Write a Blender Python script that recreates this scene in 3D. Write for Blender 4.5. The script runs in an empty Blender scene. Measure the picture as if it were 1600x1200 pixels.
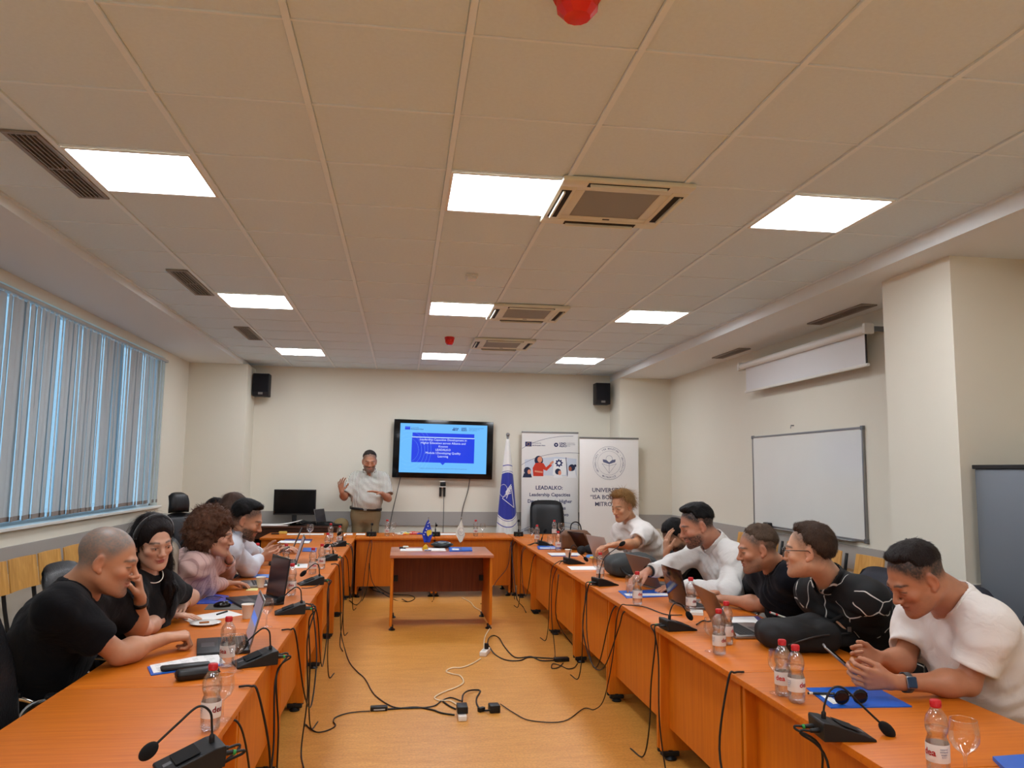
import bpy, bmesh, math, random
import numpy as np
from mathutils import Vector, Matrix
random.seed(7); np.random.seed(7)
D = bpy.data; SC = bpy.context.scene; COL = SC.collection
PI = math.pi

# ------------------------------------------------------------------ camera, sky, exposure
CAMH = 1.62
FPX, YAW, PIT, ROL = 1210.6, -.1379, .111, .0118      # image taken as 1600 x 1200
_cy, _sy, _cp, _sp, _cr, _sr = math.cos(YAW), math.sin(YAW), math.cos(PIT), math.sin(PIT), math.cos(ROL), math.sin(ROL)
FW = Vector((-_sy*_cp, _cy*_cp, _sp)); _r = Vector((_cy, _sy, 0)); _u = _r.cross(FW)
RT = _cr*_r + _sr*_u; UP = -_sr*_r + _cr*_u
cd = D.cameras.new('camera'); cam = D.objects.new('camera', cd); COL.objects.link(cam)
cd.sensor_width = 36; cd.lens = FPX/1600*36; cd.clip_start = .05; cd.clip_end = 200
M_ = Matrix((RT, UP, -FW)).transposed().to_4x4(); M_.translation = (0, 0, CAMH)
cam.matrix_world = M_
SC.camera = cam
SC.view_settings.view_transform = 'Standard'; SC.view_settings.look = 'None'
SC.view_settings.gamma = 1; SC.view_settings.use_curve_mapping = False
SC.view_settings.exposure = 1.22
PANEL_E = 11.0            # light panels
W = D.worlds.new('sky'); SC.world = W; W.use_nodes = True
W.node_tree.nodes['Background'].inputs[0].default_value = (.42, .74, 1.0, 1)
W.node_tree.nodes['Background'].inputs[1].default_value = .52

def _ray(x, y): return FW + RT*((x-800)/FPX) + UP*((600-y)/FPX)
def atz(x, y, z): d = _ray(x, y); return d*((z-CAMH)/d.z) + Vector((0, 0, CAMH))
def aty(x, y, Y): d = _ray(x, y); return d*(Y/d.y) + Vector((0, 0, CAMH))
def atx(x, y, X): d = _ray(x, y); return d*(X/d.x) + Vector((0, 0, CAMH))

# ------------------------------------------------------------------ materials
def srgb(c):
    return tuple(((v/255+.055)/1.055)**2.4 if v/255 > .04045 else v/255/12.92 for v in c)
class NT:
    def __init__(s, m): s.t = m.node_tree; s.b = s.t.nodes['Principled BSDF']
    def n(s, k, **kw):
        n = s.t.nodes.new(k)
        for a, v in kw.items(): setattr(n, a, v)
        return n
    def l(s, a, b): s.t.links.new(a, b)
MATS = {}
def mat(name, col=(200, 200, 200), rough=.5, metal=0, spec=.5, noise=0, nscale=8, stretch=(1, 1, 1), bump=0, bscale=60, emit=None, es=0, trans=0, ior=1.45, alpha=1, coat=0, sheen=0):
    if name in MATS: return MATS[name]
    m = D.materials.new(name); m.use_nodes = True; t = NT(m); b = t.b
    c = srgb(col)
    b.inputs['Base Color'].default_value = (*c, 1); b.inputs['Roughness'].default_value = rough
    b.inputs['Metallic'].default_value = metal; b.inputs['Specular IOR Level'].default_value = spec
    b.inputs['IOR'].default_value = ior
    if trans: b.inputs['Transmission Weight'].default_value = trans
    if coat: b.inputs['Coat Weight'].default_value = coat
    if sheen: b.inputs['Sheen Weight'].default_value = sheen
    if emit: b.inputs['Emission Color'].default_value = (*srgb(emit), 1); b.inputs['Emission Strength'].default_value = es
    if alpha < 1: b.inputs['Alpha'].default_value = alpha
    if noise or bump:
        tc = t.n('ShaderNodeTexCoord'); mp = t.n('ShaderNodeMapping'); mp.inputs['Scale'].default_value = stretch
        t.l(tc.outputs['Object'], mp.inputs[0])
    if noise:
        nz = t.n('ShaderNodeTexNoise'); nz.inputs['Scale'].default_value = nscale; nz.inputs['Detail'].default_value = 5
        t.l(mp.outputs[0], nz.inputs['Vector'])
        mx = t.n('ShaderNodeMix', data_type='RGBA')
        mx.inputs[6].default_value = (*[v*(1-noise) for v in c], 1); mx.inputs[7].default_value = (*[min(1, v*(1+noise)) for v in c], 1)
        t.l(nz.outputs['Fac'], mx.inputs[0]); t.l(mx.outputs[2], b.inputs['Base Color'])
    if bump:
        n2 = t.n('ShaderNodeTexNoise'); n2.inputs['Scale'].default_value = bscale; n2.inputs['Detail'].default_value = 3
        t.l(mp.outputs[0], n2.inputs['Vector'])
        bp = t.n('ShaderNodeBump'); bp.inputs['Strength'].default_value = bump; bp.inputs['Distance'].default_value = .01
        t.l(n2.outputs['Fac'], bp.inputs['Height']); t.l(bp.outputs[0], b.inputs['Normal'])
    MATS[name] = m
    return m
def wood(name, c1, c2, rough=.35, grain=(2, 30, 30), scale=3, coat=0):
    if name in MATS: return MATS[name]
    m = D.materials.new(name); m.use_nodes = True; t = NT(m); b = t.b
    tc = t.n('ShaderNodeTexCoord'); mp = t.n('ShaderNodeMapping'); mp.inputs['Scale'].default_value = grain
    t.l(tc.outputs['Object'], mp.inputs[0])
    nz = t.n('ShaderNodeTexNoise'); nz.inputs['Scale'].default_value = scale; nz.inputs['Detail'].default_value = 8; nz.inputs['Distortion'].default_value = .6
    t.l(mp.outputs[0], nz.inputs['Vector'])
    cr = t.n('ShaderNodeValToRGB'); cr.color_ramp.elements[0].position = .3; cr.color_ramp.elements[1].position = .72
    cr.color_ramp.elements[0].color = (*srgb(c1), 1); cr.color_ramp.elements[1].color = (*srgb(c2), 1)
    t.l(nz.outputs['Fac'], cr.inputs[0]); t.l(cr.outputs[0], b.inputs['Base Color'])
    b.inputs['Roughness'].default_value = rough; b.inputs['Coat Weight'].default_value = coat; b.inputs['Specular IOR Level'].default_value = .35
    MATS[name] = m; return m

SOFF_ = mat('soffit_paint', (226, 230, 230), .75, bump=.05, bscale=200)
WALL = mat('wall_paint', (224, 219, 203), .75, noise=.03, nscale=1.5, bump=.05, bscale=200)
DADO = mat('dado_paint', (165, 161, 155), .6)
CEILM = mat('ceiling_tile', (216, 232, 240), .9, noise=.05, nscale=60, bump=.15, bscale=250)
GRID = mat('ceiling_bar', (228, 240, 246), .5)
WHITE = mat('white_plastic', (226, 224, 216), .4)
CREAM = mat('cream_plastic', (220, 220, 200), .45)
LAMP = mat('lamp_diffuser', (250, 250, 245), .5, emit=(240, 246, 255), es=PANEL_E)
TWOOD = wood('beech_top', (190, 96, 8), (208, 114, 18), .46, (1.2, 22, 22), 2.5)
TPANEL = wood('beech_panel', (196, 104, 8), (212, 120, 14), .5, (22, 22, 1.2), 2.0)
TSHADE = wood('beech_dark_shade', (112, 50, 14), (136, 66, 24), .4, (22, 22, 1.2), 2.0)  # centre table panel: beech darkened, part of its shade is in the colour
DESKW = wood('dark_desk_wood', (52, 28, 16), (74, 42, 26), .4, (1, 20, 20), 2)
PLY = wood('chair_plywood', (196, 140, 64), (224, 170, 92), .4, (18, 18, 2), 2)
BLACK = mat('black_plastic', (14, 14, 15), .45)
BLACKG = mat('black_gloss', (8, 8, 9), .15)
LEATH = mat('black_leather', (22, 22, 24), .42, bump=.25, bscale=90)
NAVYF = mat('navy_chair_fabric', (26, 28, 40), .7, bump=.2, bscale=300)
CHROME = mat('chrome', (200, 200, 200), .15, 1)
STEEL = mat('brushed_steel', (150, 150, 150), .35, 1)
GREYM = mat('grey_metal', (120, 122, 126), .4, .6)
LGREY = mat('light_grey_paint', (178, 176, 170), .5)
PAPER = mat('paper', (236, 234, 230), .8)
BLUEF = mat('blue_folder', (18, 92, 190), .35)
NAVYB = mat('navy_folder', (24, 44, 120), .4)
RED = mat('red_cap', (196, 24, 30), .35)
REDP = mat('red_alarm', (196, 30, 22), .4)
YEL = mat('yellow_plastic', (232, 184, 30), .4)
GREEN = mat('green_plug', (40, 140, 60), .4)
GLASSM = None
def glass(name, tint=(1, 1, 1), refl=.12, dens=.06, rough=.02):
    if name in MATS: return MATS[name]
    m = D.materials.new(name); m.use_nodes = True; t = NT(m); nt = t.t; nt.nodes.remove(t.b)
    out = nt.nodes['Material Output']
    tr = t.n('ShaderNodeBsdfTransparent'); tr.inputs[0].default_value = (*tint, 1)
    gl = t.n('ShaderNodeBsdfGlossy'); gl.inputs['Roughness'].default_value = rough
    lw = t.n('ShaderNodeLayerWeight'); lw.inputs[0].default_value = .35
    ma = t.n('ShaderNodeMath', operation='MULTIPLY_ADD'); ma.inputs[1].default_value = .32; ma.inputs[2].default_value = refl*.4
    t.l(lw.outputs['Fresnel'], ma.inputs[0])
    mx = t.n('ShaderNodeMixShader'); t.l(ma.outputs[0], mx.inputs[0]); t.l(tr.outputs[0], mx.inputs[1]); t.l(gl.outputs[0], mx.inputs[2])
    t.l(mx.outputs[0], out.inputs[0]); MATS[name] = m; return m
GLASS = glass('drinking_glass', (.975, .98, .985), .2)
PET = glass('clear_bottle_plastic', (.975, .98, .985), .35, rough=.08)
WATER = glass('water', (.985, .99, .995), .12)
PANE = glass('window_glass', (.96, .98, 1), .1)

# ------------------------------------------------------------------ mesh helpers
class MB:
    def __init__(s): s.v = []; s.f = []; s.m = []; s.mats = []; s.cm = 0
    def mat(s, m):
        if m not in s.mats: s.mats.append(m)
        s.cm = s.mats.index(m); return s
    def add(s, vs, fs):
        o = len(s.v); s.v += [tuple(v) for v in vs]; s.f += [tuple(i+o for i in f) for f in fs]; s.m += [s.cm]*len(fs); return s
    def box(s, a, b, M=None):
        x0, y0, z0 = a; x1, y1, z1 = b
        vs = [Vector((x, y, z)) for z in (z0, z1) for y in (y0, y1) for x in (x0, x1)]
        if M is not None: vs = [M @ v for v in vs]
        return s.add(vs, [(0, 2, 3, 1), (4, 5, 7, 6), (0, 1, 5, 4), (2, 6, 7, 3), (0, 4, 6, 2), (1, 3, 7, 5)])
    def bbox(s, a, b, r=.004, M=None, seg=2):
        # box with rounded edges
        bm = bmesh.new(); bmesh.ops.create_cube(bm, size=1)
        for v in bm.verts: v.co = Vector([(a[i]+b[i])/2 + v.co[i]*(b[i]-a[i]) for i in range(3)])
        r = min(r, min(abs(b[i]-a[i]) for i in range(3))*.49)
        bmesh.ops.bevel(bm, geom=bm.edges[:], offset=r, segments=seg, affect='EDGES', profile=.5)
        if M is not None: bm.transform(M)
        bm.verts.index_update(); s.add([v.co[:] for v in bm.verts], [[v.index for v in f.verts] for f in bm.faces]); bm.free(); return s
    def cyl(s, p0, p1, r0, r1=None, n=12, caps=True):
        r1 = r0 if r1 is None else r1
        p0 = Vector(p0); p1 = Vector(p1); d = (p1-p0).normalized(); a = d.orthogonal().normalized(); b = d.cross(a)
        vs = []
        for p, r in ((p0, r0), (p1, r1)):
            vs += [p + (a*math.cos(2*PI*i/n) + b*math.sin(2*PI*i/n))*r for i in range(n)]
        fs = [(i, (i+1) % n, n+(i+1) % n, n+i) for i in range(n)]
        if caps: fs += [tuple(range(n-1, -1, -1)), tuple(range(n, 2*n))]
        return s.add(vs, fs)
    def tube(s, pts, r, n=6, caps=True):
        pts = [Vector(p) for p in pts]; N = len(pts); rs = r if isinstance(r, (list, tuple)) else [r]*N
        t = (pts[1]-pts[0]).normalized(); a = t.orthogonal().normalized(); vs = []
        for i, p in enumerate(pts):
            t = (pts[min(i+1, N-1)]-pts[max(i-1, 0)])
            t = t.normalized() if t.length > 1e-9 else Vector((0, 0, 1))
            a = (a - t*a.dot(t)); a = a.normalized() if a.length > 1e-6 else t.orthogonal().normalized()
            b = t.cross(a)
            vs += [p + (a*math.cos(2*PI*k/n)+b*math.sin(2*PI*k/n))*rs[i] for k in range(n)]
        fs = [(i*n+k, i*n+(k+1) % n, (i+1)*n+(k+1) % n, (i+1)*n+k) for i in range(N-1) for k in range(n)]
        if caps: fs += [tuple(range(n-1, -1, -1)), tuple(range((N-1)*n, N*n))]
        return s.add(vs, fs)
    def lathe(s, prof, n=20, M=None, close=False):
        vs = []
        for r, z in prof: vs += [Vector((r*math.cos(2*PI*k/n), r*math.sin(2*PI*k/n), z)) for k in range(n)]
        N = len(prof)
        fs = [(i*n+k, i*n+(k+1) % n, (i+1)*n+(k+1) % n, (i+1)*n+k) for i in range(N-1) for k in range(n)]
        if prof[0][0] > 1e-5 and close: fs.append(tuple(range(n-1, -1, -1)))
        if prof[-1][0] > 1e-5 and close: fs.append(tuple(range((N-1)*n, N*n)))
        if M is not None: vs = [M @ v for v in vs]
        return s.add(vs, fs)
    def ell(s, c, r, n=12, M=None):
        prof = [(math.sin(PI*i/n), -math.cos(PI*i/n)) for i in range(n+1)]
        T = Matrix.Translation(c) @ (M or Matrix()) @ Matrix.Diagonal((*r, 1))
        return s.lathe([(max(a, 1e-4), b) for a, b in prof], max(n, 8)+4, T)
    def prism(s, poly, y0, y1, ax='y', M=None):
        # polygon in (u,v) extruded along an axis
        n = len(poly)
        def P(u, v, w): return Vector((u, w, v)) if ax == 'y' else (Vector((w, u, v)) if ax == 'x' else Vector((u, v, w)))
        vs = [P(u, v, y0) for u, v in poly] + [P(u, v, y1) for u, v in poly]
        if M is not None: vs = [M @ v for v in vs]
        fs = [tuple(range(n)), tuple(range(2*n-1, n-1, -1))] + [(i, n+i, n+(i+1) % n, (i+1) % n) for i in range(n)]
        return s.add(vs, fs)
    def mesh(s, name, m=None, smooth=False, normals=True):
        me = D.meshes.new(name); me.from_pydata(s.v, [], s.f)
        for mm in (s.mats or [m or BLACK]): me.materials.append(mm)
        if s.mats: me.polygons.foreach_set('material_index', s.m)
        if normals:
            bm = bmesh.new(); bm.from_mesh(me); bmesh.ops.remove_doubles(bm, verts=bm.verts, dist=1e-6); bmesh.ops.recalc_face_normals(bm, faces=bm.faces); bm.to_mesh(me); bm.free()
        if smooth:
            me.polygons.foreach_set('use_smooth', [True]*len(me.polygons))
            if smooth != 'all':
                me.set_sharp_from_angle(angle=math.radians(40))
        me.update(); return me
    def obj(s, name, m=None, parent=None, smooth=False, loc=None):
        o = D.objects.new(name, s.mesh(name, m, smooth)); COL.objects.link(o)
        if parent is not None: o.parent = parent
        if loc is not None: o.location = loc
        return o
def tag(o, label=None, cat=None, group=None, kind=None):
    if label: o['label'] = label
    if cat: o['category'] = cat
    if group: o['group'] = group
    if kind: o['kind'] = kind
    return o
def thing(name, label, cat, loc=(0, 0, 0), rz=0, group=None, kind=None):
    o = D.objects.new(name, None); COL.objects.link(o); o.location = loc; o.rotation_euler = (0, 0, rz); o.empty_display_size = .05
    return tag(o, label, cat, group, kind)
def struct(o, label=None): o['kind'] = 'structure'; return tag(o, label)
KIDS = {}
def kids(o):
    return [c for c in D.objects if c.parent == o]
def dup(root, loc=None, rz=None, label=None, group=None, scale=None):
    if root.name not in KIDS:
        ks = kids(root); KIDS[root.name] = [(k, kids(k)) for k in ks]
    r = root.copy(); COL.objects.link(r)
    if loc is not None: r.location = loc
    if rz is not None: r.rotation_euler = (0, 0, rz)
    if label: r['label'] = label
    if group: r['group'] = group
    if scale: r.scale = (scale,)*3
    for k, gs in KIDS[root.name]:
        c = k.copy(); COL.objects.link(c); c.parent = r
        for g in gs:
            d = g.copy(); COL.objects.link(d); d.parent = c
    return r
def catmull(pts, n=8):
    pts = [Vector(p) for p in pts]; P = [pts[0]*2-pts[1]] + pts + [pts[-1]*2-pts[-2]]; out = []
    for i in range(1, len(P)-2):
        p0, p1, p2, p3 = P[i-1:i+3]
        for k in range(n):
            t = k/n
            out.append(.5*((2*p1)+(p2-p0)*t+(2*p0-5*p1+4*p2-p3)*t*t+(3*p1-p0-3*p2+p3)*t**3))
    out.append(pts[-1]); return out
def text(body, size, mt, name='lettering', parent=None, M=None, align='CENTER', bold=0, ext=.0004, spacing=1.0):
    cu = D.curves.new(name, 'FONT'); cu.body = body; cu.size = size; cu.align_x = align; cu.extrude = ext; cu.offset = bold; cu.space_line = spacing
    cu.resolution_u = 2
    o = D.objects.new(name, cu); COL.objects.link(o)
    if M is not None: o.matrix_world = M
    bpy.context.view_layer.update()
    me = D.meshes.new_from_object(o.evaluated_get(bpy.context.evaluated_depsgraph_get())); 
    D.objects.remove(o); D.curves.remove(cu)
    me.materials.clear(); me.materials.append(mt)
    if M is not None: me.transform(M)
    ob = D.objects.new(name, me); COL.objects.link(ob)
    if parent is not None: ob.parent = parent
    return ob
# ------------------------------------------------------------------ room shell
XL, XR, YB, YF, CZ, SZ = -2.9, 3.87, 11.45, -3.2, 3.08, 2.98
CX0, CX1 = -2.2, 3.1          # tiled field
def struct_box(name, a, b, m): return struct(MB().box(a, b).obj(name, m))
# floor: warm ochre vinyl with a faint cross grain
def floor_mat():
    m = D.materials.new('vinyl_floor'); m.use_nodes = True; t = NT(m); b = t.b
    tc = t.n('ShaderNodeTexCoord')
    def nz(sc, st, det=6, dist=0):
        mp = t.n('ShaderNodeMapping'); mp.inputs['Scale'].default_value = st; t.l(tc.outputs['Object'], mp.inputs[0])
        n = t.n('ShaderNodeTexNoise'); n.inputs['Scale'].default_value = sc; n.inputs['Detail'].default_value = det; n.inputs['Distortion'].default_value = dist
        t.l(mp.outputs[0], n.inputs['Vector']); return n
    a = nz(2.2, (1, 5, 1), 8, 1.2); c = nz(9, (1, 6, 1), 8, .8); s = nz(70, (1, 1, 1), 2)
    cr = t.n('ShaderNodeValToRGB'); cr.color_ramp.elements[0].position = .32; cr.color_ramp.elements[1].position = .7
    cr.color_ramp.elements[0].color = (*srgb((200, 134, 48)), 1); cr.color_ramp.elements[1].color = (*srgb((224, 160, 76)), 1)
    ad = t.n('ShaderNodeMath', operation='ADD'); t.l(a.outputs['Fac'], ad.inputs[0]); t.l(c.outputs['Fac'], ad.inputs[1])
    ad2 = t.n('ShaderNodeMath', operation='MULTIPLY'); ad2.inputs[1].default_value = .5; t.l(ad.outputs[0], ad2.inputs[0])
    t.l(ad2.outputs[0], cr.inputs[0])
    mx = t.n('ShaderNodeMix', data_type='RGBA', blend_type='MULTIPLY'); mx.inputs[0].default_value = .18
    cr2 = t.n('ShaderNodeValToRGB'); cr2.color_ramp.elements[0].position = .35; cr2.color_ramp.elements[1].position = .6; t.l(s.outputs['Fac'], cr2.inputs[0])
    t.l(cr.outputs[0], mx.inputs[6]); t.l(cr2.outputs[0], mx.inputs[7]); t.l(mx.outputs[2], b.inputs['Base Color'])
    b.inputs['Roughness'].default_value = .38; return m
FLOORM = floor_mat()
MATS['vinyl_floor'] = FLOORM
for i, (y0, y1) in enumerate(((YF, 1.6), (1.6, 5.5), (5.5, 9.2), (9.2, YB))):      # vinyl sheets, welded seams across the room
    if i == 0:
        FL = struct(MB().box((XL-.02, y0, -.05), (XR+.02, y1-.0015, 0)).obj('floor', FLOORM))
    else:
        o = MB().box((XL-.02, y0, -.05), (XR+.02, y1-.0015, 0)).obj('vinyl_sheet', FLOORM, FL)
struct_box('wall_back', (XL-.2, YB, -.05), (XR+.2, YB+.2, 3.3), WALL)
struct_box('wall_front', (XL-.2, YF-.2, -.05), (XR+.2, YF, 3.3), WALL)
struct_box('wall_right', (XR, YF, -.05), (XR+.2, YB, 3.3), WALL)
# left wall with the long window opening
WY0, WY1, WZ0, WZ1 = 1.2, 9.86, 1.15, 2.93
lw = MB()
lw.box((XL-.2, YF, -.05), (XL, WY0, 3.3)); lw.box((XL-.2, WY1, -.05), (XL, YB, 3.3))
lw.box((XL-.2, WY0, -.05), (XL, WY1, WZ0)); lw.box((XL-.2, WY0, WZ1), (XL, WY1, 3.3))
struct(lw.obj('wall_left', WALL))
struct_box('trim_1', (XL, 10.9, 0), (-2.13, YB, SZ+.04), WALL)                     # pier in the back left corner
struct_box('trim_2', (3.1, 10.9, 0), (XR, YB, SZ), WALL)                       # pier in the back right corner
struct_box('trim_3', (3.33, 4.28, 0), (XR, 4.97, SZ), WALL)                    # pillar on the right wall
# dropped soffits on both sides
struct_box('trim_4', (XL, YF, SZ+.04), (CX0, YB, 3.3), SOFF_)
struct_box('trim_5', (CX1, YF, SZ), (XR, YB, 3.3), SOFF_)
# painted rail board round the room
DZ0, DZ1 = .81, 1.01
rail = MB(); rail.box((-2.13, YB-.02, DZ0), (3.1, YB, DZ1)); struct(rail.obj('trim_6', DADO))
struct_box('trim_7', (XL, 10.88, DZ0), (-2.13, 10.9, DZ1), DADO)
struct_box('trim_8', (3.1, 10.88, DZ0), (XR, 10.9, DZ1), DADO)
struct_box('trim_9', (XR-.02, 4.97, DZ0), (XR, 10.88, DZ1), DADO)
struct_box('trim_10', (XL, YF, DZ0), (XL+.02, 10.88, DZ1), DADO)
struct_box('trim_11', (3.35, 4.26, 0), (XR, 4.28, .98), DADO)
BASEM = mat('baseboard_paint', (120, 112, 104), .6)
struct_box('baseboard_back', (-2.13, YB-.012, 0), (3.1, YB, .07), BASEM)
struct_box('baseboard_left', (XL, YF, 0), (XL+.012, 10.9, .07), BASEM)
struct_box('baseboard_right', (XR-.012, 4.97, 0), (XR, 10.9, .07), BASEM)

# ceiling: plaster slab, T bars, single tiles
CE = struct_box('ceiling', (XL-.1, YF, 3.18), (XR+.1, YB+.1, 3.3), WALL)
GX0, GY0 = .1836, 3.07
cols = [CX0] + [GX0 + .6*i for i in range(-3, 5)] + [CX1]
rows = [GY0 + .6*j for j in range(-10, 14)] + [YB]
lamps = [(-3, 1), (0, 1), (3, 1), (-3, 6), (0, 6), (3, 6), (-3, 11), (0, 11), (3, 11), (-3, -4), (0, -4), (3, -4), (-3, -9), (0, -9), (3, -9)]
acs = [(1, 1), (1, 6), (1, 11 - 2), (1, -4)]
bars = MB()
for x in cols[1:-1]: bars.box((x-.012, YF, CZ-.006), (x+.012, YB, CZ+.03))
bars.box((CX0, YF, CZ-.006), (CX0+.02, YB, CZ+.03)); bars.box((CX1-.02, YF, CZ-.006), (CX1, YB, CZ+.03))
LB = bars.obj('main_bars', GRID, CE)
bars = MB()
for y in rows[:-1]: bars.box((CX0+.02, y-.005, CZ-.002), (CX1-.02, y+.005, CZ+.02))
bars.box((CX0, YB-.02, CZ-.006), (CX1, YB, CZ+.02))
bars.obj('cross_bars', GRID, CE)
gaps = mat('ceiling_gap', (70, 60, 52), .9)
tm = {}
for ci in range(len(cols)-1):
    for ri in range(len(rows)-1):
        i = ci-4 if ci > 0 else -4; j = ri-10
        if (i, j) in lamps or (i, j) in acs: continue
        x0, x1, y0, y1 = cols[ci]+.012, cols[ci+1]-.012, rows[ri]+.005, rows[ri+1]-.005
        if ci == 0: x0 += .008
        key = (round(x1-x0, 3), round(y1-y0, 3))
        if key not in tm:
            w, d = key; tm[key] = MB().bbox((-w/2, -d/2, 0), (w/2, d/2, .015), .004, seg=1).mesh('ceiling_tile', CEILM)
        o = D.objects.new('ceiling_tile', tm[key]); COL.objects.link(o); o.parent = CE
        o.location = ((x0+x1)/2, (y0+y1)/2, CZ+.002+random.uniform(-.0012, .0012)); o.rotation_euler = (random.uniform(-.003, .003), random.uniform(-.002, .002), 0)

# light panels
names = {(-3, 1): 'square ceiling light panel nearest to the window blinds, beside the longest air vent',
         (0, 1): 'large square ceiling light panel beside the nearest air conditioner cassette',
         (3, 1): 'square ceiling light panel near the right wall, closest to the white pillar',
         (-3, 6): 'ceiling light panel of the window side row, second from the camera',
         (0, 6): 'ceiling light panel beside the middle air conditioner cassette',
         (3, 6): 'ceiling light panel of the whiteboard side row, second from the camera',
         (-3, 11): 'small looking ceiling light panel above the left wall speaker',
         (0, 11): 'far ceiling light panel behind the farther red alarm, above the television',
         (3, 11): 'far ceiling light panel nearest to the right wall speaker'}
fr = MB(); fr.bbox((-.288, -.288, -.008), (.288, -.272, .03), .002, seg=1); fr.bbox((-.288, .272, -.008), (.288, .288, .03), .002, seg=1)
fr.bbox((-.288, -.272, -.008), (-.272, .272, .03), .002, seg=1); fr.bbox((.272, -.272, -.008), (.288, .272, .03), .002, seg=1)
frm = fr.mesh('panel_frame', WHITE); dfm = MB().box((-.274, -.274, -.002), (.274, .274, .01)).mesh('diffuser', LAMP)
for (i, j) in lamps:
    t = thing('ceiling_light', names.get((i, j), 'ceiling light panel behind the camera, %s row, %s the camera' % ({-3: 'window side', 0: 'middle', 3: 'pillar side'}[i], {-4: 'just behind', -9: 'farthest behind'}.get(j))), 'ceiling light', (GX0+.6*i+.3, GY0+.6*j+.3, CZ), 0, 'square ceiling light panels')
    for n, me in (('panel_frame', frm), ('diffuser', dfm)):
        o = D.objects.new(n, me); COL.objects.link(o); o.parent = t
# air conditioner cassettes
acn = {(1, 1): 'cream ceiling cassette air conditioner nearest to the camera', (1, 6): 'cream ceiling cassette air conditioner, middle one of the row',
       (1, 9): 'cream ceiling cassette air conditioner nearest to the back wall', (1, -4): 'cream ceiling cassette air conditioner behind the camera'}
DARKS = mat('dark_slot', (40, 36, 30), .8); MESHG = mat('intake_grey', (160, 160, 150), .7, bump=.6, bscale=600)
a = MB(); S = .345
a.bbox((-S, -S, -.028), (S, -.25, .0), .01); a.bbox((-S, .25, -.028), (S, S, .0), .01); a.bbox((-S, -.26, -.028), (-.25, .26, .0), .01); a.bbox((.25, -.26, -.028), (S, .26, .0), .01)
a.bbox((-.26, -.26, -.022), (.26, -.2, 0), .004); a.bbox((-.26, .2, -.022), (.26, .26, 0), .004); a.bbox((-.26, -.2, -.022), (-.2, .2, 0), .004); a.bbox((.2, -.2, -.022), (.26, .2, 0), .004)
am = a.mesh('housing', CREAM, True)
am2 = MB().box((-.205, -.205, -.018), (.205, .205, -.004)).mesh('intake_grille', MESHG)
slot = MB().box((-.21, -.026, -.0300), (.21, .026, -.026)).mesh('air_outlet', DARKS)
flap = MB().bbox((-.2, -.018, -.044), (.2, -.006, -.028), .003, Matrix.Rotation(.0, 4, 'X')).mesh('flap', CREAM)
bdg = MB().box((-.02, -.006, -.0245), (.02, .006, -.021)).mesh('sensor_badge', BLACK)
for (i, j) in acs:
    t = thing('air_conditioner', acn[(i, j)], 'air conditioner', (GX0+.6*i+.31, GY0+.6*j+.3, CZ-.002), 0, 'ceiling cassette air conditioners')
    for n, me in (('housing', am), ('intake_grille', am2), ('sensor_badge', bdg)):
        o = D.objects.new(n, me); COL.objects.link(o); o.parent = t
        if n == 'sensor_badge': o.location = (.02, .228, 0)
    for k in range(4):
        o = D.objects.new('air_outlet', slot); COL.objects.link(o); o.parent = t
        o.rotation_euler = (0, 0, k*PI/2); o.location = Matrix.Rotation(k*PI/2, 3, 'Z') @ Vector((0, -.298, 0))
        f = D.objects.new('flap', flap); COL.objects.link(f); f.parent = o
# linear vents (left tiled field and right soffit)
def vent(name_label, x0, x1, y0, y1, z, n=5):
    t = thing('air_vent', name_label, 'air vent', ((x0+x1)/2, (y0+y1)/2, z), 0, 'ceiling air vents')
    w, d = (x1-x0)/2, (y1-y0)/2; fw = .022
    m = MB(); m.bbox((-w, -d, -.012), (w, -d+fw, .0), .002, seg=1); m.bbox((-w, d-fw, -.012), (w, d, .0), .002, seg=1)
    m.bbox((-w, -d+fw, -.012), (-w+fw, d-fw, .0), .002, seg=1); m.bbox((w-fw, -d+fw, -.012), (w, d-fw, .0), .002, seg=1)
    m.obj('frame', STEEL2, t); MB().box((-w+fw, -d+fw, -.002), (w-fw, d-fw, .0), None).obj('dark_duct', DARKS, t)
    for k in range(n):
        x = -w+fw + (2*w-2*fw)*(k+.5)/n
        MB().box((x-.003, -d+fw, -.012), (x+.003, d-fw, -.003), None).obj('slat', STEEL2, t)
    MB().box((-w+fw, -.006, -.0125), (w-fw, .006, -.003)).obj('cross_bar', STEEL2, t)
STEEL2 = mat('vent_aluminium', (150, 140, 130), .5, .4)
vent('long grey slotted air vent nearest to the camera beside the window side light', -1.79, -1.632, 3.53, 4.38, CZ)
vent('grey slotted ceiling air vent between the nearer and the second window side light', -1.79, -1.632, 5.95, 6.78, CZ)
vent('small looking grey ceiling air vent farthest from the camera on the window side', -1.79, -1.632, 8.3, 9.1, CZ)
vent('long grey air vent in the soffit above the projection screen beside the pillar', 3.6, 3.74, 5.65, 6.5, SZ, 4)
vent('grey air vent in the soffit farther along toward the right wall speaker', 3.6, 3.74, 7.95, 8.7, SZ, 4)
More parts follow.
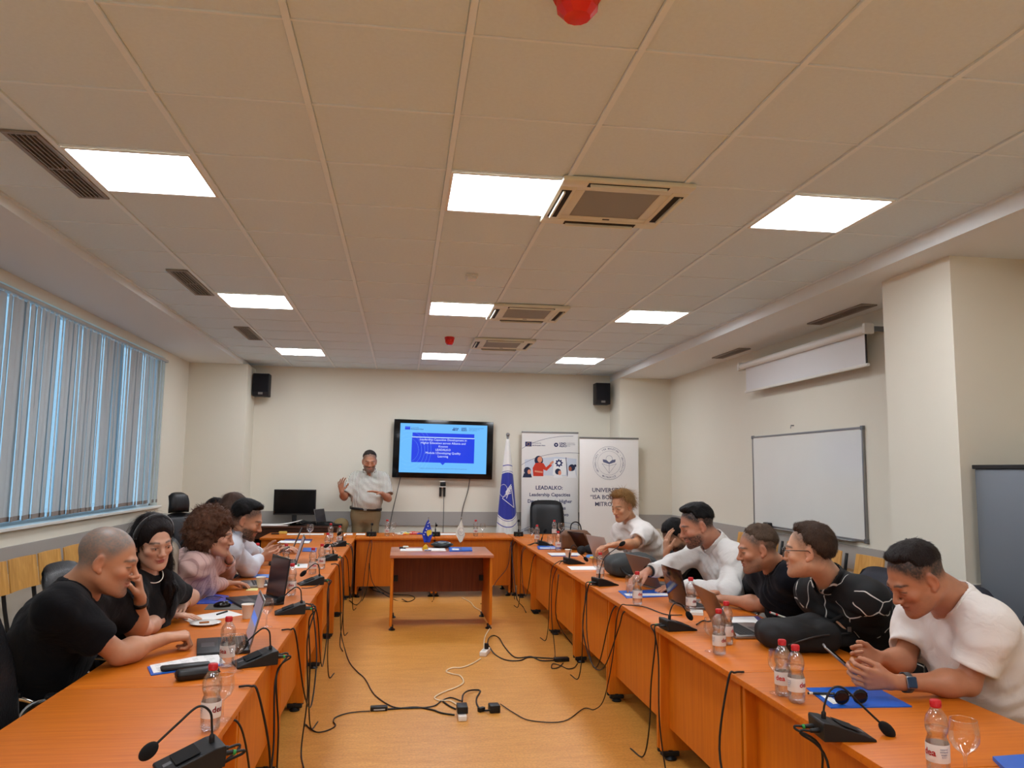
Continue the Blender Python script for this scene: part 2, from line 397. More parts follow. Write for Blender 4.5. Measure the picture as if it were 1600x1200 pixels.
# alarms and smoke detector
def alarm(label, x, y, r=.055):
    t = thing('fire_alarm', label, 'fire alarm', (x, y, CZ), 0, 'red ceiling alarms')
    MB().lathe([(.001, 0), (r, 0), (r, -.02), (r*.92, -.03), (.001, -.03)], 20).obj('mount', REDP, t, True)
    MB().lathe([(.001, -.03), (r*.9, -.03), (r*.85, -.06), (r*.55, -.085), (.001, -.088)], 12).obj('beacon', mat('red_lens', (220, 36, 24), .25), t)
alarm('red fire alarm beacon on the ceiling nearest to the camera, cut by the photo top', .49, 2.18, .075)
alarm('small red fire alarm beacon on the ceiling in front of the farthest middle light', .475, 8.5)
t = thing('smoke_detector', 'small white square detector on the ceiling in front of the middle light', 'detector', (.475, 5.7, CZ))
MB().bbox((-.045, -.045, -.02), (.045, .045, 0), .004).obj('mount', WHITE, t); MB().bbox((-.035, -.05, -.045), (.035, .03, -.02), .008).obj('sensor_head', WHITE, t)

# ------------------------------------------------------------------ window, blinds
wf = thing('window_1', 'long window in the left wall behind vertical blinds', None, (0, 0, 0)); struct(wf)
WFM = mat('window_frame_white', (200, 214, 222), .4)
m = MB(); xf0, xf1 = XL-.14, XL-.08
m.bbox((xf0, WY0, WZ0), (xf1, WY1, WZ0+.03)); m.bbox((xf0, WY0, WZ1-.03), (xf1, WY1, WZ1)); m.bbox((xf0, WY0, WZ0), (xf1, WY0+.06, WZ1)); m.bbox((xf0, WY1-.06, WZ0), (xf1, WY1, WZ1))
m.obj('window_frame', WFM, wf)
for k in range(1, 7):
    y = WY0 + (WY1-WY0)*k/7
    MB().bbox((xf0, y-.04, WZ0+.03), (xf1, y+.04, WZ1-.03)).obj('mullion', WFM, wf)
for k in range(7):
    y0 = WY0 + (WY1-WY0)*k/7+.04; y1 = WY0 + (WY1-WY0)*(k+1)/7-.04
    MB().box((XL-.115, y0, WZ0+.03), (XL-.109, y1, WZ1-.03)).obj('pane', PANE, wf)
MB().bbox((XL-.08, WY0-.03, WZ0-.02), (XL+.05, WY1+.04, WZ0+.005), .004).obj('window_sill', WHITE, wf)
# vertical blinds
def blind_mat():
    m = D.materials.new('blind_fabric'); m.use_nodes = True; t = NT(m); nt = t.t; b = t.b
    b.inputs['Base Color'].default_value = (*srgb((186, 192, 194)), 1); b.inputs['Roughness'].default_value = .9
    tl = t.n('ShaderNodeBsdfTranslucent'); tl.inputs[0].default_value = (*srgb((205, 200, 196)), 1)
    mx = t.n('ShaderNodeMixShader'); mx.inputs[0].default_value = .13
    t.l(b.outputs[0], mx.inputs[1]); t.l(tl.outputs[0], mx.inputs[2]); t.l(mx.outputs[0], nt.nodes['Material Output'].inputs[0]); return m
BL = blind_mat()
bt = thing('vertical_blind', 'grey vertical fabric blinds hanging along the left window', 'blind', (XL+.03, 0, 0))
MB().bbox((-.02, WY0, 2.865), (.025, WY1-.06, 2.895), .004).obj('head_rail', LGREY, bt)
rb = random.Random(3); z0b, z1b = 1.2, 2.85
y = WY0+.08; k = 0; slm = {}
hemM = mat('blind_hem', (140, 128, 120), .8)
while y < WY1-.1:
    w = .0635
    ang = rb.gauss(.15, .085)
    if 8.55 < y < 8.65: y += .03
    if rb.random() < .07: y += .022
    if 9.36 < y < 9.56: y = 9.60
    M = Matrix.Translation((rb.uniform(-.003, .003), y, 0)) @ Matrix.Rotation(ang, 4, 'Z')
    sw = rb.uniform(-.012, .012); mm = MB(); nseg = 6; vs = []; fs = []
    for i in range(nseg+1):
        z = z1b + (z0b-z1b)*i/nseg; off = sw*(i/nseg)
        for u in (-w, -w/3, w/3, w): vs.append(M @ Vector((off + .004*(1-(u/w)**2), u, z)))
    for i in range(nseg):
        for q in range(3): fs.append((i*4+q, i*4+q+1, i*4+q+5, i*4+q+4))
    mm.add(vs, fs); o = mm.obj('slat', BL, bt, 'all')
    h = MB(); h.add([M @ Vector((sw+.0045, u, z)) for z in (z0b-.001, z0b+.035) for u in (-w*.98, w*.98)] + [M @ Vector((sw-.0035, u, z)) for z in (z0b-.001, z0b+.035) for u in (-w*.98, w*.98)], [(0, 1, 3, 2), (4, 6, 7, 5), (0, 4, 5, 1), (2, 3, 7, 6), (0, 2, 6, 4), (1, 5, 7, 3)])
    h.obj('weight', hemM, o)
    MB().box((-.004, y-.006, 2.85), (.004, y+.006, 2.868)).obj('carrier_clip', WHITE, o)
    y += .089; k += 1
# ------------------------------------------------------------------ tables
FOOTM = BLACK
def foot_parts(t, spots):
    for x, y in spots:
        f = MB().lathe([(.001, 0), (.032, 0), (.034, .008), (.02, .02), (.012, .022), (.012, .05), (.001, .05)], 14).obj('foot', FOOTM, t, True, (x, y, 0))
        MB().bbox((-.05, -.014, .018), (.05, .014, .046), .006).obj('foot_bracket', FOOTM, f)
def make_table(w, L, label, loc, rz=0, panel_x=.10, pz0=.17, pm=None, group='conference tables', top=None, ov=.05):
    # inner edge at x = 0, long side along y
    t = thing('conference_table', label, 'table', loc, rz, group)
    MB().bbox((0, -L/2+.001, .722), (w, L/2-.001, .75), .003).obj('table_top', top or TWOOD, t, True)
    for s in (-1, 1):
        MB().bbox((ov, s*(L/2-.010)-.014 - s*.014, .045), (w-.05, s*(L/2-.010)+.014 - s*.014, .722), .002, seg=1).obj('side_panel', TPANEL, t)
    MB().bbox((panel_x, -L/2+.033, pz0), (panel_x+.018, L/2-.033, .722), .002, seg=1).obj('front_panel', pm or TPANEL, t)
    MB().bbox((w-.12, -L/2+.033, .64), (w-.1, L/2-.033, .722), .002, seg=1).obj('rear_rail', TPANEL, t)
    foot_parts(t, [(ov+.055, s*(L/2-.038)) for s in (-1, 1)] + [(w-.12, s*(L/2-.038)) for s in (-1, 1)])
    return t
PITCH = 1.125; YEND = 10.1
seatdesc_r = ['next to the back row corner', 'in front of the woman in white', 'in front of the man hiding his face', 'in front of the man in the white shirt', 'in front of the man in the navy shirt',
              'bearing the large black bag', 'in front of the man in the white shirt using a phone', 'at the near right edge of the photo']
seatdesc_r = ['beside the black armchair at the back, first after the corner', 'bearing the brown handbag', 'bearing the grey sports bag', 'bearing the striped reflecting laptop', 'under the bent mic in front of two laptops',
              'bearing the black backpack and two bottle pairs', 'bearing the blue folder with sunglasses', 'cut by the bottom right photo corner']
seatdesc_l = ['nearest the back row corner, on the window side', 'bearing the thin open dark laptops', 'in front of the bearded man in the pale shirt', 'in front of the woman in the pink blouse', 'in front of the woman with the black headband',
              'in front of the bald man in black', 'bearing the nearest bottle and microphone on the window side', 'cut by the bottom left photo corner']
for k in range(8):
    yc = YEND - PITCH*(k+.5)
    make_table(.75, PITCH-.004, 'orange beech conference table ' + seatdesc_r[k], (1.445, yc, 0))
    make_table(.72, PITCH-.004, 'orange beech conference table ' + seatdesc_l[k], (-.572, yc, 0), PI)
YR = 10.12
for x0, x1, lb in ((-1.74, -.575, 'orange beech table end of the back row in front of the dark monitor desk'), (-.57, .43, 'orange beech back row table in front of the standing man'),
                   (.435, 1.435, 'orange beech back row table below the television right half'), (1.445, 2.19, 'orange beech corner table in front of the black armchair')):
    make_table(.58 if 'corner' in lb else .80, x1-x0, lb, ((x0+x1)/2, YR, 0), PI/2, panel_x=.05, pz0=.14, ov=.06)
# centre table, open side to the camera
REFLW = wood('beech_reflection_tint', (178, 108, 76), (200, 130, 98), .3, (22, 1.2, 22), 2.5, coat=.2)  # beech top with its pale pinkish reflection painted into the wood colour
t = make_table(.86, 1.06, 'low square beech table standing alone in the middle of the aisle', (.425, 8.08, 0), PI/2, panel_x=.70, pz0=.28, pm=TSHADE, top=REFLW, group=None, ov=.02)
for s in (-1, 1):
    for z in (.4, .66):
        MB().bbox((.66, s*.47-.025, z), (.70, s*.47+.025, z+.06), .004).obj('corner_bracket', BLACK, t)

# ------------------------------------------------------------------ chairs
def cushion(mb, w, d, h, M, crown=.02, n=8):
    # a padded slab with crowned faces: w along x, d along y, h thickness z
    vs = []; N = n
    for side in (0, 1):
        for i in range(N+1):
            for j in range(N+1):
                u = -1+2*i/N; v = -1+2*j/N
                k = (1-abs(u)**6)*(1-abs(v)**6)
                rr = 1-.05*(u*u*v*v)
                z = (h/2 + crown*(1-u*u)*(1-v*v))*(k**.5 if k > 0 else 0)
                vs.append(M @ Vector((u*w/2*rr, v*d/2*rr, z if side else -z)))
    fs = []
    o = (N+1)**2
    for i in range(N):
        for j in range(N):
            a = i*(N+1)+j
            fs.append((a, a+1, a+N+2, a+N+1)); fs.append((o+a, o+a+N+1, o+a+N+2, o+a+1))
    return mb.add(vs, fs)
def back_shell(w0, w1, z0, z1, th, curve, lean, n=9, wrap=.06):
    # curved padded backrest, facing +x, standing from z0 to z1
    mb = MB(); vs = []; N = n
    for side in (0, 1):
        for i in range(N+1):
            for j in range(N+1):
                u = -1+2*i/N; q = j/N; v = 2*q-1
                w = (w0+(w1-w0)*q)*.5*(1-.10*max(0, v)**6*1.0)
                e = math.sqrt(max(0, (1-abs(u)**7)*(1-abs(v)**8)))
                x = -lean*q + curve*math.sin(q*PI)*.8 + wrap*u*u*.6 + (1 if side else -1)*th/2*e
                zz = z0+(z1-z0)*q - .035*abs(u)**4*max(0, v)
                vs.append(Vector((x, u*w, zz)))
    fs = []; o = (N+1)**2
    for i in range(N):
        for j in range(N):
            a = i*(N+1)+j; fs.append((a, a+1, a+N+2, a+N+1)); fs.append((o+a, o+a+N+1, o+a+N+2, o+a+1))
    return mb.add(vs, fs)
def make_chair(label, m, loc, rz=0, head=False, top=1.08, arms=True, group='dark office chairs around the tables'):
    t = thing('office_chair', label, 'chair', loc, rz, group)
    cushion(MB(), .48, .5, .07, Matrix.Translation((.02, 0, .45)), .02).obj('seat', m, t, 'all')
    b = back_shell(.46, .44, .47, top, .06, .04, .12).obj('backrest', m, t, 'all'); b.location = (-.22, 0, 0)
    if head:
        h = back_shell(.30, .28, top+.0, top+.22, .09, .02, .02, 7, .03).obj('headrest', m, t, 'all'); h.location = (-.34, 0, 0)
    c = MB().cyl((0, 0, .1), (0, 0, .41), .028, .028, 12); c.bbox((-.1, -.09, .385), (.1, .09, .415), .01); c.obj('column', BLACK, t, True)
    for k in range(5):
        a = k*2*PI/5+.3; dx, dy = math.cos(a), math.sin(a)
        l = MB().tube([(dx*.03, dy*.03, .12), (dx*.16, dy*.16, .10), (dx*.29, dy*.29, .075)], [.026, .022, .015], 8).obj('leg', CHROME, t, 'all')
        MB().cyl((dx*.29-dy*.02, dy*.29+dx*.02, .028), (dx*.29+dy*.02, dy*.29-dx*.02, .028), .028, n=12).obj('caster', BLACK, l)
    if arms:
        for s in (-1, 1):
            p = catmull([(-.2, s*.24, .44), (-.21, s*.275, .58), (-.14, s*.285, .66), (.1, s*.285, .665), (.2, s*.28, .60), (.17, s*.25, .43)], 6)
            am = MB().tube(p, .012, 8).obj('armrest', CHROME, t, 'all')
            MB().bbox((-.12, s*.285-.022, .67), (.12, s*.285+.022, .692), .01).obj('arm_pad', m, am, True)
    return t
GL, GR = 'black leather chairs on the window side', 'dark navy chairs on the whiteboard side'
ch = make_chair('empty black leather chair pushed in at the near left, arms under the table edge', LEATH, (-1.27, 3.24, 0), .1, top=1.10, group=GL)
dup(ch, (-1.66, 3.84, 0), 0.05, 'black leather chair that the bald man in black sits on')
dup(ch, (-1.50, 4.52, 0), -.1, 'black leather chair behind the woman with the black headband')
jk = dup(ch, (-1.20, 5.15, 0), .2, 'black leather chair with a beige jacket over its back, beyond the headband woman')
dup(ch, (-1.62, 5.75, 0), .1, 'black leather chair behind the woman in the pink blouse')
dup(ch, (-1.37, 6.13, 0), .1, 'black leather chair showing its rounded top between the pink blouse and the tall chair')
dup(ch, (-1.75, 7.1, 0), 0, 'black leather chair of the bearded man in the pale shirt')
dup(ch, (-1.75, 8.1, 0), 0, 'black leather chair of the person with long brown hair')
make_chair('tall black high back chair with headrest standing empty beneath the window corner', LEATH, (-2.12, 8.8, 0), -.5, True, 1.12, group=GL)
ch2 = make_chair('dark navy chair behind the man in the white shirt using his phone', NAVYF, (2.79, 3.24, 0), PI+.2, top=1.02, group=GR)
dup(ch2, (2.80, 3.98, 0), PI+.1, 'dark navy chair showing between the phone user and the black patterned shirt')
dup(ch2, (2.78, 4.75, 0), PI, 'dark navy chair of the man in the navy shirt')
dup(ch2, (2.70, 5.62, 0), PI, 'dark navy chair behind the man in the long sleeved white shirt')
dup(ch2, (2.62, 6.95, 0), PI+.3, 'dark navy chair leaning behind the man hiding his face')
dup(ch2, (2.62, 8.0, 0), PI-.2, 'dark chair behind the short haired woman in white')
make_chair('black leather executive armchair standing empty in front of the printed banner', LEATH, (2.09, 10.96, 0), -PI/2, False, 1.17, group=None).scale = (1.0, 1.12, 1.02)

# plywood chairs along both walls
def ply_chair(label, loc, rz, group):
    t = thing('plywood_chair', label, 'chair', loc, rz, group)
    # faces +x
    back = MB(); vs = []; N = 6
    for side in (0, 1):
        for i in range(N+1):
            u = -1+2*i/N
            for q in (0, .5, 1):
                x = -.20 - .035*q + .02*u*u + (.005 if side else -.005)
                vs.append((x, u*.195*(1-.04*q*abs(u)**8), .77+.215*q))
    o = (N+1)*3; fs = []
    for i in range(N):
        for q in range(2):
            a = i*3+q; fs.append((a, a+1, a+4, a+3)); fs.append((o+a, o+a+3, o+a+4, o+a+1))
        fs += [(i*3, i*3+3, o+i*3+3, o+i*3), (i*3+2, o+i*3+2, o+i*3+5, i*3+5)]
    fs += [(0, o, o+1, 1), (1, o+1, o+2, 2), (N*3, N*3+1, o+N*3+1, o+N*3), (N*3+1, N*3+2, o+N*3+2, o+N*3+1)]
    back.add(vs, fs).obj('backrest', PLY, t, True)
    MB().bbox((-.19, -.2, .445), (.2, .2, .46), .006).obj('seat', PLY, t, True)
    for s in (-1, 1):
        MB().tube(catmull([(.17, s*.2, 0), (.12, s*.2, .43), (-.12, s*.205, .44), (-.19, s*.205, .6), (-.25, s*.2, .97)], 5), .013, 8).obj('frame', BLACK, t, 'all')
        MB().tube([(-.12, s*.2, .44), (-.22, s*.2, 0)], .012, 8).obj('leg', BLACK, t, 'all')
    MB().tube([(.12, -.2, .42), (.12, .2, .42)], .01, 8).obj('stretcher', BLACK, t, 'all')
    return t
PG = 'plywood chairs along the window wall'
ys = [5.02, 5.44, 5.86, 6.28, 6.70, 7.12, 7.54]
lbs = ['wood chair below the window, hidden mostly by the bald man', 'light plywood chair cut by the left photo edge below the window', 'second plywood chair from the left photo edge below the window',
       'plywood chair below the window, third in from the photo edge', 'plywood chair below the window, next to the bald head', 'plywood chair below the window partly behind the bald head', 'plywood chair below the window behind the headband woman']
pc = ply_chair(lbs[0], (-2.37, ys[0], 0), 0, PG)
for y, l in zip(ys[1:], lbs[1:]): dup(pc, (-2.37, y, 0), random.uniform(-.04, .04), l)
PG2 = 'plywood chairs below the whiteboard'
ys = [5.72, 6.3, 6.85, 7.4, 7.95]
lbs = ['yellowish plywood chair beside the pillar behind the patterned shirt', 'plywood chair below the whiteboard, right behind the glasses wearer', 'plywood chair below the whiteboard between glasses wearer and navy shirt',
       'plywood chair below the whiteboard behind the navy shirt', 'plywood chair below the whiteboard behind the long sleeved white shirt']
for y, l in zip(ys, lbs): dup(pc, (3.42, y, 0), PI+random.uniform(-.04, .04), l, PG2)

# ------------------------------------------------------------------ right wall things
t = thing('whiteboard', 'large whiteboard with thin aluminium frame on the right wall', 'whiteboard', (XR, 7.15, 1.54))
WBM = mat('whiteboard_surface', (222, 222, 216), .18, noise=.03, nscale=2)
MB().box((-.018, -1.04, -.475), (-.004, 1.04, .475)).obj('writing_surface', WBM, t)
for a, b in (((-.024, -1.055, .465), (0, 1.055, .485)), ((-.024, -1.055, -.485), (0, 1.055, -.465)), ((-.024, -1.055, -.465), (0, -1.035, .465)), ((-.024, 1.035, -.465), (0, 1.055, .465))):
    MB().bbox(a, b, .003).obj('frame', STEEL, t)
for y in (-1.045, 1.045):
    for z in (-.475, .475): MB().bbox((-.028, y-.018, z-.018), (0, y+.018, z+.018), .004).obj('corner_cap', GREYM, t)
MB().bbox((-.07, -.9, -.492), (-.02, .9, -.482), .003).obj('pen_tray', STEEL, t)
er = MB().bbox((-.025, -.06, 0), (.025, .06, .045), .008).obj('board_eraser', BLACK); er.location = (XR-.045, 7.83, 1.06); tag(er, 'small black eraser on the whiteboard tray', 'eraser')
# projection screen
t = thing('projection_screen', 'white roller projection screen hanging high above the whiteboard', 'projection screen', (3.715, 6.95, 0))
MB().tube([(0, -1.19, 2.80), (0, 1.19, 2.80)], .034, 14).obj('roller_case', WHITE, t, True)
for y in (-1.2, 1.2):
    b = MB().bbox((-.045, y-.02, 2.755), (.045, y+.02, 2.845), .012).obj('end_cap', WHITE, t, True)
    MB().bbox((.03, y-.012, 2.78), (.15, y+.012, 2.82), .003).obj('wall_bracket', GREYM, b)
MB().box((.022, -1.13, 2.52), (.026, 1.13, 2.79)).obj('screen_cloth', mat('screen_cloth', (222, 222, 222), .7), t)
MB().box((.0215, -1.135, 2.52), (.0265, -1.115, 2.785)).obj('edge_band', BLACKG, t)
MB().bbox((.010, -1.15, 2.50), (.038, 1.15, 2.525), .005).obj('bottom_bar', WHITE, t, True)
h = MB().cyl((0, 0, 0), (-.03, 0, 0), .006, n=8); h.tube([(-.03, 0, 0), (-.035, 0, -.03)], .004).obj('wall_hook', STEEL)
hk = D.objects['wall_hook']; hk.location = (XR, 7.3, 2.1); tag(hk, 'tiny metal hook on the wall above the whiteboard', 'hook')
# metal cabinet at the right edge
t = thing('metal_cabinet', 'grey metal cabinet with black top edge at the right photo edge', 'cabinet', (3.64, 3.98, 0))
CABM = mat('cabinet_grey', (112, 118, 126), .4, .3)
MB().bbox((-.265, -.24, .03), (.22, .24, 1.66), .006).obj('body', CABM, t, True)
MB().bbox((-.275, -.25, 1.66), (.225, .25, 1.685), .004).obj('top_edge', BLACK, t)
MB().bbox((-.262, -.252, .06), (-.022, -.241, 1.64), .003).obj('door', CABM, t); MB().bbox((-.018, -.252, .06), (.218, -.241, 1.64), .003).obj('door', CABM, t)
MB().bbox((-.26, -.23, 0), (.21, .23, .03), .004).obj('plinth', BLACK, t)
text('FE', .045, mat('marker_ink', (30, 32, 40), .6), 'marker_writing', t, Matrix.Translation((-.215, -.2525, 1.59)) @ Matrix.Rotation(PI/2, 4, 'X'))

# ------------------------------------------------------------------ back wall: television
YW = YB
def emis(name, c, s=.44):
    return mat(name, (0, 0, 0), .3, emit=c, es=s)
SCRB = emis('screen_sky_blue', (104, 186, 250)); SCRD = emis('screen_royal_blue', (6, 56, 226)); SCRW = emis('screen_white', (225, 238, 255)); SCRN = emis('screen_navy', (18, 40, 120)); SCRL = emis('screen_pale', (140, 205, 252))
t = thing('television', 'wall mounted television showing a blue presentation slide', 'television', (.578, YW-.09, 1.912), 0)
t.rotation_euler = (0, .012, 0)
fb = MB(); W2, H2 = .725, .42
fb.bbox((-W2, -.02, -H2), (W2, .04, H2), .008); fb.obj('housing', BLACKG, t, True)
MB().bbox((-.2, .04, -.2), (.2, .088, .2), .004).obj('wall_mount', BLACK, t)
sx, sz, so = .632, .354, .0
scr = MB().box((-sx, -.0225, -sz+.01), (sx, -.0195, sz+.01)).obj('screen', SCRB, t)
def plate(parent, name, m, x0, x1, z0, z1, y=-.0236, poly=None):
    mb = MB()
    if poly: mb.prism(poly, y, y+.0008)
    else: mb.box((x0, y, z0), (x1, y+.0008, z1))
    return mb.obj(name, m, parent)
plate(t, 'slide_box', SCRD, -.46, .45, -.195, .165); plate(t, 'slide_box', SCRD, -.455, .445, .175, .232)
plate(t, 'slide_pointer', SCRD, 0, 0, 0, 0, poly=[(-.04, -.196), (.03, -.196), (-.005, -.228)])
plate(t, 'slide_rule', SCRW, -.46, .45, .163, .171, -.0240)
plate(t, 'slide_flag', SCRD, -.565, -.49, .272, .318)
TX = Matrix.Rotation(PI/2, 4, 'X')
def tx(parent, s, size, m, x, z, y=-.0245, align='CENTER', bold=0, name='lettering'):
    return text(s, size, m, name, parent, Matrix.Translation((x, y, z)) @ TX, align, bold)
for i, s in enumerate(['Leadership Capacities Development in', 'Higher Education across Albania and', 'Kosovo', 'LEADALKO', 'Module I.Developing Quality', 'Learning']):
    tx(t, s, .044, SCRW, -.005, .122-.048*i)
tx(t, 'Co-funded by', .020, SCRN, -.48, .300, align='LEFT'); tx(t, 'the European Union', .022, SCRN, -.48, .277, align='LEFT', bold=.0006)
for i, (dx, dz) in enumerate(((0, 0), (.028, .0), (.056, 0), (.014, .022), (.042, .022), (.014, -.0), (.07, .02))):
    plate(t, 'slide_logo', SCRN, 0, 0, 0, 0, poly=[(.13+dx+.012*math.cos(a*PI/3), .287+dz+.010*math.sin(a*PI/3)) for a in range(6)])
tx(t, 'LEAD', .032, SCRN, .25, .302, align='LEFT', bold=.0012); tx(t, 'ALKO', .032, SCRN, .25, .275, align='LEFT', bold=.0012)
for i, s in enumerate(['Leadership Capacities Development', 'in Higher Education across', 'Albania and Kosovo']): tx(t, s, .015, SCRB2 if False else SCRN, .36, .315-.018*i, align='LEFT')
for k in range(5):       # faint rings on the slide
    r = .14+.045*k; mb = MB()
    for cx in (-.50,):
        pts = [(cx+r*math.cos(a*PI/16), -.0231, -.02+r*1.2*math.sin(a*PI/16)) for a in range(-16, 17)]
        pts = [p for p in pts if abs(p[0]) < .62 and abs(p[2]) < .33]
        if len(pts) > 2: mb.tube(pts, .0012, 4)
    if mb.v: mb.obj('slide_ring', SCRL, t)
tx(t, 'Co-funded by the European Union. Views and opinions expressed are however those of the author(s) only', .016, SCRN, 0, -.285)
# webcam on a bracket below the television
t = thing('webcam', 'black webcam on a white bracket on the wall below the television', 'camera', (.58, YW, 1.33))
MB().bbox((-.035, -.09, .05), (.045, -.02, .11), .012).obj('camera_head', BLACK, t, True); MB().cyl((-.005, -.095, .08), (-.005, -.088, .08), .018, n=14).obj('lens', BLACKG, t)
MB().bbox((-.05, -.10, .035), (.05, -.0, .045), .003).obj('bracket_arm', WHITE, t); MB().bbox((-.045, -.03, -.10), (-.012, -.002, .035), .003).obj('bracket_leg', BLACK, t); MB().bbox((.012, -.03, -.10), (.045, -.002, .035), .003).obj('bracket_leg', BLACK, t)
MB().bbox((-.045, -.085, .11), (.03, -.03, .125), .004).obj('top_cover', WHITE, t)
CABL = mat('cable_black', (18, 18, 18), .5); CABW = mat('cable_white', (225, 205, 170), .5); CABG = mat('cable_grey', (90, 88, 84), .5)
def cable(label, pts, r=.004, m=None, cat='cable', name='cable', n=6, group=None, k=6):
    o = MB().tube(catmull(pts, k), r, n).obj(name, m or CABL, None, 'all'); tag(o, label, cat, group); return o
cable('thin grey cable hanging slantwise from the television left end', [(-.03, YW-.02, 1.50), (-.08, YW-.015, 1.25), (-.14, YW-.02, .95), (-.17, YW-.03, .7)], .006, CABG)
cable('thin grey cable hanging straight below the webcam', [(.60, YW-.03, 1.23), (.605, YW-.02, 1.0), (.60, YW-.025, .6), (.6, YW-.02, .1)], .005, CABG)
cable('thin grey cable hanging slantwise from the television right end', [(.98, YW-.02, 1.50), (.95, YW-.015, 1.3), (.88, YW-.02, 1.05), (.84, YW-.03, .7)], .006, CABG)
# loudspeakers
for x, lb, s in ((-2.0, 'black loudspeaker high on the back wall at the left pier', 1), (2.92, 'black loudspeaker high on the back wall at the right pier', -1)):
    t = thing('loudspeaker', lb, 'loudspeaker', (x, YW-.20, 2.77), 0, 'black wall loudspeakers')
    MB().bbox((-.11, -.09, -.16), (.11, .1, .16), .008).obj('cabinet', mat('speaker_black', (10, 10, 16), .6), t, True)
    MB().bbox((-.1, -.097, -.1), (.1, -.088, .15), .006).obj('grille', mat('speaker_cloth', (16, 16, 22), .9, bump=.5, bscale=800), t, True)
    MB().box((-.03, -.0975, -.135), (.03, -.09, -.105)).obj('badge', STEEL, t); MB().bbox((-.02, .1, -.03), (.02, .2, .03), .004).obj('bracket', BLACK, t)

# ------------------------------------------------------------------ banners
INK = mat('banner_ink', (34, 44, 96), .7); INKL = mat('banner_ink_light', (120, 132, 170), .7); BANM = mat('banner_vinyl', (232, 230, 226), .6); GREYI = mat('grey_ink', (96, 100, 128), .7)
def banner(label, x0, x1, y, ztop, case=True):
    t = thing('roll_up_banner', label, 'banner', ((x0+x1)/2, y, 0)); w = (x1-x0)/2
    sh = MB().box((-w, 0, .08), (w, .002, ztop)).obj('banner_sheet', BANM, t)
    MB().bbox((-w-.005, -.008, ztop-.005), (w+.005, .012, ztop+.02), .004).obj('top_rail', STEEL, t); MB().bbox((-w-.02, -.06, 0), (w+.02, .10, .09), .02).obj('base_cassette', STEEL, t, True)
    MB().tube([(0, .05, .05), (0, .01, ztop)], .008).obj('support_pole', STEEL, t)
    return t, w
t, w = banner('roll up banner with a drawing of people and LEADALKO lettering behind the armchair', 1.735, 2.585, 11.36, 2.18)
def bp(name, m, poly, y=-.0010): return MB().prism(poly, y, y+.0006).obj(name, m, t)
def arc(cx, cz, rx, rz_, a0, a1, r=.003, m=INK, y=-.0008):
    p = [(cx+rx*math.cos(a0+(a1-a0)*i/24), y, cz+rz_*math.sin(a0+(a1-a0)*i/24)) for i in range(25)]; return MB().tube(p, r, 4).obj('printed_arc', m, t)
arc(.35, 1.60, 1.0, .54, PI*.5, PI*.78); arc(.30, 1.43, .9, .46, PI*.5, PI*.80); arc(.30, 1.43, .9, .46, PI*.38, PI*.5)
bp('printed_flag', INK, [(-.375, 1.975), (-.28, 1.975), (-.28, 2.045), (-.375, 2.045)])
for k in range(12):
    a = k*PI/6; MB().box((-.3275+.024*math.cos(a)-.003, -.0018, 2.01+.024*math.sin(a)-.003), (-.3275+.024*math.cos(a)+.003, -.001, 2.01+.024*math.sin(a)+.003)).obj('printed_star', YEL, t)
tx(t, 'Co-funded by', .024, INK, -.27, 2.018, -.0015, 'LEFT'); tx(t, 'the European Union', .024, INK, -.27, 1.985, -.0015, 'LEFT', .0006)
for k in range(8):
    a = k*PI/4+PI/8; bp('printed_logo', INK, [(.09+.022*math.cos(a)+.013*math.cos(q*PI/3), 2.005+.022*math.sin(a)+.011*math.sin(q*PI/3)) for q in range(6)])
tx(t, 'LEAD', .042, INK, .14, 2.012, -.0015, 'LEFT', .0015); tx(t, 'ALKO', .042, INK, .14, 1.975, -.0015, 'LEFT', .0015)
for i, s in enumerate(['Leadership Capacities', 'Development in Higher', 'Education']): tx(t, s, .014, INK, .25, 2.03-.022*i, -.0015, 'LEFT')
# printed drawing: teacher and three listeners
SKP = mat('print_skin', (226, 150, 120), .7); REDI = mat('print_red', (206, 58, 36), .7); HAIRI = mat('print_hair', (30, 40, 70), .7); MISTI = mat('print_mist', (206, 214, 226), .7); WHI = mat('print_white', (240, 240, 240), .7)
def E(cx, cz, rx, rz_, n=16, a0=0, a1=2*PI): return [(cx+rx*math.cos(a0+(a1-a0)*i/n), cz+rz_*math.sin(a0+(a1-a0)*i/n)) for i in range(n)]
def drw(name, m, poly, lay): return bp(name, m, poly, -.0009-.0006*lay)
drw('printed_mist', MISTI, [(-.38, 1.55), (.40, 1.55), (.40, 1.80), (.1, 1.83), (-.38, 1.78)], 0)
drw('printed_hair', HAIRI, E(-.17, 1.77, .065, .07), 1); drw('printed_body', REDI, [(-.25, 1.54), (-.10, 1.54), (-.10, 1.64), (-.05, 1.62), (.03, 1.70), (.01, 1.73), (-.06, 1.67), (-.10, 1.73), (-.15, 1.74), (-.22, 1.73), (-.26, 1.66)], 2)
drw('printed_face', SKP, E(-.155, 1.785, .036, .045), 3); drw('printed_arm', SKP, [(.01, 1.70), (.06, 1.75), (.04, 1.77), (-.005, 1.735)], 3); drw('printed_arm', SKP, [(-.23, 1.60), (-.11, 1.585), (-.11, 1.61), (-.23, 1.625)], 3)
drw('printed_board', WHI, [(.04, 1.56), (.24, 1.56), (.26, 1.80), (.06, 1.80)], 1); drw('printed_easel', HAIRI, [(.26, 1.54), (.27, 1.54), (.245, 1.82), (.235, 1.82)], 2)
gear = [((.06 if k % 4 < 2 else .044)*math.cos(k*PI/16)+.135, (.06 if k % 4 < 2 else .044)*math.sin(k*PI/16)+1.735) for k in range(32)]
drw('printed_gear', INK, gear, 3); drw('printed_gear_hole', WHI, E(.135, 1.735, .024, .024), 4)
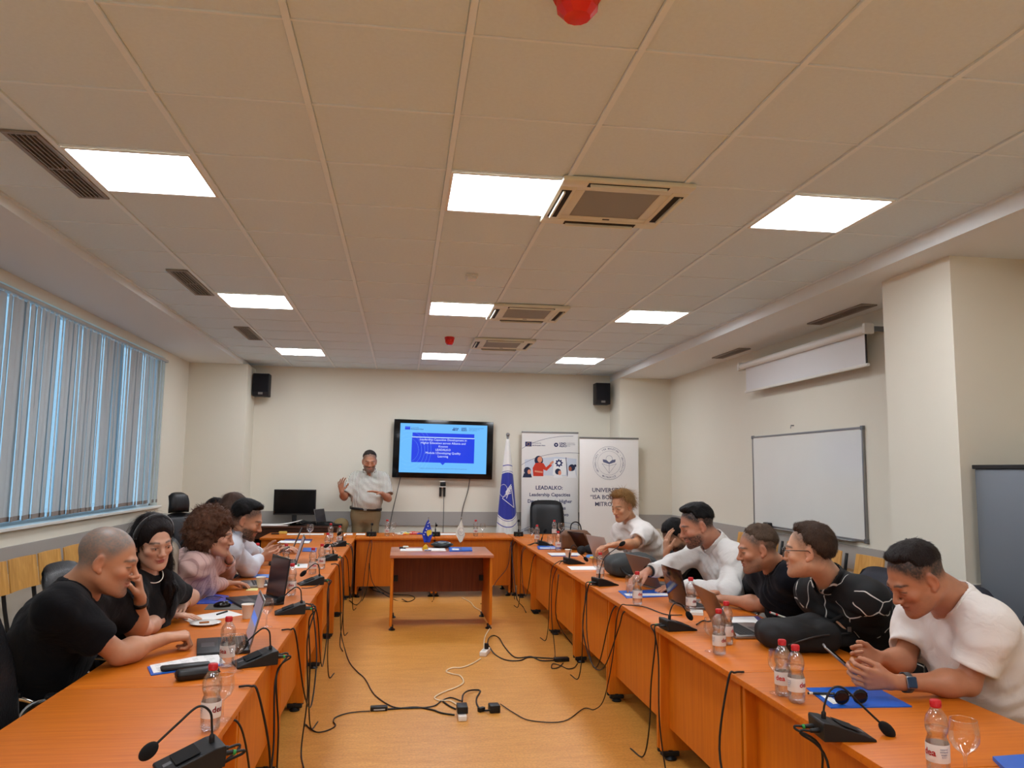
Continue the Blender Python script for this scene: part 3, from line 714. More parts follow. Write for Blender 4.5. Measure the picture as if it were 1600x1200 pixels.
for cx, cz, f, hr in ((-.34, 1.61, 1, .052), (.12, 1.60, 1, .045), (.33, 1.66, -1, .05)):
    drw('printed_body', HAIRI if cx < 0 else WHI, [(cx-.07, 1.52), (cx+.07, 1.52), (cx+.05, cz-.03), (cx-.05, cz-.03)], 4)
    drw('printed_hair', HAIRI, E(cx, cz+.01, hr, hr), 5); drw('printed_face', SKP if cx < .3 else mat('print_brown', (170, 90, 60), .7), E(cx+f*.026, cz-.008, .024, .034), 6)
drw('printed_hair', HAIRI, E(.38, 1.70, .02, .02), 5)
tx(t, 'LEADALKO:', .078, INK, -.01, 1.345, -.0015, bold=.0016)
for i, s in enumerate(['Leadership Capacities', 'Development in Higher', 'Education across', 'Albania and Kosovo']): tx(t, s, .070, INK, 0, 1.247-.0965*i, -.0015, bold=.0013)
arc(.1, .45, .75, .42, PI*.12, PI*.9, .003, INKL); arc(.05, .40, .75, .42, PI*.12, PI*.9, .003, INKL); tx(t, 'Contact:', .045, INK, -.3, .74, -.0015)
t, w = banner('plain white roll up banner with a round seal behind the blonde woman', 2.59, 3.45, 11.25 - .37, 2.085)
t.location.y = 10.78
t.location.x -= .115
arc(0, 1.74, .235, .235, 0, 2*PI, .0022, GREYI); arc(0, 1.74, .17, .17, 0, 2*PI, .0015, GREYI)
def ring(s, cx, cz, r, size, a0, a1, m, y=-.0015, parent=None, flip=False):
    n = len(s)
    for i, c in enumerate(s):
        if c == ' ': continue
        a = a0+(a1-a0)*(i+.5)/n
        M = Matrix.Translation((cx+r*math.cos(a), y, cz+r*math.sin(a))) @ Matrix.Rotation(-(a-PI/2) if not flip else -(a+PI/2), 4, 'Y') @ TX
        text(c, size, m, 'seal_letter', parent, M, 'CENTER', .0004)
ring('UNIVERSITETI - ISA BOLETINI - UNIVERSITY', 0, 1.74, .192, .034, PI*1.22, -PI*.22, GREYI, parent=t); ring('MITROVICE', 0, 1.74, .215, .034, PI*1.34, PI*1.66, GREYI, parent=t, flip=True)
def emblem(parent, cx, cz, s, m, y=-.0012):
    def T(name, pts, r=.0022): return MB().tube([(cx+u*s, y, cz+v*s) for u, v in pts], r, 4).obj(name, m, parent)
    T('emblem_line', [(-.5, .05), (0, -.6), (.5, .05)]); T('emblem_line', [(-.5, .05), (0, -.1), (.5, .05)]); T('emblem_line', [(0, -.6), (0, .1)])
    for q in (-1, 1):
        MB().prism([(cx+q*u*s, cz+v*s) for u, v in ((0, .02), (.42, .16), (.45, .34), (.2, .3), (0, .14))], y, y+.0006).obj('emblem_book', m, parent)
    T('emblem_line', [(.22*math.cos(a*PI/8), .38+.22*math.sin(a*PI/8)) for a in range(-2, 11)])
emblem(t, 0, 1.72, .21, GREYI)
SER = mat('serif_ink', (62, 68, 100), .7)
for i, s in enumerate(['UNIVERSITETI', '\u201cISA BOLETINI\u201d', 'MITROVIC\u00cb']): tx(t, s, .082, SER, 0, 1.33-.098*i, -.0015, bold=.0012)

# ------------------------------------------------------------------ tall flag
def flag_mat():
    m = D.materials.new('university_flag_cloth'); m.use_nodes = True; tt = NT(m); b = tt.b
    tc = tt.n('ShaderNodeTexCoord'); uv = tc.outputs['UV']; sx_ = tt.n('ShaderNodeSeparateXYZ'); tt.l(uv, sx_.inputs[0])
    def mth(op, a, c, v=None):
        n = tt.n('ShaderNodeMath', operation=op)
        for i, q in enumerate((a, c, v)):
            if q is None: continue
            if isinstance(q, (int, float)): n.inputs[i].default_value = q
            else: tt.l(q, n.inputs[i])
        return n.outputs[0]
    # uv in metres: u across, v height
    du = mth('DIVIDE', mth('SUBTRACT', sx_.outputs[0], .0), .62); dv = mth('SUBTRACT', sx_.outputs[1], .02)
    d = mth('SQRT', mth('ADD', mth('MULTIPLY', du, du), mth('MULTIPLY', dv, dv)), 0)
    blue = mth('LESS_THAN', d, .335); r1 = mth('LESS_THAN', mth('ABSOLUTE', mth('SUBTRACT', d, .44), 0), .006); r2 = mth('LESS_THAN', mth('ABSOLUTE', mth('SUBTRACT', d, .355), 0), .004)
    fac = mth('MAXIMUM', blue, mth('MAXIMUM', r1, r2))
    mx = tt.n('ShaderNodeMix', data_type='RGBA'); mx.inputs[6].default_value = (*srgb((226, 224, 218)), 1); mx.inputs[7].default_value = (*srgb((26, 42, 150)), 1)
    tt.l(fac, mx.inputs[0]); tt.l(mx.outputs[2], b.inputs['Base Color']); b.inputs['Roughness'].default_value = .6; b.inputs['Sheen Weight'].default_value = .3
    return m
t = thing('standing_flag', 'tall white flag with a blue round emblem on a pole beside the television', 'flag', (1.50, 11.18, 0))
MB().lathe([(.001, 0), (.15, 0), (.15, .02), (.03, .05), (.02, .09), (.001, .09)], 20).obj('base', CHROME, t, True)
MB().tube([(0, 0, .05), (0, 0, 2.10)], .013, 10).obj('pole', CHROME, t, True); MB().ell((0, 0, 2.135), (.028, .028, .028), 10).obj('finial', STEEL, t, True); MB().cyl((0, 0, 2.09), (0, 0, 2.11), .02).obj('collar', STEEL, t)
NU, NV = 40, 30; vs = []; uvs = []
for j in range(NV+1):
    q = j/NV; z = 2.07 - 1.42*q; R = .018 + .16*q**.85
    for i in range(NU+1):
        u = i/NU; x = -R*1.02 + 2*R*u*.98 + .02*q; fold = math.sin(u*PI)*R*.75 + .022*q*math.sin(u*9+1)+.01*q*math.sin(u*23)
        vs.append((x + .05*q*(0 if u < .7 else -(u-.7)), -fold, z)); uvs.append(((x-.0)*1.0, z-1.235))
fs = [(j*(NU+1)+i, j*(NU+1)+i+1, (j+1)*(NU+1)+i+1, (j+1)*(NU+1)+i) for j in range(NV) for i in range(NU)]
me = D.meshes.new('cloth'); me.from_pydata(vs, [], fs); uvl = me.uv_layers.new(name='UVMap')
for lp in me.loops: uvl.data[lp.index].uv = uvs[lp.vertex_index]
me.materials.append(flag_mat()); me.polygons.foreach_set('use_smooth', [True]*len(me.polygons))
fl = D.objects.new('flag_cloth', me); COL.objects.link(fl); fl.parent = t
sm = fl.modifiers.new('s', 'SOLIDIFY'); sm.thickness = .003
def onflag(x, z):
    q = (2.07-z)/1.42; R = .018+.16*q**.85; u = (x - .02*q + R*1.02)/(2*R*.98); u = min(1, max(0, u))
    return (x, -(math.sin(u*PI)*R*.75 + .022*q*math.sin(u*9+1)+.01*q*math.sin(u*23)) - .006, z)
FW_ = mat('flag_white_print', (228, 228, 230), .6)
def fl_line(pts, r=.005):
    P = []
    for (a, b), (c, d_) in zip(pts[:-1], pts[1:]): P += [onflag(a+(c-a)*k/6, b+(d_-b)*k/6) for k in range(6)]
    P.append(onflag(*pts[-1])); MB().tube(P, r, 5).obj('emblem_line', FW_, t)
fl_line([(-.075, 1.22), (.09, 1.09), (.05, 1.40), (-.02, 1.22)]); fl_line([(-.075, 1.22), (.05, 1.40)], .004); fl_line([(-.06+.055*math.cos(a*PI/6), 1.33+.09*math.sin(a*PI/6)) for a in range(0, 12)], .003)
for k in range(5): fl_line([(-.03, 1.27+.01*k), (.045, 1.30+.03*k)], .006)

# ------------------------------------------------------------------ dark desk with monitor at the back wall
t = thing('computer_desk', 'dark brown desk against the back wall under the black monitor', 'desk', (-1.42, 11.15, 0))
MB().bbox((-.56, -.22, .805), (.56, .28, .835), .004).obj('desk_top', DESKW, t)
for s in (-1, 1): MB().bbox((s*.54-.014, -.20, 0), (s*.54+.014, .26, .805), .003).obj('side_panel', DESKW, t)
MB().bbox((-.526, .1, .25), (.526, .116, .805), .003).obj('back_panel', DESKW, t); MB().bbox((-.526, -.19, .66), (.526, -.17, .80), .003).obj('front_apron', DESKW, t)
MB().bbox((-.526, -.15, .12), (.526, .1, .14), .003).obj('shelf', DESKW, t)
t = thing('computer_monitor', 'black computer monitor on the dark desk', 'monitor', (-1.475, 11.22, .835), .02)
MB().bbox((-.285, -.02, .135), (.285, .012, .485), .006).obj('housing', BLACK, t, True); MB().box((-.272, -.0215, .155), (.272, -.019, .473)).obj('screen', BLACKG, t)
MB().bbox((-.03, .0, .01), (.03, .02, .3), .006).obj('stand', BLACK, t, True); MB().bbox((-.13, -.09, 0), (.13, .09, .012), .005).obj('base', BLACK, t, True)

# ------------------------------------------------------------------ signed distance modelling
def vnoise(P, f, seed=0):
    rs = np.random.RandomState(seed); T = rs.rand(32, 32, 32).astype(np.float32)
    Q = P*f; I = np.floor(Q).astype(np.int32); Fr = (Q-I).astype(np.float32); Fr = Fr*Fr*(3-2*Fr); out = 0
    for dx in (0, 1):
        for dy in (0, 1):
            for dz in (0, 1):
                w = (Fr[..., 0] if dx else 1-Fr[..., 0])*(Fr[..., 1] if dy else 1-Fr[..., 1])*(Fr[..., 2] if dz else 1-Fr[..., 2])
                out = out + w*T[(I[..., 0]+dx) & 31, (I[..., 1]+dy) & 31, (I[..., 2]+dz) & 31]
    return out-.5
def A(v): return np.array(v[:], dtype=np.float32)
class SDF:
    def __init__(s, lo, hi, h):
        s.h = h; s.lo = A(lo); s.n = np.ceil((A(hi)-s.lo)/h).astype(int)+1
        s.F = np.full(tuple(s.n), 1.0, dtype=np.float32)
    def _sub(s, lo, hi, m):
        a = np.maximum(np.floor((A(lo)-m-s.lo)/s.h).astype(int), 0); b = np.minimum(np.ceil((A(hi)+m-s.lo)/s.h).astype(int)+1, s.n)
        if np.any(b <= a): return None, None
        ax = [s.lo[i]+s.h*np.arange(a[i], b[i], dtype=np.float32) for i in range(3)]
        P = np.stack(np.meshgrid(*ax, indexing='ij'), -1)
        return tuple(slice(a[i], b[i]) for i in range(3)), P
    def put(s, lo, hi, fn, k=.01, op='u'):
        sl, P = s._sub(lo, hi, max(k, 2*s.h)*1.6+.004)
        if sl is None: return s
        d = fn(P).astype(np.float32); f = s.F[sl]
        if op == 'u':
            hh = np.maximum(k-np.abs(f-d), 0)/k; s.F[sl] = np.minimum(f, d)-hh*hh*k*.25
        else:
            d = -d; hh = np.maximum(k-np.abs(f-d), 0)/k; s.F[sl] = np.maximum(f, d)+hh*hh*k*.25
        return s
    def cap(s, a, b, r0, r1=None, k=.01, op='u'):
        r1 = r0 if r1 is None else r1; a = A(a); b = A(b); r = max(r0, r1)
        def fn(P):
            ba = b-a; L = max(float(ba@ba), 1e-9); t = np.clip(((P-a)@ba)/L, 0, 1)
            return np.linalg.norm(P-a-t[..., None]*ba, axis=-1)-(r0+(r1-r0)*t)
        return s.put(np.minimum(a, b)-r, np.maximum(a, b)+r, fn, k, op)
    def ell(s, c, r, R=None, k=.01, op='u'):
        # R: 3x3 matrix whose columns are the local axes in world
        c = A(c); r = np.array(r, dtype=np.float32); R = np.eye(3, dtype=np.float32) if R is None else np.array(R, dtype=np.float32)
        ext = np.sqrt(((R*r)**2).sum(1))
        def fn(P):
            q = ((P-c)@R)/r; k0 = np.linalg.norm(q, axis=-1); k1 = np.linalg.norm(q/r, axis=-1)
            return k0*(k0-1)/np.maximum(k1, 1e-6)
        return s.put(c-ext, c+ext, fn, k, op)
    def rbox(s, c, half, rad, R=None, k=.01, op='u'):
        c = A(c); half = np.array(half, dtype=np.float32)-rad; R = np.eye(3, dtype=np.float32) if R is None else np.array(R, dtype=np.float32)
        ext = (np.abs(R)@(half+rad))
        def fn(P):
            q = np.abs((P-c)@R)-half; return np.linalg.norm(np.maximum(q, 0), axis=-1)+np.minimum(q.max(-1), 0)-rad
        return s.put(c-ext, c+ext, fn, k, op)
    def cutplane(s, p, n, lo=None, hi=None, soft=.004):
        # removes everything on the +n side (inside the box lo..hi when given)
        p = A(p); n = A(n); n = n/np.linalg.norm(n)
        lo = s.lo if lo is None else A(lo); hi = s.lo+s.h*(s.n-1) if hi is None else A(hi)
        sl, P = s._sub(lo, hi, 0)
        if sl is None: return s
        s.F[sl] = np.maximum(s.F[sl], (P-p)@n); return s
    def disp(s, fn):
        m = np.abs(s.F) < 3.5*s.h+.012
        idx = np.argwhere(m); P = s.lo+s.h*idx.astype(np.float32); s.F[m] += fn(P).astype(np.float32); return s
    def surf(s):
        F = s.F; neg = F < 0
        def cells(a): return a[:-1, :-1, :-1].astype(np.uint8)
        cnt = sum(neg[dx:neg.shape[0]-1+dx, dy:neg.shape[1]-1+dy, dz:neg.shape[2]-1+dz].astype(np.uint8) for dx in (0, 1) for dy in (0, 1) for dz in (0, 1))
        act = (cnt > 0) & (cnt < 8); idx = np.argwhere(act); N = len(idx)
        vid = np.full(act.shape, -1, dtype=np.int32); vid[act] = np.arange(N)
        C = np.array([(dx, dy, dz) for dx in (0, 1) for dy in (0, 1) for dz in (0, 1)])
        V = np.stack([F[idx[:, 0]+c[0], idx[:, 1]+c[1], idx[:, 2]+c[2]] for c in C], 1)
        acc = np.zeros((N, 3), np.float32); num = np.zeros(N, np.float32)
        for a in range(8):
            for b in range(a+1, 8):
                if np.abs(C[a]-C[b]).sum() != 1: continue
                va, vb = V[:, a], V[:, b]; m = (va < 0) != (vb < 0); t = np.where(m, va/np.where(m, va-vb, 1), 0)
                acc += np.where(m[:, None], C[a]+t[:, None]*(C[b]-C[a]), 0); num += m
        verts = s.lo+s.h*(idx+acc/num[:, None])
        faces = []
        for ax in range(3):
            sl0 = [slice(None)]*3; sl1 = [slice(None)]*3; sl0[ax] = slice(0, -1); sl1[ax] = slice(1, None)
            a, b = neg[tuple(sl0)], neg[tuple(sl1)]
            for flip in (False, True):
                e = np.argwhere((a & ~b) if not flip else (~a & b))
                u, v = (ax+1) % 3, (ax+2) % 3
                e = e[(e[:, u] > 0) & (e[:, v] > 0) & (e[:, u] < act.shape[u]) & (e[:, v] < act.shape[v]) & (e[:, ax] < act.shape[ax])]
                q = []
                for du, dv in ((-1, -1), (0, -1), (0, 0), (-1, 0)):
                    f = e.copy(); f[:, u] += du; f[:, v] += dv; q.append(vid[f[:, 0], f[:, 1], f[:, 2]])
                q = np.stack(q, 1)
                if flip: q = q[:, ::-1]
                faces.append(q)
        faces = np.concatenate(faces); faces = faces[(faces >= 0).all(1)]
        return verts, faces
    def mesh(s, name, m, smooth_it=0, color=None):
        v, f = s.surf(); me = D.meshes.new(name)
        me.vertices.add(len(v)); me.vertices.foreach_set('co', v.astype(np.float32).ravel())
        me.loops.add(f.size); me.loops.foreach_set('vertex_index', f.astype(np.int32).ravel())
        me.polygons.add(len(f)); me.polygons.foreach_set('loop_start', np.arange(0, f.size, 4, dtype=np.int32)); me.polygons.foreach_set('loop_total', np.full(len(f), 4, np.int32))
        me.polygons.foreach_set('use_smooth', np.ones(len(f), bool)); me.update(calc_edges=True); me.validate()
        for mm in (m if isinstance(m, list) else [m]): me.materials.append(mm)
        if color is not None:
            at = me.color_attributes.new('Tint', 'FLOAT_COLOR', 'POINT'); at.data.foreach_set('color', color(v).astype(np.float32).ravel())
        return me
    def obj(s, name, m, parent=None, color=None):
        o = D.objects.new(name, s.mesh(name, m, color=color)); COL.objects.link(o)
        if parent is not None:
            o.parent = parent; o.matrix_parent_inverse = parent.matrix_basis.inverted() if False else Matrix()
            o.location = -parent.location if parent.rotation_euler.z == 0 else (0, 0, 0)
        return o

# ------------------------------------------------------------------ small things
TZ = .7505
def local(t, P):  # world points into a thing's frame
    M = (Matrix.Translation(t.location) @ t.rotation_euler.to_matrix().to_4x4()).inverted(); return [M @ Vector(p) for p in P]
# water bottle
prof = [(.001, .004), (.020, .0), (.028, .003), (.0315, .012), (.032, .03), (.0315, .05), (.0315, .095), (.030, .103), (.0262, .113), (.0262, .118), (.030, .128), (.0322, .140), (.0318, .155), (.028, .170), (.019, .184), (.0135, .192), (.0132, .200)]
bm_ = MB().lathe(prof, 22).mesh('bottle_body', PET, 'all')
# petal foot
for v in bm_.vertices:
    z = v.co.z
    if z < .02:
        a = math.atan2(v.co.y, v.co.x); v.co.z += .004*(1-z/.02)*(.5+.5*math.cos(5*a))*(v.co.xy.length/.03)
wp = [(.001, .007), (.028, .009), (.030, .03), (.0298, .095), (.0285, .103), (.025, .113), (.025, .118), (.0285, .128), (.0302, .138), (.001, .139)]
wm_ = MB().lathe(wp, 18).mesh('water', WATER, 'all')
capm = MB(); capm.lathe([(.001, .215), (.0135, .215), (.0148, .212), (.0148, .199), (.0152, .1985), (.0152, .194), (.0135, .194)], 22)
for k in range(22):
    a = k*2*PI/22; capm.box((-.0006, -.0006, .199), (.0006, .0006, .212), Matrix.Translation((.0149*math.cos(a), .0149*math.sin(a), 0)))
capm = capm.mesh('cap', RED, 'all')
LABM = mat('bottle_label', (236, 228, 222), .5, alpha=.82)
labm = MB().lathe([(.0322, .045), (.0325, .046), (.0325, .094), (.0322, .095)], 24).mesh('label', LABM, 'all')
def wrap(me, r, zc):
    for v in me.vertices:
        x, y = v.co.x, v.co.y; a = x/r; v.co = Vector((r*math.sin(a), -r*math.cos(a), zc+y))
o_ = text('dea', .027, RED, 'label_print', bold=.0006); wrap(o_.data, .0332, .064); dea = o_.data; D.objects.remove(o_)
o_ = text('\n'.join(['natural', 'mineral', 'water', '0.5 l']), .008, NAVYB, 'label_print', spacing=.9); wrap(o_.data, .0332, .082); fine = o_.data; D.objects.remove(o_)
def bottle(label, pos, rz, group):
    t = thing('water_bottle', label, 'bottle', pos, rz, group)
    for n, me in (('bottle_body', bm_), ('water', wm_), ('cap', capm), ('label', labm)):
        o = D.objects.new(n, me); COL.objects.link(o); o.parent = t
        if n == 'label':
            for k in (0, PI):
                q = D.objects.new('brand_print', dea); COL.objects.link(q); q.parent = o; q.rotation_euler = (0, 0, k)
                q = D.objects.new('small_print', fine); COL.objects.link(q); q.parent = o; q.rotation_euler = (0, 0, k+1.25)
    return t
BGL, BGR, BGB = 'water bottles on the window side tables', 'water bottles on the whiteboard side tables', 'water bottles on the back row'
bl = [(328, 1141, .9, 'red capped water bottle nearest the bottom left microphone', BGL), (354, 1042, -.5, 'red capped water bottle in front of the bald man laptop', BGL),
 (401, 888, 0, 'red capped water bottle at the elbow of the bearded man', BGL), (455, 930, 0, 'red capped water bottle behind the third left microphone', BGL), (446, 889, 1, 'red capped water bottle mostly behind the big dark laptop screen', BGL),
 (488, 897, .6, 'red capped water bottle in front of a blue folder, left one of a close pair', BGL), (502, 889, 0, 'red capped water bottle, right one of the close pair before the blue folder', BGL),
 (511, 866, 1, 'bluish labelled water bottle next to the fifth left microphone', BGL), (516, 846, 0, 'red capped water bottle beside the tall wine glass near the back corner', BGL), (530, 851, 0, 'red capped water bottle touching the sixth left microphone', BGL),
 (604.5, 838, 0, 'red capped water bottle on the back row right of the standing man', BGB), (743, 838, 0, 'red capped water bottle on the back row below the television right end', BGB),
 (839, 848, 0, 'red capped water bottle before the black armchair at the far right table end', BGR), (866, 838, 1, 'red capped water bottle in front of the armchair seat, beside a wine glass', BGR), (872, 861, 0, 'red capped water bottle next to the brown handbag', BGR),
 (938, 905, 1.2, 'red capped water bottle beside the grey sports bag', BGR), (983, 881, 0, 'red capped water bottle half behind the grey sports bag', BGR), (996, 945, .4, 'red capped water bottle standing on the striped blue folder', BGR),
 (1080, 957, .5, 'red capped water bottle leaning view against the brown laptop lid', BGR), (1124, 1023, .5, 'red capped bottle with logo beside a wine glass, front one before the grey laptop', BGR), (1136, 1007, .9, 'red capped bottle behind another one, next to the grey laptop keyboard', BGR),
 (1224, 1087, -.8, 'red capped bottle in front of the black backpack, back one of the pair', BGR), (1245, 1098, .45, 'red capped bottle with a red logo, front one before the sunglasses folder', BGR), (1467, 1213, 1.8, 'large looking red capped bottle at the bottom right edge', BGR)]
for x, y, rz, lb, g in bl: bottle(lb, atz(x, y, TZ), rz, g)
# wine glasses
gp = [(.032, .0), (.033, .002), (.02, .004), (.005, .008), (.004, .03), (.004, .062), (.008, .070), (.024, .082), (.034, .100), (.036, .118), (.034, .138), (.031, .152)]
gm = MB().lathe(gp, 24).mesh('glass_body', GLASS, 'all')
rimm = MB().tube([(.031*math.cos(k*PI/12), .031*math.sin(k*PI/12), .152) for k in range(25)], .0009, 5).mesh('rim', GLASS, 'all')
wat = MB().lathe([(.001, .072), (.008, .0725), (.023, .084), (.032, .100), (.0325, .106), (.001, .106)], 20).mesh('water', WATER, 'all')
def wine(label, pos, fill=False, s=1.0, group='stemmed glasses on the tables'):
    t = thing('wine_glass', label, 'glass', pos, 0, group); t.scale = (s,)*3
    for n, me in [('glass_body', gm), ('rim', rimm)] + ([('water', wat)] if fill else []):
        o = D.objects.new(n, me); COL.objects.link(o); o.parent = t
for x, y, f, s, lb in [(416, 980, 0, 1, 'empty stemmed glass between the silver laptop lid and the third left microphone'), (347, 1125, 0, 1, 'empty stemmed glass hidden behind the nearest left bottle'), (368, 1049, 0, 1, 'stemmed glass peeking out behind the bottle by the bald man laptop'),
    (484, 843, 1, 1.2, 'tall stemmed glass of water in front of the dark monitor desk'), (614, 837, 0, 1.1, 'stemmed glass on the back row beside the pile of markers'), (754, 838, 0, 1.1, 'stemmed glass on the back row below the television right end'),
    (877, 840, 0, 1.25, 'large stemmed glass in front of the black armchair seat'), (860, 862, 1, 1.1, 'stemmed glass of water on the blue notebook by the far right microphone'), (830, 845, 0, 1, 'stemmed glass at the far right corner left of the first bottle'),
    (932, 901, 0, 1, 'stemmed glass touching the bottle beside the grey sports bag'), (985, 935, 0, 1, 'stemmed glass beside the bottle on the striped blue folder'), (1112, 1018, 0, 1.05, 'stemmed glass left of the logo bottle before the grey laptop'),
    (1217, 1084, 0, 1.1, 'stemmed glass left of the bottle pair before the backpack'), (1510, 1224, 0, 1.15, 'large looking stemmed glass at the bottom right edge'), (452, 905, 0, 1, 'stemmed glass behind the big dark laptop screen'), (524, 862, 0, 1, 'stemmed glass beside the bluish labelled bottle')]:
    wine(lb, atz(x, y, TZ), f, s)
def cup(label, pos, m, h=.08, r=.034):
    t = thing('cup', label, 'cup', pos); MB().lathe([(.001, .003), (r*.68, 0), (r*.7, .002), (r, h), (r+.002, h+.001), (r+.002, h-.003), (r*.96, h-.003), (r*.66, .006), (.001, .006)], 20).obj('cup_wall', m, t, 'all')
    MB().lathe([(.001, h*.75), (r*.9, h*.75)], 16).obj('drink', mat('milky_drink', (206, 184, 152), .4), t)
CUPM = mat('cup_paper', (228, 222, 212), .5)
cup('white paper cup between the mouse pad and the leaning laptop lid', atz(386, 966, TZ), CUPM); cup('white plastic cup in front of the big dark laptop screen', atz(407, 918, TZ), CUPM, .075)
cup('clear plastic cup on the far left corner of the tables', atz(537, 845, TZ), GLASS, .08); cup('cream plastic cup under the overturned glass at the far right', atz(888, 873, TZ), CUPM, .09); 
# delegate microphones
MICB = mat('mic_black', (15, 15, 16), .5, bump=.1, bscale=500); FOAM = mat('mic_foam', (12, 12, 13), .95, bump=.6, bscale=900)
def mic(label, rear, front, neck, hr=.017, hl=.030, cables=(), rearside=None, group='black delegate microphones on the tables'):
    a = atz(*rear, TZ); b = atz(*front, TZ); d = (b-a); L = .175; rz = math.atan2(d.y, d.x); c = a + d.normalized()*.085
    t = thing('conference_microphone', label, 'microphone', c, rz, group)
    w = .062
    poly = [(-.085, 0), (.09, 0), (.088, .008), (-.055, .056), (-.085, .060), (-.088, .052)]
    bd = MB().prism(poly, -w, w); bme = bd.obj('base', MICB, t)
    bv = bme.modifiers.new('b', 'BEVEL'); bv.width = .003; bv.segments = 2
    MB().bbox((-.02, -.045, 0), (.05, .045, .0015), .0005, Matrix.Translation((0, 0, .0415)) @ Matrix.Rotation(.324, 4, 'Y')).obj('speaker_grille', mat('mic_grille', (8, 8, 8), .9), t)
    MB().bbox((-.012, -.01, 0), (.012, .01, .003), .001, Matrix.Translation((.062, 0, .016)) @ Matrix.Rotation(.324, 4, 'Y')).obj('button', GREYM, t)
    P = catmull([(x, 0, z) for x, z in neck], 8)
    nk = MB().tube(P, [.0085 if i < 5 else .0036 for i in range(len(P))], 8).obj('gooseneck', MICB, t, 'all')
    e = P[-1]; dr = (P[-1]-P[-4]).normalized()
    R = Vector((0, 0, 1)).rotation_difference(dr).to_matrix().to_4x4()
    MB().ell(e+dr*hl*.6, (hr, hr, hl), 12, R).obj('foam_head', FOAM, t, 'all')
    for s in (-1, 1):
        MB().cyl((-.082, s*.022, .025), (-.115, s*.022, .024), .009, .007, 10).obj('plug', BLACK, t, True)
    MB().cyl((-.116, .022, .024), (-.124, .022, .022), .0082, .0082, 10).obj('plug_ring', GREEN, t, True)
    # two cables dropping over the aisle edge
    for i, (pts) in enumerate(cables):
        s = -1 if i % 2 else 1
        st = [Vector((-.11, s*.022, .024)), Vector((-.15, s*.024, .018))]
        P = catmull(st + local(t, pts), 7)
        MB().tube(P, .0042, 6).obj('cable', CABL, t, 'all')
    return t
N1 = [(-.065, .05), (-.062, .10), (-.045, .145), (.0, .150), (.05, .115), (.115, .055)]
N2 = [(-.065, .05), (-.062, .09), (-.055, .135), (-.03, .152), (.0, .135), (.045, .095)]
def drops(x, y, side, kind):
    # world points hanging on the aisle side; side=+1 when the aisle is toward +x (left tables)
    o = x; r = random.Random(int(y*100))
    e = .035*side
    a = [(o+e, y, .70), (o+e*1.3, y+.05, .45), (o+e*1.2, y+.10, .2), (o+e*1.5, y+.18, .02), (o+e*2.2, y+.35, .006)]
    b = [(o+e, y-.03, .68), (o+e*1.4, y-.10, .40), (o+e*1.2, y-.25, .22), (o+e*1.2, y-.45, .30), (o+e, y-.68, .62), (o+e*.2, y-.72, .715), (o-.03*side, y-.74, .715)]
    return [a, b] if kind == 0 else [a, [(o+e, y-.05, .6), (o+e*1.6, y-.12, .3), (o+e*1.2, y-.2, .03), (o+e*2.5, y-.45, .006)]]
LE, RE = -.572, 1.445
def mleft(lb, rear, front, neck, kind=0, **k):
    a = atz(*rear, TZ); return mic(lb, rear, front, neck, cables=drops(LE, a.y, 1, kind), **k)
def mright(lb, rear, front, neck, kind=0, **k):
    a = atz(*rear, TZ); return mic(lb, rear, front, neck, cables=drops(RE, a.y, -1, kind), **k)
mleft('black conference microphone nearest the bottom left of the photo', (343, 1188), (222, 1212), [(-.06, .05), (-.058, .10), (-.05, .145), (-.015, .165), (.04, .125), (.10, .075)], 0, hr=.02, hl=.03)
mleft('black conference microphone beside the bald man laptop', (429, 1034), (366, 1041), N2, 0)
mleft('black conference microphone in front of the empty stemmed glass, third on the left', (476, 957), (428, 959), N2, 1)
mleft('black conference microphone with bent neck behind the upright laptop, fourth on the left', (503, 912), (468, 914), N2, 0)
mleft('black conference microphone beside the blue folder, fifth on the left', (524, 875), (506, 876), [(-.065, .05), (-.05, .12), (-.03, .15), (-.01, .145)], 1)
mleft('black conference microphone at the last left table before the back row', (537, 853), (520, 854), [(-.065, .05), (-.07, .12), (-.06, .16), (-.04, .15)], 0)
mic('black conference microphone on the back row in front of the standing man', (580, 838), (584, 832), [(-.06, .05), (-.06, .12), (-.03, .16), (.03, .15)], cables=[[(-.36, 10.08, .68), (-.38, 10.07, .4), (-.3, 10.03, .15), (-.05, 9.95, .006), (.1, 9.8, .006)], [(-.40, 10.08, .65), (-.44, 10.05, .3), (-.46, 9.95, .03), (-.5, 9.6, .006)]])
mic('black conference microphone on the back row between the two table flags', (680, 838), (684, 831), [(-.06, .05), (-.055, .13), (-.03, .17), (.06, .16), (.15, .13)], cables=[[(.44, 10.08, .65), (.44, 10.07, .3), (.43, 10.0, .02), (.4, 9.8, .006)]])
mic('black conference microphone at the right end of the back row', (810, 838), (812, 829), [(-.06, .05), (-.065, .12), (-.05, .17), (.0, .19)], cables=[[(1.40, 10.06, .65), (1.36, 10.0, .4), (1.2, 9.9, .22), (1.05, 9.75, .01), (.98, 9.6, .006)], [(1.42, 10.05, .6), (1.43, 10.0, .2), (1.44, 9.9, .006)]])
mright('black conference microphone on the right tables nearest the back row', (841, 852), (864, 852), [(-.05, .05), (-.03, .12), (-.015, .15)], 0)
mright('black conference microphone beside the cream cup, second from the back on the right', (884, 881), (917, 880), [(-.05, .05), (-.035, .14), (.0, .17), (.06, .10), (.11, .05)], 1)
mright('black conference microphone with raised straight neck beside the grey sports bag', (930, 915), (968, 913), [(-.05, .05), (-.04, .12), (.0, .21), (.09, .27), (.14, .30)], 0)
mright('black conference microphone in front of the dark reflecting laptop', (1037, 984), (1090, 982), [(-.05, .05), (-.045, .10), (-.02, .14), (.02, .135), (.06, .085)], 1)
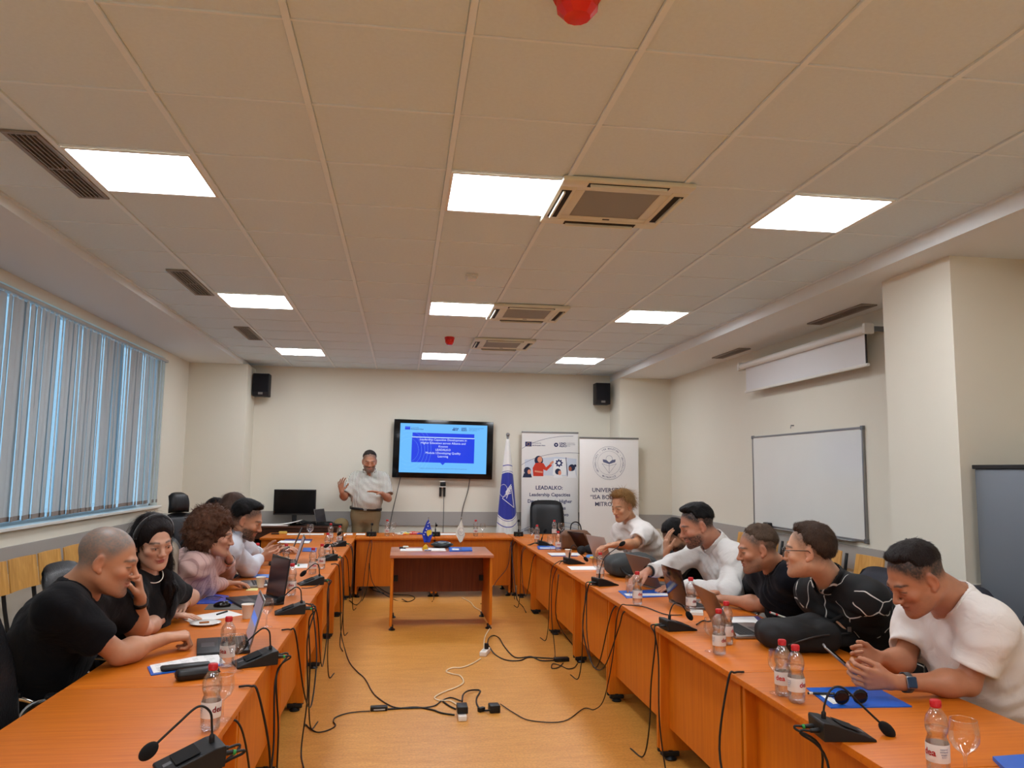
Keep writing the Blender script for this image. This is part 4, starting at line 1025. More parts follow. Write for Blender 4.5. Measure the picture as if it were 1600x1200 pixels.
mright('black conference microphone nearest on the right, before the sunglasses folder', (1276, 1150), (1372, 1150), [(-.06, .05), (-.055, .10), (-.03, .150), (.01, .155), (.07, .10), (.14, .035)], 0, hr=.019, hl=.034)
# flat paper things
def flat(name, label, cat, px, h, m, z=TZ, group=None, parts=(), r=0):
    P = [atz(x, y, z) for x, y in px]; c = sum(P, Vector())/len(P); t = thing(name, label, cat, c, 0, group)
    MB().prism([(p.x-c.x, p.y-c.y) for p in P], 0, h, ax='z').obj(parts[0] if parts else 'sheet', m, t)
    return t, c, P
def strip(t, c, px, z, h, m, name):
    P = [atz(x, y, z) for x, y in px]; MB().prism([(p.x-c.x, p.y-c.y) for p in P], z-c.z, z-c.z+h, ax='z').obj(name, m, t)
t, c, P = flat('folder', 'bright blue folder carrying sunglasses in front of the phone user', 'folder', [(1260, 1076), (1367, 1074), (1425, 1105), (1298, 1107)], .004, BLUEF, parts=('cover',))
strip(t, c, [(1279, 1084.5), (1289, 1084), (1313, 1099), (1302, 1100)], TZ+.0042, .0006, PAPER, 'sticker')
flat('folder', 'bright blue folder cut by the bottom right corner of the photo', 'folder', [(1551, 1188), (1660, 1180), (1720, 1225), (1600, 1235)], .012, BLUEF, parts=('cover',))
t, c, P = flat('folder', 'blue folder with a white strip beneath the water bottle on the right tables', 'folder', [(966, 924), (1030, 922), (1050, 932), (979, 935)], .005, BLUEF, parts=('cover',))
strip(t, c, [(975, 927.5), (1042, 927), (1048, 930.5), (979, 931)], TZ+.0052, .0006, PAPER, 'sticker')
t, c, P = flat('folder', 'navy folder under white sheets beside the grey laptop', 'folder', [(1146, 964), (1184, 963.5), (1197, 972), (1150, 976)], .004, NAVYB, parts=('cover',))
t, c, P = flat('paper_sheet', 'white sheet on the navy folder under the hand with the red pen', 'paper', [(1141, 964.5), (1178, 964), (1191, 977), (1146, 977)], .002, PAPER, z=TZ+.0045)
flat('paper_sheet', 'white sheet lying left of the bottle and grey sports bag', 'paper', [(886, 885), (932, 885), (934, 890.5), (893, 890.5)], .002, PAPER)
flat('folder', 'navy folder edge beneath the sheet by the second right microphone', 'folder', [(856, 865), (900, 865), (903, 869.5), (862, 869.5)], .003, NAVYB, parts=('cover',)); flat('paper_sheet', 'white sheet on the navy folder beside the cream cup', 'paper', [(855, 864), (904, 864), (907, 868), (862, 868)], .002, PAPER, z=TZ+.0035)
t, c, P = flat('notebook', 'blue notebook under the far right microphone and glass of water', 'notebook', [(839, 853.5), (875, 854), (878, 858), (841, 858.5)], .006, BLUEF, parts=('cover',)); strip(t, c, [(843, 855.5), (870, 856), (870, 857), (844, 857)], TZ+.0062, .0006, PAPER, 'title_strip')
flat('folder', 'blue folder beneath a printed sheet before the bald man', 'folder', [(230, 1043), (330, 1023), (350, 1040), (236, 1056)], .004, BLUEF, parts=('cover',)); t, c, P = flat('paper_sheet', 'printed white sheet on the blue folder before the bald man', 'paper', [(234, 1040), (338, 1020), (352, 1036), (240, 1052)], .002, PAPER, z=TZ+.0045)
INKT = mat('print_ink', (40, 40, 46), .8)
for k in range(9):
    q = .1+.09*k; a = P[0].lerp(P[3], q); b = P[1].lerp(P[2], q); u = (b-a)
    for j in range(5):
        if (k+j) % 4 == 3: continue
        s0 = a + u*(.06+.18*j); s1 = s0+u*(.13 if (k*j) % 3 else .08); s0 = s0-c; s1 = s1-c; wv = Vector((0, .0012, 0))
        MB().add([s0-wv+Vector((0, 0, .0024)), s1-wv+Vector((0, 0, .0024)), s1+wv+Vector((0, 0, .0024)), s0+wv+Vector((0, 0, .0024))], [(0, 1, 2, 3)]).obj('printed_line', INKT, t)
flat('paper_sheet', 'white sheet with a black pen in front of the headband woman', 'paper', [(281, 966), (356, 954), (380, 961), (299, 974)], .002, PAPER)
a, b = atz(339, 960, TZ+.007), atz(355, 955, TZ+.007); t = thing('pen', 'black pen lying on the white sheet before the headband woman', 'pen', a)
MB().cyl((0, 0, 0), b-a, .005, .005, 10).obj('barrel', BLACK, t, True); MB().cyl(b-a, (b-a)*1.08, .005, .001, 10).obj('tip', GREYM, t, True)
t = thing('plate', 'small white plate with a brown biscuit beside the bald man hand', 'plate', atz(321, 976, TZ))
MB().lathe([(.001, .001), (.045, .0), (.05, .003), (.082, .012), (.083, .013), (.05, .006), (.001, .005)], 28).obj('dish', WHITE, t, 'all')
p = atz(319, 973.5, TZ+.006); t = thing('biscuit', 'brown biscuit lying on the small white plate', 'food', p, .4); MB().bbox((-.026, -.010, 0), (.026, .010, .008), .003).obj('wafer', mat('biscuit', (150, 90, 44), .8), t)
flat('folder', 'blue plastic folder between the pink blouse and the mouse pad', 'folder', [(303, 944), (334, 929), (357, 932), (363, 943.5)], .006, mat('blue_plastic', (40, 88, 200), .2), parts=('cover',))
t, c, P = flat('eyeglass_pouch', 'folded eyeglasses in a clear sleeve on the blue plastic folder', 'eyeglasses', [(322, 937), (332, 932.5), (346, 934), (340, 939.5)], .008, GLASS, z=TZ+.0065, parts=('sleeve',))
MB().tube([(-.05, -.01, .012), (-.01, .02, .014), (.04, .0, .012), (.06, -.03, .012)], .002, 5).obj('glasses_temple', BLACK, t, 'all')
flat('mouse_pad', 'grey patterned mouse pad under the black mouse', 'mouse pad', [(319, 953), (327, 944), (378, 945), (380, 953)], .003, mat('pad_grey', (104, 100, 96), .8, noise=.5, nscale=30))
p = atz(347, 948, TZ+.0035); t = thing('computer_mouse', 'black computer mouse on the grey patterned pad', 'mouse', p, .2)
MB().ell((0, 0, .008), (.052, .031, .026), 14).obj('shell', BLACKG, t, 'all'); MB().bbox((.02, -.003, .028), (.035, .003, .036), .002).obj('scroll_wheel', GREYM, t)
mp = t.children[0]; 
for v in mp.data.vertices: v.co.z = max(v.co.z, .0005)
flat('booklet', 'white and blue printed booklet beside the pink blouse hand', 'booklet', [(373, 902), (378, 897), (421, 898), (421, 903)], .004, mat('booklet_blue', (80, 130, 200), .4, noise=.6, nscale=30))
flat('sticky_note', 'pale yellow note strip near the white plastic cup', 'paper', [(384, 923), (387, 919.5), (404, 919), (402, 923)], .002, mat('pale_yellow', (236, 228, 150), .8))
t, c, P = flat('paper_sheet', 'white sheet with a green mark between the two middle left bottles', 'paper', [(450, 888), (452, 881), (481, 881), (480, 887.5)], .002, PAPER); strip(t, c, [(464.5, 885), (465, 882), (468, 882), (468, 885)], TZ+.0022, .0005, GREEN, 'printed_mark')
flat('folder', 'bright blue folder behind the pair of bottles on the left tables', 'folder', [(472, 862), (474, 856.5), (495, 856.5), (494, 862.5)], .005, BLUEF, parts=('cover',))
flat('folder', 'navy folder under white sheets near the two thin laptops', 'folder', [(440, 847), (446, 843), (488, 843), (486, 847)], .004, NAVYB, parts=('cover',)); flat('paper_sheet', 'white sheets on the navy folder near the two thin laptops', 'paper', [(433, 848.5), (439, 845), (485, 845.5), (483, 849)], .004, PAPER, z=TZ+.0045)
for i, (x0, x1, lb) in enumerate(((448, 506, 'long white sheet along the far left back row edge'), (539, 551, 'small white card left of the standing man'), (556, 571, 'small white card before the standing man belt'), (686, 712, 'white sheet on the back row between the table flags'))):
    flat('paper_sheet', lb, 'paper', [(x0, 836), (x0+1, 833.6), (x1, 833.6), (x1, 836)], .002, PAPER)
p = atz(442, 834, TZ); t = thing('sticky_pad', 'yellow sponge shaped pad on the far left back row', 'notepad', p); MB().bbox((-.05, -.03, 0), (.05, .03, .03), .004).obj('pad', mat('pad_yellow', (226, 186, 88), .8), t)
t = thing('marker_pen', 'dark pen left of the yellow pad on the back row', 'pen', atz(430, 834, TZ+.008)); MB().cyl((-.05, 0, 0), (.05, 0, 0), .008, n=10).obj('barrel', BLACK, t, True)
# pile of markers on the back row
rm = random.Random(5); MC = [('yellow', (226, 196, 40)), ('red', (206, 40, 40)), ('blue', (30, 50, 170)), ('black', (20, 20, 22)), ('green', (40, 130, 60)), ('orange', (230, 110, 60))]
mk = [(622, 834, 'black'), (628, 833, 'yellow'), (634, 834.5, 'yellow'), (640, 833, 'red'), (645, 835, 'red'), (650, 834, 'blue'), (655, 835, 'blue'), (632, 831.5, 'green'), (641, 831, 'red'), (626, 836, 'orange'), (660, 834, 'black'), (649, 831.5, 'orange')]
cnt = {}
pos_w = {'black': ['at the left end of the pile', 'at the right end of the pile'], 'yellow': ['left of the other yellow one', 'right of the other yellow one'], 'red': ['between the yellow and the blue ones', 'in the middle of the front of the pile', 'at the back of the pile'], 'blue': ['left of the other blue one', 'right of the other blue one'], 'green': ['at the back of the pile'], 'orange': ['at the front left of the pile', 'at the back right of the pile']}
for x, y, cn in mk:
    i = cnt.get(cn, 0); cnt[cn] = i+1; p = atz(x, y, TZ+.0095); p.y = 10.86-.07*(y-831.5)
    t = thing('marker_pen', cn+' marker pen on the back row, '+pos_w[cn][i], 'marker pen', p, rm.uniform(-.5, .5), 'marker pens piled on the back row'); c_ = mat('marker_'+cn, dict(MC)[cn], .4)
    MB().cyl((-.045, 0, 0), (.03, 0, 0), .009, n=10).obj('barrel', WHITE if i == 0 else c_, t, True); MB().cyl((.03, 0, 0), (.07, 0, 0), .0094, n=10).obj('cap', c_, t, True)
# laptops: hinge centre, yaw of the direction from the hinge to the user, opening angle
KEYM = mat('laptop_keys', (18, 18, 20), .6)
def laptop(label, hinge, yaw, ang, body, lid, scr, w=.33, d=.225, keyed=True, group='laptops on the tables', z=TZ):
    h = Vector(hinge); t = thing('laptop', label, 'laptop', (h.x, h.y, z), yaw, group)
    MB().bbox((0, -w/2, .001), (d, w/2, .018), .004).obj('base', body, t, True)
    if keyed:
        kb = MB()
        for r in range(6):
            for k in range(14): kb.box((.03+r*.0185, -w/2+.022+k*(w-.044)/14, .0178), (.03+r*.0185+.0155, -w/2+.022+(k+.86)*(w-.044)/14, .0196))
        o = kb.obj('keys', KEYM, t); o['kind'] = 'stuff'
        MB().box((.155, -.05, .0176), (.215, .05, .0184)).obj('touchpad', mat('touchpad', (60, 60, 62), .3), t)
    M = Matrix.Translation((.004, 0, .016)) @ Matrix.Rotation(-ang, 4, 'Y')      # lid along local x, opened by ang from the deck
    L = MB().bbox((0, -w/2, -.003), (d, w/2, .003), .0025, M).obj('lid', lid, t, True)
    MB().box((.012, -w/2+.008, -.0036), (d-.008, w/2-.008, -.0028), M).obj('bezel', BLACKG, L)
    MB().box((.018, -w/2+.014, -.0042), (d-.014, w/2-.014, -.0034), M).obj('screen', scr, L)
    MB().cyl((.004, -w*.35, .016), (.004, w*.35, .016), .006, n=10).obj('hinge', BLACK, t, True)
    return t
SILV = mat('laptop_silver', (148, 146, 144), .3, .7); DGREY = mat('laptop_dark', (38, 38, 40), .4, .3); LIDB = mat('laptop_lid_taupe', (118, 100, 92), .4, .2); SOFF = mat('screen_dim', (52, 48, 56), .2)
S1 = emis('laptop_screen_glow', (96, 84, 90), .8); S2 = emis('laptop_screen_blue', (60, 90, 160), .8)
lp = laptop('silver and black laptop open in front of the bald man', atz(388, 1006, .76), PI+.24, 1.83, DGREY, SILV, S1, .34, .235)
MB().box((.10, -.12, -.0048), (.14, .13, -.0042), Matrix.Translation((.004, 0, .016)) @ Matrix.Rotation(-1.83, 4, 'Y')).obj('taskbar_window', S2, lp)
laptop('dark laptop with its screen upright in front of the headband woman', atz(430, 936, .76), PI+.46, 1.70, DGREY, DGREY, SOFF, .37, .27)
laptop('white laptop lying low beside the pink blouse hand', atz(424, 911, .76), PI+.25, 2.2, SILV, SILV, S1, .30, .21)
laptop('thin black laptop of the bearded man, nearer of two', atz(463, 878, .76), PI+.16, 1.86, DGREY, DGREY, S1, .34, .24)
laptop('thin black laptop farther along beyond the bearded man', atz(458, 858, .76), PI+.12, 1.95, DGREY, DGREY, SOFF, .33, .23)
laptop('taupe laptop of the man in the long sleeved white shirt', atz(1014, 917, .76), .22, 2.0, SILV, LIDB, SOFF, .36, .25)
laptop('dark laptop with a blue reflection on its lid in front of the navy shirt', atz(1060, 945, .76), .05, 1.80, SILV, mat('laptop_lid_gloss', (70, 62, 64), .12, .8), SOFF, .33, .24)
laptop('brown backed laptop with silver keyboard beside the black backpack', atz(1130, 985, .76), -.05, 2.05, SILV, mat('laptop_lid_brown', (128, 98, 76), .35, .6), SOFF, .36, .25)
laptop('silver laptop in front of the short haired woman in white', atz(941, 874, .76), .32, 1.95, SILV, mat('laptop_lid_grey', (176, 166, 160), .45, .1), SOFF, .33, .24)
laptop('dark brown laptop leaning by the handbag in front of the woman in white', atz(911, 859, .76), .40, 2.1, DGREY, mat('laptop_lid_darkbrown', (52, 34, 28), .35, .3), SOFF, .30, .22)
# black cases in front of the bald man
p = atz(290, 1046, TZ); t = thing('glasses_case', 'flat black case on the printed sheet before the bald man', 'case', p, .35); MB().bbox((-.10, -.028, .004), (.10, .028, .022), .008).obj('shell', BLACK, t, True)
p = atz(308, 1060, TZ); t = thing('glasses_case', 'rounded black case between the nearest bottle and the flat case', 'case', p, .45); MB().bbox((-.085, -.035, 0), (.085, .035, .042), .018, seg=4).obj('shell', BLACK, t, True); MB().bbox((-.0855, -.0355, .022), (.0855, .0355, .024), .0008).obj('seam', BLACKG, t)
# bags by signed distance
BAGB = mat('bag_black', (24, 25, 26), .8, bump=.3, bscale=400); BAGG = mat('bag_grey', (54, 58, 58), .75, bump=.3, bscale=400); BAGBR = mat('bag_brown', (112, 74, 46), .5, bump=.2, bscale=200)
c = atz(1262, 1012, TZ)
bp_ = [c+Vector((-.19, .0, 0)), c+Vector((.26, .05, 0))]
S = SDF((c.x-.36, c.y-.3, TZ-.03), (c.x+.46, c.y+.36, TZ+.26), .007)
S.rbox(c+Vector((-.06, .0, .065)), (.17, .15, .062), .05, k=.03); S.rbox(c+Vector((.08, .06, .055)), (.17, .13, .05), .04, k=.05); S.ell(c+Vector((-.12, -.02, .08)), (.13, .12, .06), k=.04); S.ell(c+Vector((.05, .03, .10)), (.12, .1, .05), k=.05)
S.cap(c+Vector((.15, .02, .08)), c+Vector((.29, .03, .03)), .04, .02, k=.04)
S.disp(lambda P: .022*vnoise(P, 9, 1)+.010*np.sin(40*(P[..., 0]+P[..., 2]*.8+.3*vnoise(P, 6, 2)))*.35)
S.cutplane((0, 0, TZ+.001), (0, 0, -1))
t = thing('backpack', 'large black backpack lying on the table before the patterned shirt', 'backpack', (c.x, c.y, TZ)); S.obj('bag_body', BAGB, t)
for pts, r in (([(-.18, -.15, .05), (-.05, -.17, .09), (.1, -.12, .09), (.2, -.06, .08)], .004),):
    MB().tube(catmull(pts, 6), r, 6).obj('zip', mat('zip_grey', (60, 60, 60), .4), t, 'all')
MB().tube(catmull([(.12, -.02, .13), (.18, -.04, .16), (.24, -.02, .12), (.30, .0, .05)], 6), .010, 8).obj('strap', BAGB, t, 'all'); MB().bbox((.17, -.085, .09), (.19, -.08, .115), .002).obj('zip_puller', STEEL, t)
S = SDF((-1.66, 4.76, .62), (-1.16, 5.40, 1.22), .008); Rj = np.array(Matrix.Rotation(.2, 3, 'Z'), dtype=np.float32); jc = Vector((-1.44, 5.09, .95))
S.rbox(jc, (.075, .245, .20), .07, Rj, k=.02); S.ell(jc+Vector((.02, -.18, -.05)), (.08, .08, .20), k=.05); S.ell(jc+Vector((-.1, .2, -.08)), (.08, .07, .2), k=.05)
S.disp(lambda P: .02*vnoise(P*np.array([1, 1, .5], dtype=np.float32), 14, 4)+.006*np.sin(55*(P[..., 0]-P[..., 1])+5*vnoise(P, 6, 5)))
t = thing('jacket', 'beige jacket draped over a chair back beyond the headband woman', 'jacket', (jc.x, jc.y, .7)); S.obj('cloth', mat('jacket_beige', (150, 138, 122), .85, bump=.2, bscale=300), t)
c = atz(976, 905, TZ)+Vector((.13, .22, 0))
S = SDF((c.x-.4, c.y-.3, TZ-.03), (c.x+.42, c.y+.32, TZ+.3), .009)
S.rbox(c+Vector((0, 0, .075)), (.22, .16, .073), .055, k=.03); S.ell(c+Vector((.0, 0, .11)), (.19, .14, .08), k=.05)
S.disp(lambda P: .02*vnoise(P, 8, 4)+.006*np.sin(30*P[..., 0]+6*vnoise(P, 5, 5))); S.cutplane((0, 0, TZ+.001), (0, 0, -1))
t = thing('sports_bag', 'dark grey sports bag lying beside the taupe laptop', 'bag', (c.x, c.y, TZ)); S.obj('bag_body', BAGG, t)
MB().tube(catmull([(-.20, -.11, .08), (-.1, -.158, .09), (.1, -.158, .09), (.20, -.11, .08)], 6), .005, 6).obj('zip', BLACK, t, 'all'); MB().tube(catmull([(-.15, -.14, .10), (-.1, -.2, .03), (.05, -.21, .02), (.12, -.15, .09)], 6), .012, 8).obj('handle', BLACK, t, 'all')
c = atz(897, 860, TZ)+Vector((.05, .15, 0)); S = SDF((c.x-.25, c.y-.2, TZ-.03), (c.x+.3, c.y+.2, TZ+.3), .007)
S.rbox(c+Vector((0, 0, .09)), (.17, .09, .09), .03, k=.02); S.rbox(c+Vector((0, 0, .16)), (.13, .06, .05), .02, k=.05); S.disp(lambda P: .012*vnoise(P, 12, 6)); S.cutplane((0, 0, TZ+.001), (0, 0, -1))
t = thing('handbag', 'brown leather handbag with a dark loop handle on the right tables', 'handbag', (c.x, c.y, TZ)); S.obj('bag_body', BAGBR, t)
MB().tube(catmull([(-.06, 0, .18), (-.05, 0, .27), (0, 0, .30), (.05, 0, .27), (.07, 0, .18)], 6), .007, 8).obj('handle', mat('handle_dark', (40, 34, 32), .5), t, 'all'); MB().bbox((-.02, -.092, .13), (.02, -.088, .16), .002).obj('clasp', mat('gold', (196, 150, 60), .3, 1), t)
# black items by the woman in white
p = atz(943, 843, TZ)+Vector((.12, .3, 0)); p = Vector((2.0, 8.15, TZ)); t = thing('black_pouch', 'black pouch on the table beyond the silver laptop', 'pouch', p, .3); MB().ell((0, 0, .05), (.09, .05, .05), 12).ell((-.12, 0, .045), (.05, .04, .045), 12).obj('pouch_body', BAGB, t, 'all')
p = atz(924, 871, TZ); t, c_, P_ = flat('leaflet', 'colourful blue and yellow leaflet beside the silver laptop', 'leaflet', [(915, 871), (917, 867), (927, 867), (930, 873)], .003, mat('leaflet_blue', (60, 130, 200), .5), parts=('cover',)); strip(t, c_, [(921, 872), (922, 869), (928, 869), (930, 873)], TZ+.0032, .0005, YEL, 'yellow_block')
t, c_, P_ = flat('paper_sheet', 'white sheet beyond the silver laptop near the woman in white', 'paper', [(949, 872), (952, 868), (966, 868), (965, 873)], .002, PAPER)
t, c_, P_ = flat('mobile_phone', 'black mobile phone lying by the half hidden bottle', 'phone', [(988, 869), (989, 865.5), (1002, 866), (1002, 870)], .012, BLACKG, parts=('case',))
t, c_, P_ = flat('power_bank', 'small white block beside the bottle before the brown laptop', 'charger', [(1078, 961), (1079, 956), (1098, 957), (1099, 962)], .016, WHITE, parts=('case',))
# sunglasses on the blue folder
c = atz(1330, 1100, TZ+.005); t = thing('sunglasses', 'black sunglasses lying on the bright blue folder', 'sunglasses', c, .02)
LENS = mat('dark_lens', (6, 8, 20), .08)
for s in (-1, 1):
    e = MB().ell((s*.038, 0, .026), (.028, .003, .024), 14).obj('lens', LENS, t, 'all'); MB().tube([(s*.038+.029*math.cos(k*PI/10), -.001, .026+.025*math.sin(k*PI/10)) for k in range(21)], .0022, 6).obj('rim', BLACKG, e, 'all')
    MB().tube(catmull([(s*.068, .002, .036), (s*.07, .04, .03), (s*.05, .075, .008), (-s*.02, .085, .004)], 6), .0025, 6).obj('temple', BLACKG, t, 'all')
MB().tube(catmull([(-.012, 0, .032), (0, -.002, .037), (.012, 0, .032)], 5), .0022, 6).obj('bridge', STEEL, t, 'all')
c0, c1 = atz(1262, 1083, TZ+.010), atz(1304, 1084, TZ+.010); t = thing('pen', 'black pen across the top of the sunglasses folder', 'pen', c0); MB().cyl((0, 0, 0), c1-c0, .0048, n=10).obj('barrel', BLACK, t, True); MB().cyl((c1-c0)*.05, (c1-c0)*.18, .0052, n=10).obj('pen_ring', WHITE, t, True)
# black cable adapter on the right table
cable('black adapter cable crossing the right table from the bottle to the aisle', [atz(1066, 961, .756), atz(1040, 960, .756), atz(1010, 949, .756), atz(990, 946, .756), (1.47, 5.02, .757), (1.435, 5.04, .75), (1.41, 5.06, .65), (1.40, 5.12, .4), (1.37, 5.22, .12), (1.33, 5.32, .02), atz(912, 1107, .006), atz(880, 1127, .006), atz(830, 1126, .006), atz(805, 1115, .006), atz(782, 1100, .01)], .0035)
cable('black laptop cable between the front microphone and the logo bottle', [atz(1088, 976, .756), atz(1098, 970, .757), atz(1108, 971, .757), atz(1118, 966, .757)], .004)
# ---------------- centre table
CTZ = .7505
def atc(x, y): return atz(x, y, CTZ)
flat('paper_sheet', 'white sheet on the centre table, left of two', 'paper', [(625, 861), (626, 857), (659, 857), (660, 861)], .003, PAPER); flat('paper_sheet', 'white sheet on the centre table, right of two', 'paper', [(664, 861), (662, 857), (695, 857), (697, 861)], .003, PAPER)
t, c_, P_ = flat('folder', 'shiny blue folder at the right of the centre table', 'folder', [(702, 862), (701, 856.5), (737, 856.5), (738, 861.5)], .012, BLUEF, parts=('cover',)); strip(t, c_, [(707, 859.5), (706, 857), (717, 857), (717, 859.5)], TZ+.0125, .0006, PAPER, 'sticker')
p = atc(691, 856); t = thing('conference_phone', 'grey and black conference phone on the centre table', 'phone', p+Vector((0, .05, 0)))
MB().lathe([(.001, 0), (.08, 0), (.10, .015), (.095, .03), (.001, .03)], 6).obj('base', GREYM, t); MB().lathe([(.12, .022), (.13, .035), (.08, .06), (.03, .07), (.001, .07)], 24).obj('shell', mat('phone_dark', (40, 48, 48), .3), t, 'all')
MB().bbox((-.05, -.06, .056), (.04, -.01, .066), .004).obj('display', mat('phone_display', (190, 196, 196), .3), t); MB().bbox((.06, -.05, .05), (.09, -.02, .058), .004).obj('button_block', WHITE, t)
p = atc(665, 859); t = thing('yellow_cube', 'small yellow folded figure on the centre table', 'ornament', p+Vector((0, .04, 0)), .5); MB().lathe([(.001, 0), (.038, 0), (.034, .03), (.001, .058)], 4).obj('body', YEL, t)
p = atc(631, 858); t = thing('wireless_receiver', 'small black and cream clip item at the left of the centre table', 'gadget', p+Vector((0, .04, 0))); MB().bbox((-.05, -.02, 0), (.02, .02, .02), .005).obj('case', BLACK, t, True); MB().bbox((-.01, -.03, .015), (.05, .02, .03), .006).obj('cover', CREAM, t, True); MB().cyl((-.05, 0, .02), (-.05, 0, .05), .004).obj('stub', RED, t)
def table_flag(label, px, outline, m, Y, prints):
    # outline in image pixels gives the true silhouette of the hanging cloth, built as a folded sheet at the flag's distance
    base = Vector(px); t = thing('table_flag', label, 'flag', base)
    MB().lathe([(.001, 0), (.04, 0), (.04, .008), (.008, .014), (.001, .016)], 18).obj('base', CHROME, t, True)
    top = outline[0]; MB().tube([(0, 0, .01), (0, 0, top[1]+.015)], .003, 6).obj('pole', CHROME, t); MB().ell((0, 0, top[1]+.02), (.006, .006, .008), 8).obj('finial', CHROME, t)
    # left/right edges by height
    zs = sorted({z for _, z in outline}); vs = []; n = 14; NZ = 18
    zt, zb = top[1], min(z for _, z in outline); Lp = outline_lr(outline)
    for j in range(NZ+1):
        z = zt+(zb-zt)*j/NZ; a, b = Lp(z)
        for i in range(n+1):
            u = i/n; vs.append((a+(b-a)*u, -.012-.012*math.sin(u*7+z*20)*(.3+j/NZ), z))
    fs = [(j*(n+1)+i, j*(n+1)+i+1, (j+1)*(n+1)+i+1, (j+1)*(n+1)+i) for j in range(NZ) for i in range(n)]
    o = MB().add(vs, fs).obj('flag_cloth', m, t, 'all'); sm_ = o.modifiers.new('s', 'SOLIDIFY'); sm_.thickness = .0015
    for nm, mm, poly in prints:
        MB().prism(poly, -.034, -.0335).obj(nm, mm, t)
    return t
def outline_lr(o):
    def f(z):
        xs = []
        for (x0, z0), (x1, z1) in zip(o, o[1:]+o[:1]):
            if (z0-z)*(z1-z) <= 0 and z0 != z1: xs.append(x0+(x1-x0)*(z-z0)/(z1-z0))
        return (min(xs), max(xs)) if xs else (o[0][0], o[0][0]+.002)
    return f
KB = mat('flag_blue', (36, 62, 180), .6)
def star(cx, cz, r): return [(cx+(r if k % 2 == 0 else r*.42)*math.sin(k*PI/5), cz+(r if k % 2 == 0 else r*.42)*math.cos(k*PI/5)) for k in range(10)]
table_flag('blue table flag with a gold map shape and white stars on the centre table', aty(668.5, 856, 8.5)[:2]+(CTZ,), [(0, .335), (.05, .17), (.02, .09), (-.04, .09), (-.063, .16), (-.058, .21), (-.02, .31)], KB, 8.5,
    [('gold_map', mat('gold_print', (214, 190, 50), .6), [(-.022, .205), (-.005, .225), (.01, .222), (.024, .232), (.038, .205), (.034, .175), (.012, .172), (0, .155), (-.012, .168)])] + [('white_star', mat('star_white', (235, 235, 235), .6), star(-.045+.012*k+.004*(k > 2), .175+.024*k+.002*k*k, .009)) for k in range(5)] + [('white_star', mat('star_white', (235, 235, 235), .6), star(-.004, .292, .007))])
tf = table_flag('white table flag with a faint round crest on the centre table', aty(720, 856, 8.5)[:2]+(CTZ,), [(0, .335), (.045, .17), (.01, .095), (-.012, .09), (-.06, .18), (-.05, .22)], mat('flag_cream', (226, 226, 214), .6), 8.5, [])
MB().tube([(-.002+.030*math.cos(k*PI/10), -.035, .205+.042*math.sin(k*PI/10)) for k in range(21)], .0015, 4).obj('printed_ring', GREYI, tf); MB().tube([(-.018, -.035, .21), (.0, -.035, .18), (.016, -.035, .21), (0, -.035, .2), (-.018, -.035, .21)], .0012, 4).obj('crest_line', GREYI, tf); MB().tube([(-.045, -.032, .22), (-.035, -.035, .17), (-.012, -.035, .11)], .001, 4).obj('printed_line', GREYI, tf)
# ---------------- things on the dark desk
DT = .8355
def rollsheet():
    vs = []; N = 20
    for i in range(N+1):
        u = i/N; x = -.46+.72*u; z = .012+.09*max(0, u-.55)**1.5*2.2
        for y, dz in ((-.20, 0), (-.05, .01), (.10, .0)): vs.append((x, y+.0, z+dz*(1-u)))
    fs = [(i*3+k, i*3+k+1, i*3+k+4, i*3+k+3) for i in range(N) for k in range(2)]
    return vs, fs
t = thing('flip_chart_paper', 'white curled stack of large sheets on the dark desk', 'paper', (-1.62, 11.13, DT)); vs, fs = rollsheet(); o = MB().add(vs, fs).obj('curled_sheet', PAPER, t, 'all'); o.modifiers.new('s', 'SOLIDIFY').thickness = .003
MB().bbox((-.34, -.2, 0), (.10, .02, .012), .003).obj('sheet_stack', PAPER, t)
t = laptop('small open laptop edge on right of the black monitor', (-1.10, 11.16, 0), -PI/2+1.2, 1.8, DGREY, SILV, SOFF, .30, .21, z=DT, group=None, keyed=False)
t = thing('cable_tangle', 'tangle of black cables on the dark desk below the monitor', 'cables', (-1.3, 11.1, DT)); rc = random.Random(9)
for k in range(7):
    pts = [Vector((rc.uniform(-.14, .42), rc.uniform(-.1, .12), rc.uniform(.008, .06))) for _ in range(7)]; MB().tube(catmull(pts, 6), .005, 5).obj('cable', CABL, t, 'all')
p = Vector((-.92, 11.05, DT)); t = thing('docking_box', 'flat black box on the right end of the dark desk', 'device', p); MB().bbox((-.12, -.08, 0), (.12, .08, .03), .006).obj('case', BLACK, t, True)
t = thing('khaki_bag', 'khaki rounded bag standing between the dark desk and the standing man', 'bag', (-.83, 11.08, 0)); S = SDF((-.97, 10.95, -.02), (-.68, 11.22, .98), .012); S.rbox((-.83, 11.08, .45), (.09, .08, .44), .05, k=.02); S.ell((-.83, 11.08, .86), (.10, .07, .08), k=.05); S.disp(lambda P: .02*vnoise(P, 8, 3)); o = S.obj('bag_body', mat('khaki_cloth', (128, 110, 74), .8), t)
